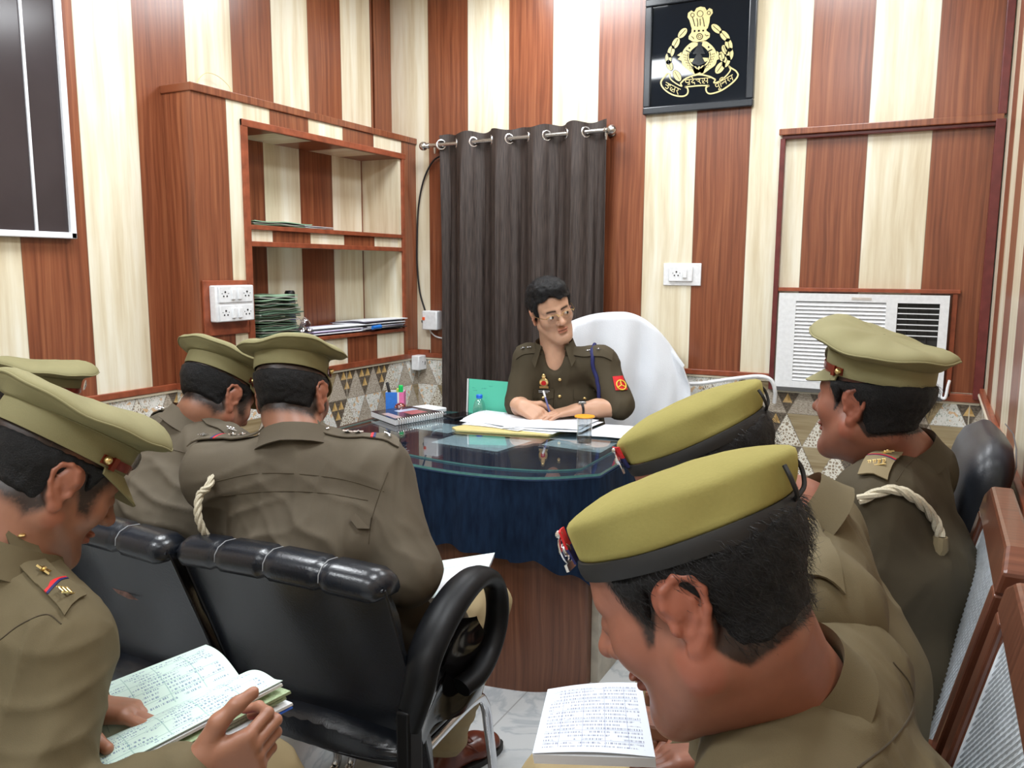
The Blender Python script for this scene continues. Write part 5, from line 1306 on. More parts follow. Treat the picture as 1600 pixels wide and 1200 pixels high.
def beret(root, H, heights, bulge, tilt=0.0, roll=0.0, lift=0.030, sc=1.0, badge=0.6, sidex=0.0):
    """wool beret: heights(t) height of the bag round the head (t = 0 front, + to the right), bulge(t) overhang"""
    y = nrm(H.y * cos(tilt) + H.z * sin(tilt)); z = nrm(H.z * cos(tilt) - H.y * sin(tilt)); x = H.x
    if roll: x, z = nrm(x * cos(roll) + z * sin(roll)), nrm(z * cos(roll) - x * sin(roll))
    s = H.s * sc; o = H(0, -.0105, lift)
    W = lambda a, b, c: o + s * (x * a + y * b + z * c)
    n = 96; T = [2 * pi * k / n for k in range(n)]
    bx, by = .0825, .1050
    prof = [(0.0, 0.0, 0.0), (0.10, .10, 0.3), (.30, .45, .75), (.55, .85, 1.0), (.75, 1.0, .98), (.90, 1.03, .85)]
    R = []
    for (hz, bl, _) in prof: R.append([W((bx + bulge(t) * bl) * sin(t) + sidex * hz, (by + bulge(t) * bl) * cos(t), .006 + heights(t) * hz) for t in T])
    top = R[-1]; cen = W(sidex * 1.1, -.002, .006 + np.mean([heights(t) for t in T]) * 1.38)
    for q in (.25, .50, .75, .985): R.append([cen + (np.array(top[k]) - cen) * (1 - q) + z * s * (.006 * sin(q * pi)) for k in range(n)])
    rings = np.array(R)
    fl = rings.reshape(-1, 3); dn = vnoise((fl - o) @ np.array([x, y, z]).T, 16, 3) * .0075 + vnoise(fl - o, 34, 5) * .0025 + vnoise(fl - o, 80, 9) * .0008
    w = np.clip(np.repeat(np.arange(len(R)), n) / 2.0, 0, 1)
    nn_ = fl - W(0, 0, .02); nn_ /= np.linalg.norm(nn_, axis=1, keepdims=True) + 1e-9
    fl = fl + nn_ * (dn * w)[:, None] * s
    mb = MB(); mb.loft(list(fl.reshape(len(R), n, 3)), caps=True)
    hat = mb.build('beret', MAT['beret'], root, ang=80, sub=1)
    mb = MB()
    mb.loft([[W((bx + q) * sin(t), (by + q) * cos(t), zz) for t in T] for q, zz in ((-.001, -.007), (.0022, -.0075), (.0040, -.001), (.0040, .005), (.0025, .0095), (-.002, .0095))], caps=False)
    mb.build('leather_band', MAT['band'], hat)
    mb = MB()
    for q in (-1, 1): mb.tube(catmull([W(q * .006, -by - .004, .004), W(q * .016, -by - .010, .010), W(q * .022, -by - .012, .024), W(q * .018, -by - .010, .036)], 5), .0022 * s, 6)
    mb.build('band_lace', MAT['band'], hat, label='black tie lace at the back')
    # badge patch: red over navy with a small metal badge, on the front left
    a = badge
    def bp(u, v, off):
        t = a + (u - .5) * .36; hh = .008 + v * .034
        return W((bx + bulge(t) * min(1, hh / max(heights(t), .01) * 1.5) + off) * sin(t) , (by + bulge(t) * min(1, hh / max(heights(t), .01) * 1.5) + off) * cos(t), hh)
    for (v0, v1, m, lb) in ((.46, 1.0, 'red_ribbon', 'red half of badge patch'), (0, .46, 'blue_ribbon', 'navy half of badge patch')):
        mb = MB(); mb.sheet(lambda u, v: bp(u, v0 + (v1 - v0) * v, .005), 6, 4, -.002 * s); mb.build('badge_patch', MAT[m], hat, label=lb)
    c = bp(.5, .42, .008); ny = nrm(c - W(0, 0, .02)); tx = nrm(np.cross(z, ny)); tz = np.cross(ny, tx)
    mb = MB()
    mb.tube([c + s * (tx * .010 * cos(q) + tz * .012 * sin(q)) for q in np.linspace(0, 2 * pi, 19)[:-1]], .0017 * s, 5, closed=True)
    mb.sphere(c, .0065 * s, 10, 6); mb.obox(c - tz * .016 * s, tx, tz, ny, (.012 * s, .0035 * s, .0014 * s)); mb.sphere(c + tz * .016 * s, .004 * s, 8, 5)
    mb.build('cap_badge', MAT['silver'], hat)
    return hat

def rope(name, P, r, parent, mat=None, turns=90, label=None):
    """cord of two strands twisted round the path"""
    Q = catmull(P, 14); n = len(Q)
    mb = MB(); T_ = [nrm(np.array(Q[min(i + 1, n - 1)]) - np.array(Q[max(i - 1, 0)])) for i in range(n)]
    Lg = sum(np.linalg.norm(np.array(Q[i + 1]) - np.array(Q[i])) for i in range(n - 1))
    m = int(Lg / (r * 0.9)) + 4
    idx = np.linspace(0, n - 1.001, m)
    base = []; X = None
    for q in idx:
        i = int(q); t = q - i; p = np.array(Q[i]) * (1 - t) + np.array(Q[i + 1]) * t; d = T_[i]
        a = V3(0, 0, 1) if X is None else X
        X = nrm(a - d * a.dot(d)); base.append((p, X, np.cross(d, X)))
    for s_ in range(3):
        pts = [b[0] + (b[1] * cos(k * 0.62 + s_ * 2.094) + b[2] * sin(k * 0.62 + s_ * 2.094)) * r * .5 for k, b in enumerate(base)]
        mb.tube(pts, r * .56, 6)
    return mb.build(name, mat or MAT['rope'], parent, label=label)

def ear_head(px, py, t, f, u, side, sc=1.0):
    """head centre that puts the ear (side +1 right, -1 left) at the given point"""
    H = Frame((0, 0, 0), f, u, sc)
    return at(px, py, t) - H(side * .080, -.012, .000)

def strands(hv, hf, H, n, ln, parent, seed=1, curl=0.0, rad=.00030, zmin=None):
    """short hairs rooted on the hair surface, combed down and back"""
    rr = np.random.RandomState(seed); Nn = vnormals(hv, hf); L_ = H.local(hv); ok = np.ones(len(hv), bool)
    if zmin is not None: ok = L_[:, 2] < zmin
    ids = np.nonzero(ok)[0]; ids = ids[rr.randint(0, len(ids), n)]
    p = hv[ids] + rr.randn(n, 3) * .0012; nn = Nn[ids]
    d = -H.z * .9 - H.y * .5 + rr.randn(n, 3) * (.30 + curl); d = d - nn * (d * nn).sum(1)[:, None] * .8; d /= np.linalg.norm(d, axis=1)[:, None]
    s_ = np.cross(d, nn); s_ /= np.linalg.norm(s_, axis=1)[:, None] + 1e-9
    lnv = ln * rr.uniform(.6, 1.2, n)[:, None]; V = []; K = 4
    for k in range(K):
        t = k / (K - 1); c = p + d * lnv * t + nn * (.0010 + .0022 * sin(t * 2.4)) + s_ * curl * .012 * sin(t * 4) ; r = rad * (1 - .8 * t)
        for a in (0, 2.09, 4.19): V.append(c + (s_ * cos(a) + nn * sin(a)) * r)
    V = np.stack(V, 1).reshape(-1, 3); F = []
    base = (np.arange(n) * K * 3)[:, None]
    for k in range(K - 1):
        for j in range(3): F.append(base + np.array([[k * 3 + j, k * 3 + (j + 1) % 3, (k + 1) * 3 + (j + 1) % 3, (k + 1) * 3 + j]]))
    return mesh_obj('hair_strands', V, np.concatenate(F), MAT['strand'], parent, kind='stuff')
MAT['strand'] = plain('glossy_black_hair', (0.012, 0.012, 0.014), 0.35, noise_amt=0.8, nscale=500)
# ================================================================== building a seated person
def onz(px, py, z):
    d = at(px, py, 1.0) - np.array(CAM); return np.array(CAM) + d * (z - CAM.z) / d[2]

def folds(V, Nn, amp, drape, seed, creases=()):
    """cloth folds: broad soft ridges along the drape direction plus local creases"""
    d = nrm(drape); Q = V - np.outer(V @ d, d) * 0.72
    w = vnoise(V, 5, seed + 3)[:, None] * 0.05
    r = (1 - np.abs(vnoise(Q + w, 13, seed))) ** 3 * 1.0 + (1 - np.abs(vnoise(Q + w, 27, seed + 1))) ** 3 * 0.45
    dv = (r - 0.35) * amp
    for c, R, dr, a, f in creases:
        g = np.exp(-((np.linalg.norm(V - np.array(c), axis=1) / R) ** 2)); dr = nrm(dr)
        ph = (V @ dr) * f + vnoise(V, 9, seed + 5) * 2.2
        dv = dv + g * (1 - np.abs(np.sin(ph))) ** 2 * a
    return V + Nn * dv[:, None]

def person(spec):
    """builds body, clothes and headgear; joints in spec are world points"""
    G = spec.get
    J = {k: np.array(v, float) for k, v in spec['J'].items()}
    if 'hands' in spec and len(spec['hands']) < 2:
        for sd, q in (('L', -1), ('R', 1)):
            if 'hd' + sd not in spec:
                d_ = nrm(J['wr' + sd] - J['el' + sd]); d_ = nrm(d_ + V3(0, 0, -.15)); spec['hd' + sd] = (d_, V3(0, 0, -1) + .2 * np.cross(d_, (0, 0, 1.0)) * -q, q, [(.3, .4, .3)] * 4, (.3, .3)); spec.setdefault('hand_h', .0042)
        spec['hands'] = 'LR'
    H = Frame(spec['head'], spec['f'], spec['u'], G('sc', 1.0))
    hs = H.s
    F2 = nrm((*spec['F'][:2], 0)); R2 = np.cross(F2, (0, 0, 1.0))                # torso facing, person's right
    root = thing('person', (J['pel'][0], J['pel'][1], 0.0), spec['label'], 'person', spec.get('group'))
    neck = J['neck']; pel = J['pel']; chest = J['chest']
    shd = nrm(J['shR'] - J['shL'])
    waist = pel * .55 + chest * .45
    hf = G('hf', .0026); hc = G('hc', .009)
    hipR, hipL = pel + R2 * .095 + V3(0, 0, -.02), pel - R2 * .095 + V3(0, 0, -.02)
    knR = J.get('knR', hipR + F2 * .42 + V3(0, 0, .01)); knL = J.get('knL', hipL + F2 * .42 + V3(0, 0, .01))
    anR = J.get('anR', V3(knR[0], knR[1], .09) + F2 * .02); anL = J.get('anL', V3(knL[0], knL[1], .09) + F2 * .02)
    pts = [v for v in J.values()] + [H.c, knR, knL, anR, anL]
    lo = np.min(pts, 0) - .30; hi = np.max(pts, 0) + .30; lo[2] = max(lo[2], -.02)
    # ---- body: one continuous skin surface
    hb = G('hand_h', .0030)
    fine = [((H.c - .135 * hs), (H.c + .135 * hs), hf)]
    for sd in 'LR':
        if sd in G('hands', 'LR'): w_ = J['wr' + sd]; dd = nrm(spec['hd' + sd][0]); a = np.minimum(w_ - dd * .04, w_ + dd * .19) - .045; b = np.maximum(w_ - dd * .04, w_ + dd * .19) + .045; fine.append((a, b, hb))
    Fd = Field(lo, hi, hc, fine)
    add_head(Fd, H, neck, rn=G('rn', .058) * hs, eyes_open=G('eyes', False), fat=G('fat', 0), nose=G('nose', 1.0), crz=.060 if 'clip' in G('style', {}) else .082)
    Fd.ecap(pel, waist, (.13, .09), (.12, .085), R2, .03); Fd.ecap(waist, chest, (.12, .085), (.135, .09), R2, .03); Fd.ecap(chest, neck * .75 + chest * .25, (.135, .085), (.10, .06), R2, .04)
    Fd.cap(neck * .9 + chest * .1, neck, .05, .055 * hs, .03)
    if G('vneck'): Fd.ecap(neck + F2 * .006 - V3(0, 0, .01), neck + F2 * .030 - V3(0, 0, .085), (.058, .046), (.050, .030), R2, .03)
    asc = G('arm', 1.0)
    for sd in 'LR':
        sh, el, wr = J['sh' + sd], J['el' + sd], J['wr' + sd]
        Fd.cap(neck * .6 + chest * .4, sh, .05, .044, .03); Fd.cap(sh, el, .046 * asc, .038 * asc, .03); Fd.cap(el, wr * .55 + el * .45, .041 * asc, .036 * asc, .02); Fd.cap(wr * .55 + el * .45, wr, .036 * asc, .0245 * asc, .015)
        if sd in G('hands', 'LR'):
            hd = spec['hd' + sd]; tips = add_hand(Fd, wr, hd[0], hd[1], hd[2], hd[3], hd[4] if len(hd) > 4 else (0.5, 0.35), G('hand_s', 1.0), hd[5] if len(hd) > 5 else 1.0)
            spec['tips' + sd] = tips
        else: Fd.ecap(wr, wr + nrm(wr - el) * .13, (.035, .02), (.03, .014), V3(0, 0, 1), .01)
    for hp, kn, an in ((hipR, knR, anR), (hipL, knL, anL)):
        Fd.cap(hp, kn, .065, .048, .03); Fd.cap(kn, an, .048, .034, .03); Fd.cap(an, V3(an[0], an[1], .05) + F2 * .09, .034, .028, .02)
    V, Q = Fd.mesh(); V = smooth_mesh(V, Q, 1, .4)
    st = dict(G('style', {}))
    Lh = H.local(V)
    col = skin_tint(Lh, st)
    far = np.linalg.norm(V - H.c, axis=1) > .20 * hs
    col[far, :3] = (1 + .06 * vnoise(V[far], 45, 2))[:, None]
    for sd in 'LR':                                                   # darker finger creases, paler nails
        if sd in G('hands', 'LR'):
            for tp in spec['tips' + sd]:
                g = np.exp(-(np.linalg.norm(V - tp, axis=1) / .008) ** 2); col[:, :3] *= (1 + g[:, None] * np.array((.18, .10, .08)))
    body = mesh_obj('body', V, Q, MAT[G('skin', 'skin')], root, cols=col)
    # ---- shirt
    hS = G('hs', .0075)
    Fs = Field(lo, hi, hS)
    tw = G('tw', 1.0)
    Fs.ecap(pel - V3(0, 0, .01), waist, (.192 * tw, .142 * tw), (.175 * tw, .132 * tw), R2, .04)
    Fs.ecap(waist, chest, (.175 * tw, .130 * tw), (.178 * tw, .125 * tw), R2, .04)
    up = chest * .35 + neck * .65 - V3(0, 0, .02)
    Fs.ecap(chest, up, (.178 * tw, .122 * tw), (.150 * tw, .088 * tw), nrm(shd + R2), .05)
    Fs.cap(J['shR'] - shd * .02, J['shL'] + shd * .02, .060, .060, .06)
    for sd in 'LR':
        sh, el, wr = J['sh' + sd], J['el' + sd], J['wr' + sd]
        Fs.cap(neck - V3(0, 0, .026 + G('nk_low', 0)), sh + V3(0, 0, .004), .056, .050, .05)
        ss = G('sleeve', 'long'); r0, r1, r2 = G('sr', (.068, .058, .043))
        if ss == 'long':
            cuff = wr * .93 + el * .07
            Fs.cap(sh, el, r0, r1, .04); Fs.cap(el, cuff, r1 * .97, r2, .03)
        else:
            e2 = sh * .06 + el * .94; Fs.cap(sh, e2, r0, r1 * 1.02, .04)
    Fs.cap(neck - V3(0, 0, .02 + G('nk_low', 0)), neck + nrm(H.c - neck) * .012 - V3(0, 0, G('nk_low', 0)), .064, .060, .02)
    Fs._mix(lambda P: -((P - pel) @ V3(0, 0, 1)) - .10, lo, hi, .004, 'sub') if False else None
    if G('vneck'):
        Fs.cap(neck + F2 * .035 + V3(0, 0, .05), neck + F2 * .085 - V3(0, 0, .012), .052, .032, .006, 'sub'); Fs.cap(neck + F2 * .085 - V3(0, 0, .006), neck + F2 * .125 - V3(0, 0, .052), .030, .007, .006, 'sub')
    V, Q = Fs.mesh()
    V = smooth_mesh(V, Q, 1, .5); Nn = vnormals(V, Q)
    V = folds(V, Nn, G('fold', .006), G('drape', (0, 0, 1)), G('seed', 1), G('creases', ()))
    V = smooth_mesh(V, Q, 1, .35)
    shirt = mesh_obj('shirt', V, Q, MAT[G('cloth', 'uniform')], root)
    Su = Surf(V, Q)
    spec['Su'] = Su; spec['H'] = H; spec['root'] = root; spec['J'] = J
    # ---- trousers
    Ft = Field(lo, hi, .010)
    Ft.ecap(pel - V3(0, 0, .03), pel + V3(0, 0, .01), (.165 * tw, .115 * tw), (.160 * tw, .110 * tw), R2, .03)
    for hp, kn, an in ((hipR, knR, anR), (hipL, knL, anL)):
        Ft.cap(hp, kn, .096, .074, .03); Ft.cap(kn, an + V3(0, 0, .01), .072, .058, .03)
    V, Q = Ft.mesh(); V = smooth_mesh(V, Q, 1, .5); Nn = vnormals(V, Q); V = folds(V, Nn, .007, F2, G('seed', 1) + 9)
    mesh_obj('trousers', V, Q, MAT[G('leg_cloth', 'trousers')], root)
    for an, kn in ((anR, knR), (anL, knL)):
        Fh = Field((an[0] - .25, an[1] - .25, -.01), (an[0] + .25, an[1] + .25, .22), .006)
        fd = G('toe', F2)
        o = V3(an[0], an[1], 0)
        Fh.ecap(o - fd * .03 + V3(0, 0, .045), o + fd * .11 + V3(0, 0, .042), (.040, .036), (.045, .034), np.cross(fd, (0, 0, 1)), .02)
        Fh.ecap(o + fd * .11 + V3(0, 0, .040), o + fd * .165 + V3(0, 0, .034), (.045, .033), (.036, .026), np.cross(fd, (0, 0, 1)), .02)
        Fh.cap(o + V3(0, 0, .05), o + V3(0, 0, .10), .042, .044, .02)
        V, Q = Fh.mesh(); V[:, 2] = np.maximum(V[:, 2], .012)
        shoe = mesh_obj('shoe', V, Q, MAT['shoe'], root)
        side = np.cross(fd, (0, 0, 1.0)); ol = []
        for t in np.linspace(0, 2 * pi, 29)[:-1]:
            ol.append(o + fd * (.065 + .145 * cos(t)) + side * (.047 * sin(t) * (1 + .12 * cos(t))))
        mb = MB(); mb.loft([[p + V3(0, 0, .001) for p in ol], [p + V3(0, 0, .018) for p in ol]]); mb.build('sole', MAT['sole'], shoe)
        mb = MB()
        for kk in range(4): c = o + fd * (.045 + kk * .018) + V3(0, 0, .088 - kk * .007); mb.tube([c - side * .020, c + V3(0, 0, .004), c + side * .020], .0024, 6)
        mb.tube([o + fd * .04 + V3(0, 0, .092), o + fd * .06 + side * .035 + V3(0, 0, .075), o + fd * .085 + side * .045 + V3(0, 0, .05)], .0022, 6); mb.tube([o + fd * .04 + V3(0, 0, .092), o + fd * .07 + side * .02 + V3(0, 0, .075), o + fd * .11 + side * .022 + V3(0, 0, .066)], .0022, 6)
        mb.build('laces', MAT['shoe'], shoe)
    # ---- collar
    ax = nrm(nrm(H.c - neck) * .75 + V3(0, 0, .35)); cf = nrm(F2 - ax * F2.dot(ax)); cs = np.cross(cf, ax)
    rn_ = G('rn', .058) * hs + .0085 + G('col_r', 0); cp = G('col_pt', 0); opn = G('open', .55); cc = neck + ax * G('col_lift', .008)
    def col_f(u, v):
        a = opn + (2 * pi - 2 * opn) * u            # from right front round the back to left front
        fr_ = cos(a); ed = abs(u - .5) * 2          # 1 at the collar points
        ra = rn_ * (1.0 + .05 * fr_) + .004 * ed
        if v < .4: q = v / .4; r = ra + .002 * q; z = -.010 + .036 * q - .012 * ed * q
        else:
            q = (v - .4) / .6; r = ra + .004 + .0095 * q ** .6 + .010 * q * q; z = .029 - .012 * ed - .044 * q * (1 + .15 * ed) - .014 * ed ** 6 * q
        p = cc + (cf * cos(a) + cs * sin(a)) * r * (1 + .0) + ax * z
        if ed > .8: p = p + cf * (.010 * (ed - .8) / .2) * v
        if cp and v > .4: q = (v - .4) / .6; k = ed ** 3 * q; p = p + cf * .030 * k - ax * .022 * k + cs * (.018 * k * (1 if u < .5 else -1))
        return p
    mb = MB(); mb.sheet(col_f, 56, 12, .0030); mb.build('collar', MAT[G('cloth', 'uniform')], root, ang=60)
    # ---- seams and epaulettes lie on the shirt
    def seam(P, lab=None):
        mb = MB(); mb.tube(Su.path(P, .0004), .0011, 5); mb.build('seam', MAT['seam'], root)
    for P_ in G('seams', []): seam(P_)
    for sd in G('epaulettes', 'LR'):
        sh = J['sh' + sd]; d = nrm(sh - neck); out = sh + d * G('ep_out', .050); inn = neck + d * .058
        fw = nrm(np.cross(d, ax)); 
        if fw.dot(F2) < 0: fw = -fw
        def ep(u, v, off=.0055):
            w_ = (.019 + .006 * u) * G('ep_w', 1.0); k = G('ep_fw', 0.0); dn = nrm(UPZ + fw * k); ac = nrm(fw - UPZ * k)
            p = inn * (1 - u) + out * u + ac * w_ * (v - .5) * 2 + fw * k * .035
            q, n_ = Su.shoot(p + dn * .14, -dn, off)
            return q
        mb = MB(); mb.sheet(lambda u, v: ep(u, v), 16, 6, .003); e_ = mb.build('epaulette', MAT[G('ep_cloth', G('cloth', 'uniform'))], root, ang=60)
        e_['_w'] = root['_w']
        def strip(u0, u1, m, lab, wv=.0):
            mb = MB(); mb.sheet(lambda u, v: ep(u0 + (u1 - u0) * u, wv + (1 - 2 * wv) * v, .0068), 2, 6, .002); mb.build('rank_ribbon', MAT[m], e_, ang=60, label=lab)
        if G('ribbon'): strip(.66, .69, 'red_ribbon', 'red stripe'); strip(.69, .72, 'blue_ribbon', 'navy stripe')
        for (uu, kind) in G('stars', []):
            c = ep(uu, .5, .008); q1 = ep(min(uu + .08, 1), .5, .008); tx = nrm(q1 - c); nz = nrm(np.cross(tx, fw)); nz = nz if nz[2] > 0 else -nz; ty = np.cross(nz, tx)
            mb = MB()
            if kind == 'star':
                P5 = []
                for k in range(10): rr = (.0115 if k % 2 == 0 else .0048) * G('star_s', 1.0); P5.append((rr * cos(k * pi / 5), rr * sin(k * pi / 5)))
                mb.prism(P5, c, tx, ty, nz, .003); mb.sphere(c + nz * .003, .003, 8, 5)
            elif kind == 'emblem':
                for k in range(3): mb.sphere(c + tx * (k - 1) * .0055, (.0042, .0065, .003), 8, 5, tx, ty, nz)
                mb.obox(c + nz * .001, tx, ty, nz, (.010, .0035, .0015))
            else:   # shoulder title: bent metal letters
                for k in range(4):
                    o_ = c + ty * (k - 1.5) * .0085
                    mb.tube([o_ - tx * .006 - ty * .003, o_ - tx * .006 + ty * .003, o_ + tx * .001 + ty * .003, o_ + tx * .005 - ty * .001], .0011, 5); mb.tube([o_ - tx * .006, o_ + tx * .006], .0011, 5)
                mb.tube([c + tx * .0075 - ty * .018, c + tx * .0075 + ty * .018], .0013, 5)
            mb.build({'star': 'rank_star', 'emblem': 'rank_emblem'}.get(kind, 'shoulder_title'), MAT[G('star_mat', 'silver')], e_)
        c = ep(.10, .5, .007); mb = MB(); mb.sphere(c, (.0055, .0055, .003), 10, 6); mb.build('button', MAT[G('star_mat', 'silver')], e_)
    # ---- hair, headgear
    if G('hair', True):
        hv, hf_ = hair_mesh(H, st, G('hh', .0035), G('hair_t', .006)); ho = mesh_obj('hair', hv, hf_, MAT['hair'], root)
        if G('strands'): ho['_w'] = root['_w']; strands(hv, hf_, H, G('strands')[0], G('strands')[1], ho, G('seed', 1), G('strands')[2])
    return spec

MAT['skin'] = skin_mat('brown_skin', (0.31, 0.140, 0.085))
MAT['skin_light'] = skin_mat('light_brown_skin', (0.56, 0.325, 0.215))
MAT['skin_red'] = skin_mat('reddish_brown_skin', (0.285, 0.112, 0.070))
UPZ = V3(0, 0, 1)

# ------------------------------------------------------------------ the officer behind the desk
HD = {}
h1 = dict(label='officer without cap behind the desk, thin glasses, looking aside while writing', col_lift=.074, col_r=.006, col_pt=1, nk_low=.034, strands=(3500, .016, .5), ep_fw=.55, ep_w=1.15, sc=1.08, F=(.33, -.94), cloth='uniform_shaded', skin='skin_light', leg_cloth='uniform_shaded',
    vneck=True, head=at(861, 486, 3.55), f=cdir(.31, -.93, -.17), u=cdir(-.33, .0, .94), eyes=True,
    J=dict(neck=at(868, 563, 3.63), chest=at(882, 625, 3.70), pel=at(900, 750, 3.80), shR=at(826, 562, 3.64), shL=at(940, 566, 3.58),
           elR=at(812, 636, 3.62), wrR=onz(814, 645, .80) + V3(.01, -.015, .032), elL=at(968, 636, 3.52), wrL=onz(908, 646, .80) + V3(0, -.03, .022)),
    sleeve='short', sr=(.068, .066, .05), hs=.007, hf=.0026, tw=.93, hands='LR', arm=1.1, hand_s=1.08,
    hdR=(cdir(.72, -.55, -.30), cdir(.25, .55, -.75), 1, [(.5, .9, .6), (.6, 1.0, .7), (.8, 1.1, .8), (.9, 1.1, .8)], (.25, .5)),
    hdL=(cdir(-.93, -.32, -.12), cdir(-.1, .0, -1), -1, [(.16, .18, .1), (.14, .2, .1), (.16, .25, .15), (.2, .3, .2)], (.55, .2), 1.3),
    rn=.056, open=.62, stars=[(.72, 'star'), (.50, 'emblem')], star_mat='silver', fold=.006, seed=4, style=dict(closed=False, beard=.35, red=.6, fade=.8,
        puffs=[((0, .020, .105), (.066, .070, .040)), ((-.012, .060, .100), (.055, .036, .030))]), hair_t=.011)
def hair_front(L_, g):
    x, y, z = L_[..., 0], L_[..., 1], L_[..., 2]
    line = .070 + .012 * np.sin(x * 45 + .8) + .006 * np.sin(x * 110)
    fr_ = np.where((y > .02) & (np.abs(x) < .06), line - z, g)
    return np.where(z > line, np.minimum(g, line - z), g)
h1['style']['front'] = hair_front; h1['style']['curl'] = .0035
person(h1)
R1, H1, S1_ = h1['root'], h1['H'], h1['Su']
for q in (-1, 1):
    mb = MB(); mb.sphere(H1(q * .032, .0785, .003), .0125 * H1.s, 16, 10); e_ = mb.build('eye', MAT['eye_white'], R1)
    g = nrm(H1.y + H1.x * (-.36) - H1.z * .05)
    mb = MB(); mb.lathe([(.0058 * H1.s, 0), (.004 * H1.s, .0012), (.0005, .0016)], H1(q * .032, .0785, .003) + g * .0117 * H1.s, 16, H1.x, H1.z, g); mb.build('iris', MAT['iris'], e_)
# glasses
gl = thing('eyeglasses', tuple(H1(0, .1, 0)), 'thin gold half-rim eyeglasses on the officer behind the desk', 'glasses')
for q in (-1, 1):
    c = H1(q * .033, .108, .000)
    rim = [c + H1.s * (H1.x * a * .024 + H1.z * b * .0155) for a, b in ((-1, .5), (-.9, .95), (-.5, 1.05), (0, 1.08), (.5, 1.05), (.9, .95), (1, .5))]
    mb = MB(); mb.tube(catmull(rim, 4), .0011 * H1.s, 6); mb.build('rim', MAT['gold'], gl)
    lens = [c + H1.s * (H1.x * .0235 * (abs(cos(t)) ** .8) * (1 if cos(t) > 0 else -1) + H1.z * .0155 * (abs(sin(t)) ** .8) * (1 if sin(t) > 0 else -1)) for t in np.linspace(0, 2 * pi, 33)[:-1]]
    mb = MB(); mb.loft([lens, [p + H1.y * .0012 for p in lens]]); mb.build('lens', thin_glass('lens_glass', (.97, .97, .97), .02), gl)
    mb = MB(); mb.tube(catmull([H1(q * .057, .107, .010), H1(q * .066, .095, .011), H1(q * .078, .045, .010), H1(q * .083, .002, .012), H1(q * .082, -.012, .000)], 5), .0011 * H1.s, 6); mb.build('temple_arm', MAT['gold'], gl)
mb = MB(); mb.tube(catmull([H1(-.010, .109, .006), H1(0, .114, .010), H1(.010, .109, .006)], 5), .0011 * H1.s, 6); mb.build('bridge', MAT['gold'], gl)
F1 = nrm((.33, -.94, 0)); X1 = np.cross(F1, UPZ)       # X1: his right
ch = h1['J']['chest']; nk = h1['J']['neck']
def on1(a, z, off=.002): return S1_.shoot(V3(*(ch + X1 * a)[:2], z) + F1 * .4, -F1, off)
# placket, buttons, pockets
zc = nk[2]
for k, z in enumerate((zc - .075, zc - .150, zc - .225)):
    p, n_ = on1(.012, z, .003); mb = MB(); mb.sphere(p, (.0075, .0075, .003), 12, 6, X1, nrm(np.cross(n_, X1)), n_); mb.build('button', MAT['gold'], R1, label='brass shirt button')
for a0, a1, lab in ((.040, .125, 'his right'), (-.140, -.050, 'his left')):
    zt_, zb_ = zc - .130, zc - .235
    P_ = [(a0, zt_), (a1, zt_), (a1, zb_), (a0, zb_)]
    mb = MB(); mb.sheet(lambda u, v: on1(a0 + (a1 - a0) * u, zt_ + (zb_ - zt_) * v, .0035)[0], 8, 8, .0025); mb.build('pocket', MAT['uniform_shaded'], R1, ang=60)
    mb = MB(); mb.sheet(lambda u, v: on1(a0 - .003 + (a1 - a0 + .006) * u, zt_ + .012 - (.040 + .014 * (1 - abs(2 * u - 1))) * v, .006)[0], 10, 5, .003); mb.build('pocket_flap', MAT['uniform_shaded'], R1, ang=60)
    p, n_ = on1((a0 + a1) / 2, zt_ - .030, .008); mb = MB(); mb.sphere(p, (.0075, .0075, .003), 12, 6, X1, UPZ, n_); mb.build('button', MAT['gold'], R1, label='brass pocket button')
# police badge, name plate on his right chest
p, n_ = on1(.082, zc - .085, .006); up_ = nrm(UPZ - n_ * n_[2]); rt = np.cross(up_, n_)
mb = MB(); mb.lathe([(.021, 0), (.019, .003), (.012, .005), (.002, .006)], p - up_ * .004, 20, rt, up_, n_); mb.sphere(p + up_ * .024, (.009, .013, .004), 10, 6, rt, up_, n_)
mb.obox(p - up_ * .026, rt, up_, n_, (.020, .005, .002)); bdg = mb.build('chest_badge', MAT['gold'], R1, label='gold chest badge with red centre')
mb = MB(); mb.lathe([(.011, .0052), (.011, .0068), (.001, .007)], p - up_ * .004, 16, rt, up_, n_); mb.build('badge_centre', MAT['red_ribbon'], bdg)
p, n_ = on1(.080, zc - .131, .008)
mb = MB(); mb.obox(p, rt, up_, n_, (.036, .0095, .0015)); npl = mb.build('name_plate', MAT['black_plastic'], R1, label='black name plate with white lettering')
mb = MB()
for k in range(9): mb.obox(p + rt * (k - 4) * .0055 + n_ * .0018 + up_ * .003, rt, up_, n_, (.0018, .0018, .0004))
for k in range(11): mb.obox(p + rt * (k - 5) * .0050 + n_ * .0018 - up_ * .004, rt, up_, n_, (.0015, .0014, .0004))
mb.build('lettering', MAT['white_plastic'], npl)
# navy lanyard over his left shoulder, cord to pocket
shl = h1['J']['shL']
Pn = [shl + V3(0, 0, .06) + X1 * .03, shl + F1 * .07 + X1 * .035 + V3(0, 0, .0), shl + F1 * .11 + X1 * .03 + V3(0, 0, -.08), shl + F1 * .10 + X1 * .015 + V3(0, 0, -.16), shl + F1 * .06 + X1 * -.02 + V3(0, 0, -.20)]
mb = MB(); mb.tube(S1_.path(Pn, .004), .0085, 8, flat=1.0); mb.build('lanyard', MAT['blue_ribbon'], R1, label='navy lanyard under left arm')
p0, _ = on1(-.095, zc - .16, .008); p1, _ = on1(-.075, zc - .22, .006); p2, _ = on1(-.10, zc - .27, .006)
mb = MB(); mb.tube(catmull([p0, p1, p2], 8), .0022, 6); mb.build('pocket_cord', MAT['black_plastic'], R1)
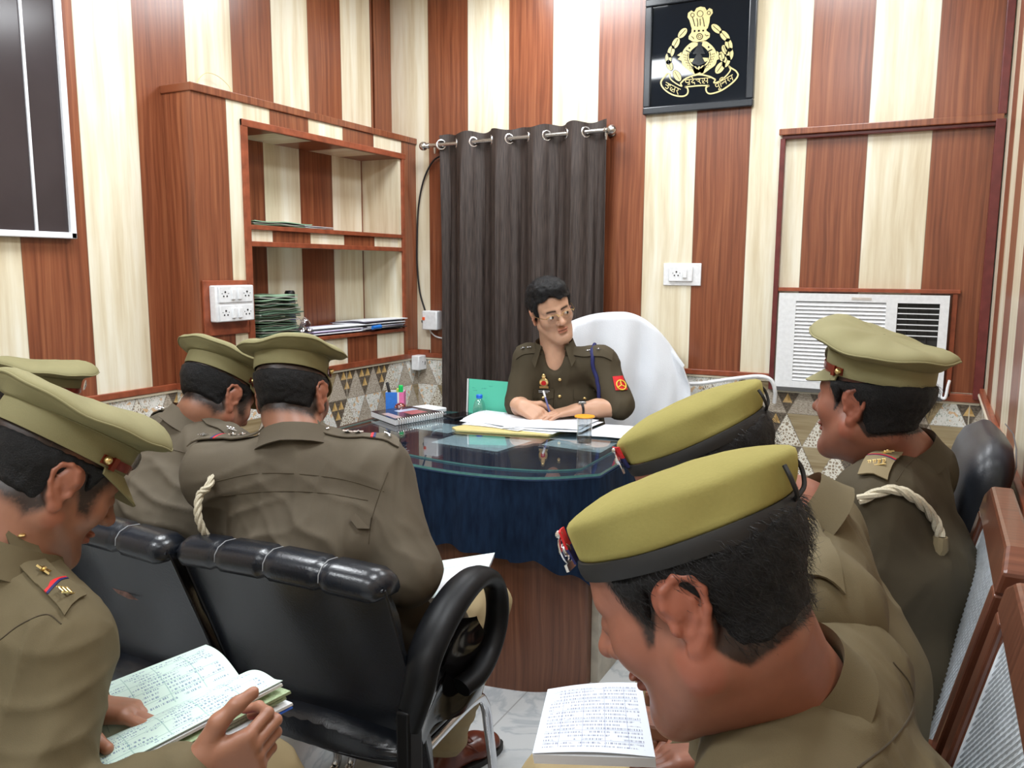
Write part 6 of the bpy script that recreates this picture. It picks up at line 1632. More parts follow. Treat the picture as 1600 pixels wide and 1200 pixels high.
# sleeve patch on his left arm
mid = shl * .55 + h1['J']['elL'] * .45; dirp = nrm(F1 * .75 - X1 * .55)
def pp(a, b, off):
    q, n_ = S1_.shoot(mid + dirp * .25 + nrm(np.cross(UPZ, dirp)) * a + UPZ * b, -dirp, off); return q
mb = MB(); mb.sheet(lambda u, v: pp((u - .5) * .052, (v - .5) * .056 + .004, .0035), 6, 6, -.002); pt = mb.build('sleeve_patch', MAT['red_ribbon'], R1, label='red sleeve patch with round yellow emblem')
c, n_ = S1_.shoot(mid + dirp * .25 - UPZ * .004, -dirp, .0065); tx = nrm(np.cross(UPZ, n_)); ty = np.cross(n_, tx)
mb = MB(); mb.tube([c + (tx * cos(t) + ty * sin(t)) * .022 for t in np.linspace(0, 2 * pi, 25)[:-1]], .0028, 6, closed=True)
for k in range(3): a = radians(90 + 120 * k); mb.tube([c, c + (tx * cos(a) + ty * sin(a)) * .021], .0024, 6)
mb.build('patch_ring', plain('patch_yellow', (.80, .55, .06), .5), pt)
# watch, ring, pen
w_ = h1['J']['wrL']; fd = nrm(w_ - h1['J']['elL']); a_ = nrm(np.cross(fd, UPZ)); b_ = np.cross(a_, fd)
wt = thing('wristwatch', tuple(w_), 'black wristwatch on the left wrist of the bare-headed officer', 'watch')
mb = MB(); mb.tube([w_ - fd * .012 + (a_ * cos(t) * .0335 + b_ * sin(t) * .0295) for t in np.linspace(0, 2 * pi, 25)[:-1]], .0058, 8, closed=True); mb.build('strap', MAT['black_plastic'], wt)
mb = MB(); c = w_ - fd * .012 + b_ * .031 - a_ * .004; mb.obox(c, a_, fd, b_, (.016, .017, .0055)); mb.build('case', MAT['steel'], wt, bev=.002)
mb = MB(); mb.obox(c + b_ * .0056, a_, fd, b_, (.013, .014, .0006)); mb.build('dial', MAT['black_plastic'], wt)
tps = h1['tipsR']; tip = (tps[0] + tps[4]) / 2
pen('pen', tip + V3(.004, -.008, -.012), cdir(-.28, .12, .9), .135, .0045, plain('violet_blue_pen', (.16, .18, .42), .3), MAT['white_plastic'], 'slim blue pen held in the right hand of the officer at the desk', .22)

def pxs(Su, P, off=.0015):
    """points of the cloth surface met from the camera through the given frame pixels"""
    out = []
    for x, y in P:
        d = at(x, y, 1.0) - np.array(CAM); h = Su.t.ray_cast(CAM, Vector(nrm(d)))
        if h[0] is not None: out.append(np.array(h[0]) + np.array(h[1]) * off)
    return out
def seam_px(sp, *lines):
    for P in lines:
        Q = pxs(sp['Su'], [tuple(q[:2]) for q in catmull([V3(x, y, 0) for x, y in P], 6)], .0002)
        if len(Q) > 2: mb = MB(); mb.tube(Q, .0010, 5); mb.build('seam', MAT['seam'], sp['root'])

# ------------------------------------------------------------------ officer seen from behind, nearest the desk
def side_of(F): F = nrm((*F, 0)); return F, np.cross(F, UPZ)
F3, X3 = side_of((-.40, .915))
nk3 = V3(1.565, -2.590, 1.030)
f_, u_ = cdir(.16, .92, -.30), cdir(.0, .30, .95)
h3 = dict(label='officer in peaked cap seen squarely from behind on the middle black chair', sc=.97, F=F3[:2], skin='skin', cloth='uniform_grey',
    head=at(457, 620, 1.86), f=f_, u=u_,
    J=dict(neck=nk3, chest=V3(1.615, -2.590, .80), pel=V3(1.70, -2.43, .53), shR=nk3 + X3 * .185 + V3(0, 0, -.060), shL=nk3 - X3 * .180 + V3(0, 0, -.072),
           elR=V3(1.845, -2.56, .775), wrR=V3(1.735, -2.40, .715), elL=V3(1.395, -2.56, .74), wrL=V3(1.56, -2.34, .73), knR=V3(1.800, -2.170, .545), knL=V3(1.62, -2.15, .53), anR=V3(1.665, -2.13, .10), anL=V3(1.46, -2.10, .10)),
    toe=nrm((.35, .93, 0)), hands='', hs=.0065, tw=1.06, sr=(.072, .063, .046), fold=.007, seed=11, ribbon=True, stars=[(.85, 'title'), (.50, 'star'), (.36, 'star')], star_mat='silver', rn=.060, style=dict(fade=2.0, nape=.020, clip=.048),
    drape=(-.2, .1, 1), creases=[(V3(1.72, -2.70, .82), .16, (.6, 0, .8), .010, 55), (V3(1.50, -2.72, .84), .15, (-.5, 0, .8), .009, 50)])
person(h3)
peaked_cap(h3['root'], h3['H'], tilt=-.06, roll=0.02, sc=.97, lift=.050, dent=lambda t: .008 * sin(3 * t + .6) + .006 * sin(t + 2))
seam_px(h3, [(338, 752), (400, 740), (470, 741), (540, 750), (600, 768)], [(606, 738), (592, 775), (580, 815), (576, 850)], [(345, 775), (420, 768), (500, 770), (575, 782)])
q = pxs(h3['Su'], [(546, 812), (556, 802), (580, 806), (578, 826), (558, 826)], .004)
mb = MB(); mb.loft([q, [p + nrm(np.array(CAM) - p) * .003 for p in q]]); mb.build('sleeve_tab', MAT['uniform_grey'], h3['root'])
rope('shoulder_cord', [h3['J']['shL'] + V3(.01, .0, .058)] + pxs(h3['Su'], [(330, 752)], .010) + [at(313, 772, 1.73), at(309, 802, 1.72), at(318, 830, 1.73), at(336, 852, 1.76)], .0085, h3['root'], label='cream braided shoulder cord')

# ------------------------------------------------------------------ officer at the left chair, back three-quarter
F2_, X2 = side_of((.30, .95))
nk2 = V3(1.120, -2.470, 1.010)
f_, u_ = cdir(.42, .73, -.52), cdir(.24, .42, .86)
h2 = dict(label='officer in peaked cap on the left black chair, head bent and turned right', sc=1.0, F=F2_[:2], skin='skin', cloth='uniform_grey',
    head=ear_head(366, 622, 2.08, f_, u_, 1), f=f_, u=u_,
    J=dict(neck=nk2, chest=V3(1.10, -2.530, .80), pel=V3(1.14, -2.43, .53), shR=nk2 + X2 * .185 + V3(0, 0, -.060), shL=nk2 - X2 * .175 + V3(0, 0, -.065),
           elR=V3(1.33, -2.42, .76), wrR=V3(1.27, -2.20, .74), elL=V3(.94, -2.35, .76), wrL=V3(1.05, -2.16, .74)),
    hands='', hs=.0075, tw=1.10, sr=(.070, .062, .045), fold=.007, seed=17, stars=[(.85, 'title')], star_mat='silver', rn=.062, fat=.004, style=dict(fade=2.2, nape=.026, clip=.048),
    creases=[(V3(1.2, -2.64, .86), .18, (.3, .2, 1), .010, 48)])
person(h2)
peaked_cap(h2['root'], h2['H'], tilt=.02, sc=.97, lift=.050)
seam_px(h2, [(215, 700), (270, 703), (330, 720), (372, 742)])
rope('shoulder_cord', [h2['J']['shR'] + V3(0, .02, .062), h2['J']['shR'] + V3(.035, -.03, .05)] + [at(352, 700, 1.99), at(340, 722, 1.99), at(345, 745, 2.0)], .005, h2['root'], label='thin cream shoulder cord')

# ------------------------------------------------------------------ officer far left, only the cap shows
F4, X4 = side_of((.75, .66))
nk4 = V3(.50, -2.50, .965)
h4 = dict(label='officer at the far left, mostly hidden, only his olive peaked cap showing', sc=1.0, F=F4[:2], skin='skin', cloth='uniform',
    head=at(64, 632, 2.38), f=cdir(.80, .52, -.25), u=cdir(.1, .12, .97),
    J=dict(neck=nk4, chest=V3(.47, -2.55, .77), pel=V3(.47, -2.58, .52), shR=nk4 + X4 * .18 + V3(0, 0, -.06), shL=nk4 - X4 * .18 + V3(0, 0, -.06),
           elR=V3(.66, -2.62, .74), wrR=V3(.74, -2.42, .72), elL=V3(.42, -2.28, .74), wrL=V3(.62, -2.22, .72)),
    hands='', hs=.010, hf=.004, tw=1.0, fold=.006, seed=21, rn=.060, epaulettes='', style=dict(fade=1.0, clip=.043))
person(h4)
peaked_cap(h4['root'], h4['H'], tilt=-.02, roll=-.02, sc=.97, lift=.045)

# ------------------------------------------------------------------ big officer at the front left, reading a register
F5, X5 = side_of((-.02, 1.0))
nk5 = at(-4, 872, 1.20)
f_, u_ = cdir(.52, .64, -.56), cdir(.37, .42, .82)
h5 = dict(label='officer in peaked cap at the front left, bent over an open ruled register', sc=1.0, F=F5[:2], skin='skin', cloth='uniform',
    head=ear_head(102, 760, 1.19, f_, u_, 1), f=f_, u=u_,
    J=dict(neck=nk5, chest=nk5 + V3(-.01, -.04, -.22), pel=nk5 + V3(.0, -.06, -.47), shR=nk5 + X5 * .128 + V3(0, 0, -.112), shL=nk5 - X5 * .18 + V3(0, 0, -.075),
           elR=at(42, 1330, 1.06), wrR=at(302, 1208, 1.125), elL=at(-10, 1150, 1.34), wrL=at(126, 1108, 1.245), knR=onz(405, 1225, .50), knL=onz(280, 1150, .50)),
    hands='LR', hs=.006, hf=.0022, hand_h=.0022, tw=.98, sr=(.068, .062, .046), fold=.007, seed=31, ribbon=True, stars=[(.86, 'title'), (.46, 'star')], star_mat='gold', rn=.062, fat=.003, style=dict(fade=1.8, nape=.020, beard=1.2, clip=.044),
    hdL=(cdir(.93, -.10, .02), cdir(-.05, -.25, -1), -1, [(.30, .55, .4), (.30, .6, .4), (.35, .6, .45), (.45, .6, .5)], (.10, .25), 1.0),
    hdR=(cdir(.84, .20, .22), cdir(-.25, .93, .12), 1, [(.9, 1.2, .8), (.9, 1.2, .8), (.95, 1.2, .8), (1.0, 1.2, .8)], (.35, .25), 0.4),
    creases=[(at(60, 1080, 1.08), .12, (0.2, 0, 1), .005, 60)])
person(h5)
peaked_cap(h5['root'], h5['H'], tilt=-.04, sc=1.0, lift=.046)
seam_px(h5, [(0, 1000), (32, 976), (72, 960), (96, 975)])

# ------------------------------------------------------------------ right side: officer with peaked cap
F6, X6 = side_of((-.985, .17))
nk6 = V3(2.765, -2.150, 1.040)
f_, u_ = cdir(-.56, .82, .0), cdir(.02, .02, 1)
h6 = dict(label='officer in peaked cap on the right, seen in profile with cream shoulder cord', sc=1.02, F=F6[:2], skin='skin_red', cloth='uniform_shaded',
    head=ear_head(1331, 634, 1.56, f_, u_, -1), f=f_, u=u_,
    J=dict(neck=nk6, chest=V3(2.79, -2.22, .82), pel=V3(2.79, -2.30, .53), shR=nk6 + X6 * .18 + V3(0, 0, -.065), shL=nk6 - X6 * .175 + V3(0, 0, -.055),
           elR=V3(2.62, -1.90, .74), wrR=V3(2.48, -1.99, .72), elL=V3(2.74, -2.40, .74), wrL=V3(2.56, -2.36, .72)),
    hands='', hs=.0065, tw=1.04, sr=(.072, .062, .045), fold=.007, seed=41, ribbon=True, stars=[(.87, 'title'), (.54, 'star'), (.40, 'star'), (.26, 'star')], star_mat='gold', ep_cloth='trousers_dull', star_s=1.15,
    rn=.062, fat=.004, hair_t=.011, strands=(1800, .018, .1), style=dict(fade=.35, moustache=.6, beard=1.0, clip=.044))
MAT['trousers_dull'] = cloth_mat('tan_epaulette_cloth', (.25, .20, .115))
person(h6)
peaked_cap(h6['root'], h6['H'], tilt=.10, roll=0.0, sc=.97, lift=.046, sag=1.5)
c6 = pxs(h6['Su'], [(1345, 782), (1392, 768), (1425, 780), (1450, 808), (1464, 842)], .010)
if len(c6) > 3: rope('shoulder_cord', c6, .0095, h6['root'], label='cream braided shoulder cord'); mb = MB(); e0 = c6[-1]; mb.tube([e0, e0 + V3(0, 0, -.02), e0 + V3(-.012, 0, -.05), e0 + V3(-.02, 0, -.062)], [.012, .015, .013, .003], 10); mb.build('cord_tassel', MAT['trousers_dull'], h6['root'])
seam_px(h6, [(1440, 706), (1415, 730), (1400, 752)])

# ------------------------------------------------------------------ right side: officer with beret behind the nearest one
F7, X7 = side_of((-.97, -.10))
nk7 = V3(2.655, -2.790, 1.065)
f_, u_ = cdir(-.78, .32, -.54), cdir(-.50, .15, .84)
h7 = dict(label='officer in yellow-olive beret bending forward, second nearest on the right', sc=1.0, F=F7[:2], skin='skin_red', cloth='uniform',
    head=at(1106, 742, 1.16), f=f_, u=u_,
    J=dict(neck=nk7, chest=V3(2.700, -2.79, .86), pel=V3(2.72, -2.80, .53), shR=nk7 + X7 * .18 + V3(.02, 0, -.065), shL=nk7 - X7 * .17 + V3(.03, 0, -.06),
           elR=V3(2.60, -2.56, .78), wrR=V3(2.52, -2.68, .72), elL=V3(2.66, -2.98, .80), wrL=V3(2.54, -2.90, .72)),
    hands='', hs=.0065, tw=.97, sr=(.070, .062, .046), fold=.006, seed=51, stars=[], star_mat='gold', rn=.062, fat=.004, strands=(1800, .018, .1), style=dict(fade=.5, clip=.046))
person(h7)
beret(h7['root'], h7['H'], lambda t: .042 - .001 * cos(t) - .004 * sin(t), lambda t: .008 + .012 * sin(t), tilt=.10, roll=0.0, lift=.050, badge=-.36, sidex=.008, sc=.97)
seam_px(h7, [(1326, 772), (1300, 810), (1268, 856)])
rope('shoulder_cord', [at(1262, 950, 1.0), at(1275, 965, 1.0), at(1287, 985, 1.0)], .006, h7['root'], label='cream braided shoulder cord')

# ------------------------------------------------------------------ nearest officer, beret, reading
F8, X8 = side_of((-.985, .10))
nk8 = at(1218, 1082, .80)
f_, u_ = cdir(-.75, .43, -.50), cdir(-.42, .24, .87)
h8 = dict(label='nearest officer in olive beret, face bent down over a printed booklet', sc=1.0, F=F8[:2], skin='skin_red', cloth='uniform',
    head=ear_head(1068, 962, .675, f_, u_, -1), f=f_, u=u_,
    J=dict(neck=nk8, chest=nk8 + V3(.085, .01, -.20), pel=nk8 + V3(.10, .01, -.48), shR=nk8 + X8 * .175 + V3(.02, 0, -.055), shL=nk8 - X8 * .165 + V3(.045, 0, -.055),
           elR=nk8 + V3(-.10, .25, -.25), wrR=at(1150, 1185, 1.04), elL=nk8 + V3(-.02, -.20, -.32), wrL=nk8 + V3(-.16, -.12, -.30)),
    hands='R', hs=.0055, hf=.0016, hand_h=.0022, tw=1.04, sr=(.070, .062, .046), fold=.005, seed=61, epaulettes='', rn=.061, fat=.006, style=dict(fade=.7, beard=1.0, red=1.6, clip=.046), hh=.0024, hair_t=.007, strands=(6000, .0115, .05),
    hdR=(cdir(-.95, -.10, .05), cdir(-.1, -.3, -.9), 1, [(.25, .4, .3), (.3, .4, .3), (.35, .45, .3), (.4, .5, .3)], (.4, .4)), nose=1.0)
person(h8)
beret(h8['root'], h8['H'], lambda t: .042 - .001 * cos(t) - .004 * sin(t), lambda t: .009 + .012 * sin(t), tilt=.09, roll=0.0, lift=.049, badge=-.22, sidex=.008, sc=.99)
seam_px(h8, [(1395, 1035), (1422, 1070), (1425, 1110), (1395, 1155), (1340, 1200)])
# ================================================================== black visitor chairs
def xf(o, ang):
    c, s_ = cos(ang), sin(ang)
    return lambda p: np.array((o[0] + p[0] * c - p[1] * s_, o[1] + p[0] * s_ + p[1] * c, p[2]))
def black_chair(o, ang, label, group, arms=(1, 1), torn=False):
    T = xf(o, ang); t = thing('office_chair', (o[0], o[1], 0), label, 'chair', group)
    lr = MAT['leather']; W = .252
    # backrest: local y from -.30 (top) to -.13 (bottom); rises from .40 to .86
    def back(u, v, dep, w=W):
        z = .345 + .485 * v; y = -.110 - .180 * v ** 1.15 + dep; x = (u - .5) * 2 * w * (1 + .02 * v)
        return x, y, z
    def rearp(u, v):
        x, y, z = back(u, v, 0); y += .022 * (abs(u - .5) * 2) ** 2 + .004 * vnoise(V3(x, z, 0)[None], 9, 2)[0]; return T((x, y, z))
    def frontp(u, v):
        x, y, z = back(u, v, 0); k = 1 - (abs(u - .5) * 2) ** 4; y += .045 + .050 * k + .010 * sin(v * pi * 3.0) ** 2; return T((x * .97, y, z))
    nu, nv = 24, 18
    R_ = []
    for j in range(nv + 1):
        v = j / nv; R_.append([rearp(i / nu, v) for i in range(nu + 1)] + [frontp(1 - i / nu, v) for i in range(nu + 1)])
    mb = MB(); mb.loft(R_); mb.build('backrest', lr, t, ang=60)
    # padded roll along the top, with stitched channels
    prof = [(-.006, -.024), (-.014, -.008), (-.012, .010), (.000, .024), (.024, .032), (.056, .028), (.078, .008), (.084, -.018), (.070, -.030)]
    R_ = []
    for i in range(41):
        u = i / 40; x = (u - .5) * 2 * (W + .006); e = max(0, abs(u - .5) * 2 - .90) / .10; ch = min(abs(u * 4 - round(u * 4)) / .06, 1.0); ch = .86 + .14 * ch ** .5
        if i in (0, 40): ch *= .9
        sag = -.016 * (abs(u - .5) * 2) ** 2
        R_.append([T((x, -.290 + .030 + (a - .030) * ch * (1 - .25 * e) + .020 * (abs(u - .5) * 2) ** 2, .836 + b * ch * (1 - .3 * e) + sag)) for a, b in prof])
    mb = MB(); mb.loft(R_); rl = mb.build('top_roll', lr, t, ang=70)
    st = plain('pale_stitching', (.35, .36, .38), .5) if 'stitch' not in MAT else MAT['stitch']; MAT['stitch'] = st
    for q in (.25, .5, .75):
        k = int(q * 40); mb = MB(); mb.tube([np.array(p) + V3(0, 0, .0012) for p in R_[k][1:7]], .0011, 5); mb.build('stitching', st, rl)
    mb = MB(); mb.tube([rearp(u, .985) + np.array(T((0, -.004, 0))) - np.array(T((0, 0, 0))) for u in np.linspace(0, 1, 17)], .0036, 6)
    for e in (0.0, 1.0): mb.tube([rearp(e, v) for v in np.linspace(.02, .985, 14)], .0036, 6)
    mb.build('piping', lr, t)
    if torn:
        c0 = rearp(.62, .70); mb = MB(); nn = nrm(T((0, -1, .3)) - T((0, 0, 0))); xx = nrm(T((1, 0, -.12)) - T((0, 0, 0))); yy = np.cross(nn, xx)
        mb.prism([(-.045, .0), (-.02, .006), (.01, .004), (.048, -.002), (.02, -.008), (-.02, -.007)], c0 + nn * .001, xx, yy, nn, .0015)
        mb.build('tear', plain('torn_fabric', (.10, .055, .045), .8, noise_amt=.5, nscale=80), t, smooth=False, label='torn slit showing brown backing')
    # seat
    R_ = []
    for j in range(13):
        v = j / 12; y = -.20 + .45 * v; w = .245 - .01 * abs(v - .5); d = .045 - .02 * max(0, (v - .85) / .15) - .02 * max(0, (.1 - v) / .1)
        R_.append([T((w * cos(a), y + .012, .425 + d * sin(a) * (1 + .3 * (sin(a) > 0) * (1 - abs(cos(a)))))) if True else 0 for a in np.linspace(0, 2 * pi, 33)[:-1]])
    R_ = [[p for p in r] for r in R_]
    mb = MB(); mb.loft(R_); mb.build('seat', lr, t, ang=60, sub=1)
    # loop armrests
    for q in arms:
        x = q * .285
        P_ = [(x * .93, -.20, .52), (x, -.19, .60), (x, -.165, .655), (x, -.10, .705), (x, -.01, .738), (x, .07, .738), (x, .135, .705), (x, .165, .650), (x, .160, .590), (x, .120, .540), (x, .060, .512), (x * .95, .01, .500)]
        mb = MB(); Q = catmull([T(p) for p in P_], 5); n = len(Q)
        mb.tube(Q, [(.020 + .007 * sin(pi * min(1, i / (n * .55)))) for i in range(n)], 14, flat=1.45, up=T((1, 0, 0)) - T((0, 0, 0)))
        a_ = mb.build('armrest', MAT['arm_plastic'], t, ang=60)
        mb = MB(); mb.obox(T((x * .93, -.195, .475)), T((1, 0, 0)) - T((0, 0, 0)), T((0, 1, 0)) - T((0, 0, 0)), UPZ, (.016, .026, .085)); mb.build('arm_bracket', MAT['black_plastic'], t, bev=.006)
    # chrome sled frame: one bent tube each side and a cross bar
    for q in (1, -1):
        x = q * .225
        mb = MB(); mb.tube(catmull([T((x, -.15, .385)), T((x, .14, .385)), T((x, .215, .35)), T((x, .245, .25)), T((x, .275, .10)), T((x, .280, .035)), T((x, .24, .014)), T((x, .10, .013)), T((x, -.24, .013))], 5), .0125, 12); mb.build('leg', MAT['chrome'], t)
    mb = MB(); mb.tube([T((-.225, -.24, .013)), T((.225, -.24, .013))], .0125, 12); mb.build('cross_bar', MAT['chrome'], t)
    mb = MB(); mb.tube([T((-.225, -.05, .372)), T((.225, -.05, .372))], .011, 10); mb.build('seat_bar', MAT['black_plastic'], t)
    return t
MAT['arm_plastic'] = plain('black_arm_plastic', (0.016, 0.017, 0.020), 0.42, noise_amt=0.3, nscale=14)
G_ = 'black leather visitor chairs facing the desk'
cB = black_chair((1.662, -2.515), .045, 'black leather chair with stitched top roll under the officer seen from behind', G_)
cA = black_chair((1.160, -2.545), -.02, 'black leather chair with a torn slit in its back, left one of the pair', G_, arms=(-1,), torn=True)
cC = black_chair((0.560, -2.600), -.55, 'black leather chair at the far left under the mostly hidden officer', G_, arms=(-1,))
# clear plastic wrapping still on the armrest
mb = MB(); T = xf((1.662, -2.515), .045)
mb.sheet(lambda u, v: T((.262 + .014 * sin(u * 6 + v * 3) + .005 * sin(v * 13 + u * 4), -.15 + .27 * u + .01 * sin(v * 7), .655 - .20 * v - .03 * u + .006 * sin(u * 11 + v * 5))), 40, 30, .0006)
gpl = thin_glass('cling_film', (.80, .82, .86), .10)
o = mb.build('plastic_wrapping', plain('black_plastic_film', (.006, .006, .008), .12, spec=.8), cB, label='crinkled black plastic film under the armrest')

# ================================================================== tall leather chair by the right wall
t = thing('office_chair', (2.72, -1.74, 0), 'tall dark leather chair with double stitched rounded top by right wall', 'chair')
T = xf((2.74, -1.76), pi / 2 + .03)          # faces -X
R_ = []
for j in range(25):
    v = j / 24; z = .42 + .630 * v; y = -.095 - .105 * v; e = max(0, (v - .86) / .14); k = sqrt(max(0, 1 - e * e)) if e else 1; w = .235 * (.55 + .45 * k) if e else .235
    th = .050 * (.25 + .75 * k) * (1 + .30 * sin(v * pi * 5.2) ** 2 * (v < .8))
    R_.append([T((w * (abs(cos(a)) ** .55) * (1 if cos(a) >= 0 else -1), y + th * (abs(sin(a)) ** .8) * (1 if sin(a) >= 0 else -1) * 1.15, z)) for a in np.linspace(0, 2 * pi, 49)[:-1]])
mb = MB(); mb.loft(R_); bk_ = mb.build('backrest', plain('dark_grey_leather', (.022, .025, .032), .38, noise_amt=.25, nscale=12, bump=.3, bscale=260), t, ang=70)
for q in (-.012, .0):
    mb = MB(); mb.tube([np.array(R_[j][36 if q < 0 else 35]) * .5 + np.array(R_[j][12 if q < 0 else 13]) * .5 for j in range(22, 25)], .001, 5) if False else mb.tube([T((q - .13, -.095 - .105 * v_ - .050 * 1.15 * kk, .42 + .665 * v_)) for v_, kk in ((.80, 1.02), (.86, 1.02), (.92, .86), (.97, .62), (1.0, .28))], .0012, 5); mb.build('stitching', MAT['stitch'], bk_)
mb = MB(); mb.loft([[T((w_ * cos(a), .03 + .22 * sin(a), z)) for a in np.linspace(0, 2 * pi, 33)[:-1]] for z, w_ in ((.40, .22), (.42, .245), (.47, .25), (.49, .235), (.495, .20))]); mb.build('seat', MAT['leather'], t, ang=60)
mb = MB(); mb.tube([T((0, .02, .10)), T((0, .02, .40))], .028, 14); mb.build('gas_column', MAT['chrome'], t)
for k in range(5):
    a = 2 * pi * k / 5 + .3; mb = MB(); mb.tube([T((0, .02, .11)), T((.26 * cos(a), .02 + .24 * sin(a), .065))], [.024, .014], 8); lg = mb.build('leg', MAT['black_plastic'], t)
    mb = MB(); mb.sphere(T((.26 * cos(a), .02 + .24 * sin(a), .028)), (.014, .026, .026), 12, 8); mb.build('castor', MAT['black_plastic'], lg)

# ================================================================== wooden chairs with white woven backs
wd_, nt, bs = new_mat('polished_teak'); p = POS(nt, True); X, Y, Z = SEP(nt, p)
g = grain(nt, Y, Z, 5.0, 60, 3.0)
L(nt, RAMP(nt, g, [(0.3, (0.085, 0.028, 0.016)), (0.55, (0.16, 0.055, 0.030)), (0.75, (0.24, 0.095, 0.05))]), bs.inputs['Base Color']); bs.inputs['Roughness'].default_value = 0.28; bs.inputs['Coat Weight'].default_value = 0.2
cane = plain('white_plastic_cane', (.82, .86, .90), .4, noise_amt=.1)
def cane_chair(yc, label):
    """faces -X; back leans towards the right wall"""
    t = thing('cane_chair', (2.66, yc, 0), label, 'chair', 'wooden chairs with white woven backs along the right wall')
    bx = lambda z: 2.790 + max(0, (z - .44)) * .225          # front face of the back at height z
    hw = .235
    def prism_yz(poly, th, nm, bev=.004, m=None, off=0):
        mb = MB(); n = len(poly); V = [(bx(z) + off, yc + y, z) for y, z in poly] + [(bx(z) + off + th, yc + y, z) for y, z in poly]
        mb.add(V, [tuple(range(n)), tuple(range(n, 2 * n))[::-1]] + [(i, n + i, n + (i + 1) % n, (i + 1) % n) for i in range(n)]); return mb.build(nm, m or wd_, t, smooth=False, bev=bev)
    # stiles run to the floor as rear legs
    for q in (-1, 1):
        mb = MB(); ya, yb = yc + q * hw, yc + q * (hw - .048)
        pr_ = [(2.80, 0.0), (2.785, .25), (2.790, .44), (bx(.96), .96)]
        R_ = [[(x, ya, z), (x + .036, ya, z), (x + .036, yb, z), (x, yb, z)] for x, z in pr_]
        mb.loft(R_); mb.build('leg', wd_, t, smooth=False, bev=.004, label='rear leg rising as back post')
        mb = MB(); mb.loft([[(2.42 + e, ya, z), (2.42 + .036 + e, ya, z), (2.42 + .036 + e, yb, z), (2.42 + e, yb, z)] for e, z in ((.01, 0), (0, .44), (0, .665))]); mb.build('leg', wd_, t, smooth=False, bev=.004)
        mb = MB(); mb.loft([[(x, yc + q * (hw + .010), z), (x, yc + q * (hw - .050), z), (x, yc + q * (hw - .050), z + .028), (x, yc + q * (hw + .010), z + .028)] for x, z in ((2.40, .660), (2.60, .672), (2.852, .668))]); mb.build('armrest', wd_, t, smooth=False, bev=.006)
    prism_yz([(-hw, .958), (hw, .958), (hw, .995), (hw - .05, 1.020), (-hw + .05, 1.020), (-hw, .995)], .038, 'top_rail', .006)
    prism_yz([(-hw + .048, .52), (hw - .048, .52), (hw - .048, .565), (-hw + .048, .565)], .030, 'lower_rail', .003, off=.004)
    mb = MB()
    for (a, b) in (((2.43, yc - hw + .04, .395), (2.80, yc - hw + .06, .44)), ((2.43, yc + hw - .06, .395), (2.80, yc + hw - .04, .44)), ((2.425, yc - hw + .04, .395), (2.45, yc + hw - .04, .44)), ((2.785, yc - hw + .04, .395), (2.81, yc + hw - .04, .44))): mb.box(a, b)
    mb.build('seat_frame', wd_, t, smooth=False, bev=.003)
    mb = MB(); mb.box((2.43, yc - hw + .03, .436), (2.80, yc + hw - .03, .452)); mb.build('seat', cane, t, smooth=False, bev=.004)
    # woven back panel: two sets of strands and two diagonals, within an oval-cornered field
    y0, y1, z0, z1 = -hw + .050, hw - .050, .575, .950; rc = .035
    def inside(y, z):
        dy = max(y0 + rc - y, y - (y1 - rc), 0); dz = max(z0 + rc - z, z - (z1 - rc), 0); return dy * dy + dz * dz <= rc * rc
    mb = MB(); st_ = .0125
    def strand(pts, off, r=.0017):
        run = []
        for y, z in pts + [(9, 9)]:
            if inside(y, z): run.append((bx(z) + .016 + off, yc + y, z))
            else:
                if len(run) > 3: mb.tube([run[0], run[len(run) // 2], run[-1]], r, 4, caps=False)
                run = []
    n = 60
    y = y0
    while y <= y1: strand([(y, z0 + (z1 - z0) * k / n) for k in range(n + 1)], 0); strand([(y + .0035, z0 + (z1 - z0) * k / n) for k in range(n + 1)], 0); y += st_
    z = z0
    while z <= z1: strand([(y0 + (y1 - y0) * k / n, z) for k in range(n + 1)], .0016); strand([(y0 + (y1 - y0) * k / n, z + .0035) for k in range(n + 1)], .0016); z += st_
    for sg in (1, -1):
        c = -(z1 - z0)
        while c <= (y1 - y0):
            strand([((y0 + c + (z1 - z0) * k / n) if sg > 0 else (y1 - c - (z1 - z0) * k / n), z0 + (z1 - z0) * k / n) for k in range(n + 1)], .0032 if sg > 0 else -.0016, .0020); c += st_
    mb.build('woven_panel', cane, t, smooth=False)
    mb = MB(); P_ = []
    for (cy, cz, a0) in ((y1 - rc, z1 - rc, 0), (y0 + rc, z1 - rc, 90), (y0 + rc, z0 + rc, 180), (y1 - rc, z0 + rc, 270)):
        for k in range(6): a = radians(a0 + 18 * k); P_.append((cy + rc * cos(a), cz + rc * sin(a)))
    mb.tube([(bx(z) + .014, yc + y, z) for y, z in P_], .0035, 6, closed=True); mb.build('panel_edge', cane, t)
    # wooden surround between panel and rails
    prism_yz([(-hw + .046, .56), (y0 - .0, .56), (y0 - .0, .96), (-hw + .046, .96)], .020, 'inner_stile', .002, off=.008); prism_yz([(y1, .56), (hw - .046, .56), (hw - .046, .96), (y1, .96)], .020, 'inner_stile', .002, off=.008)
    return t
cane_chair(-2.41, 'wooden chair with white woven back behind the capped officer on the right')
cane_chair(-2.94, 'wooden chair with white woven back at the lower right edge')

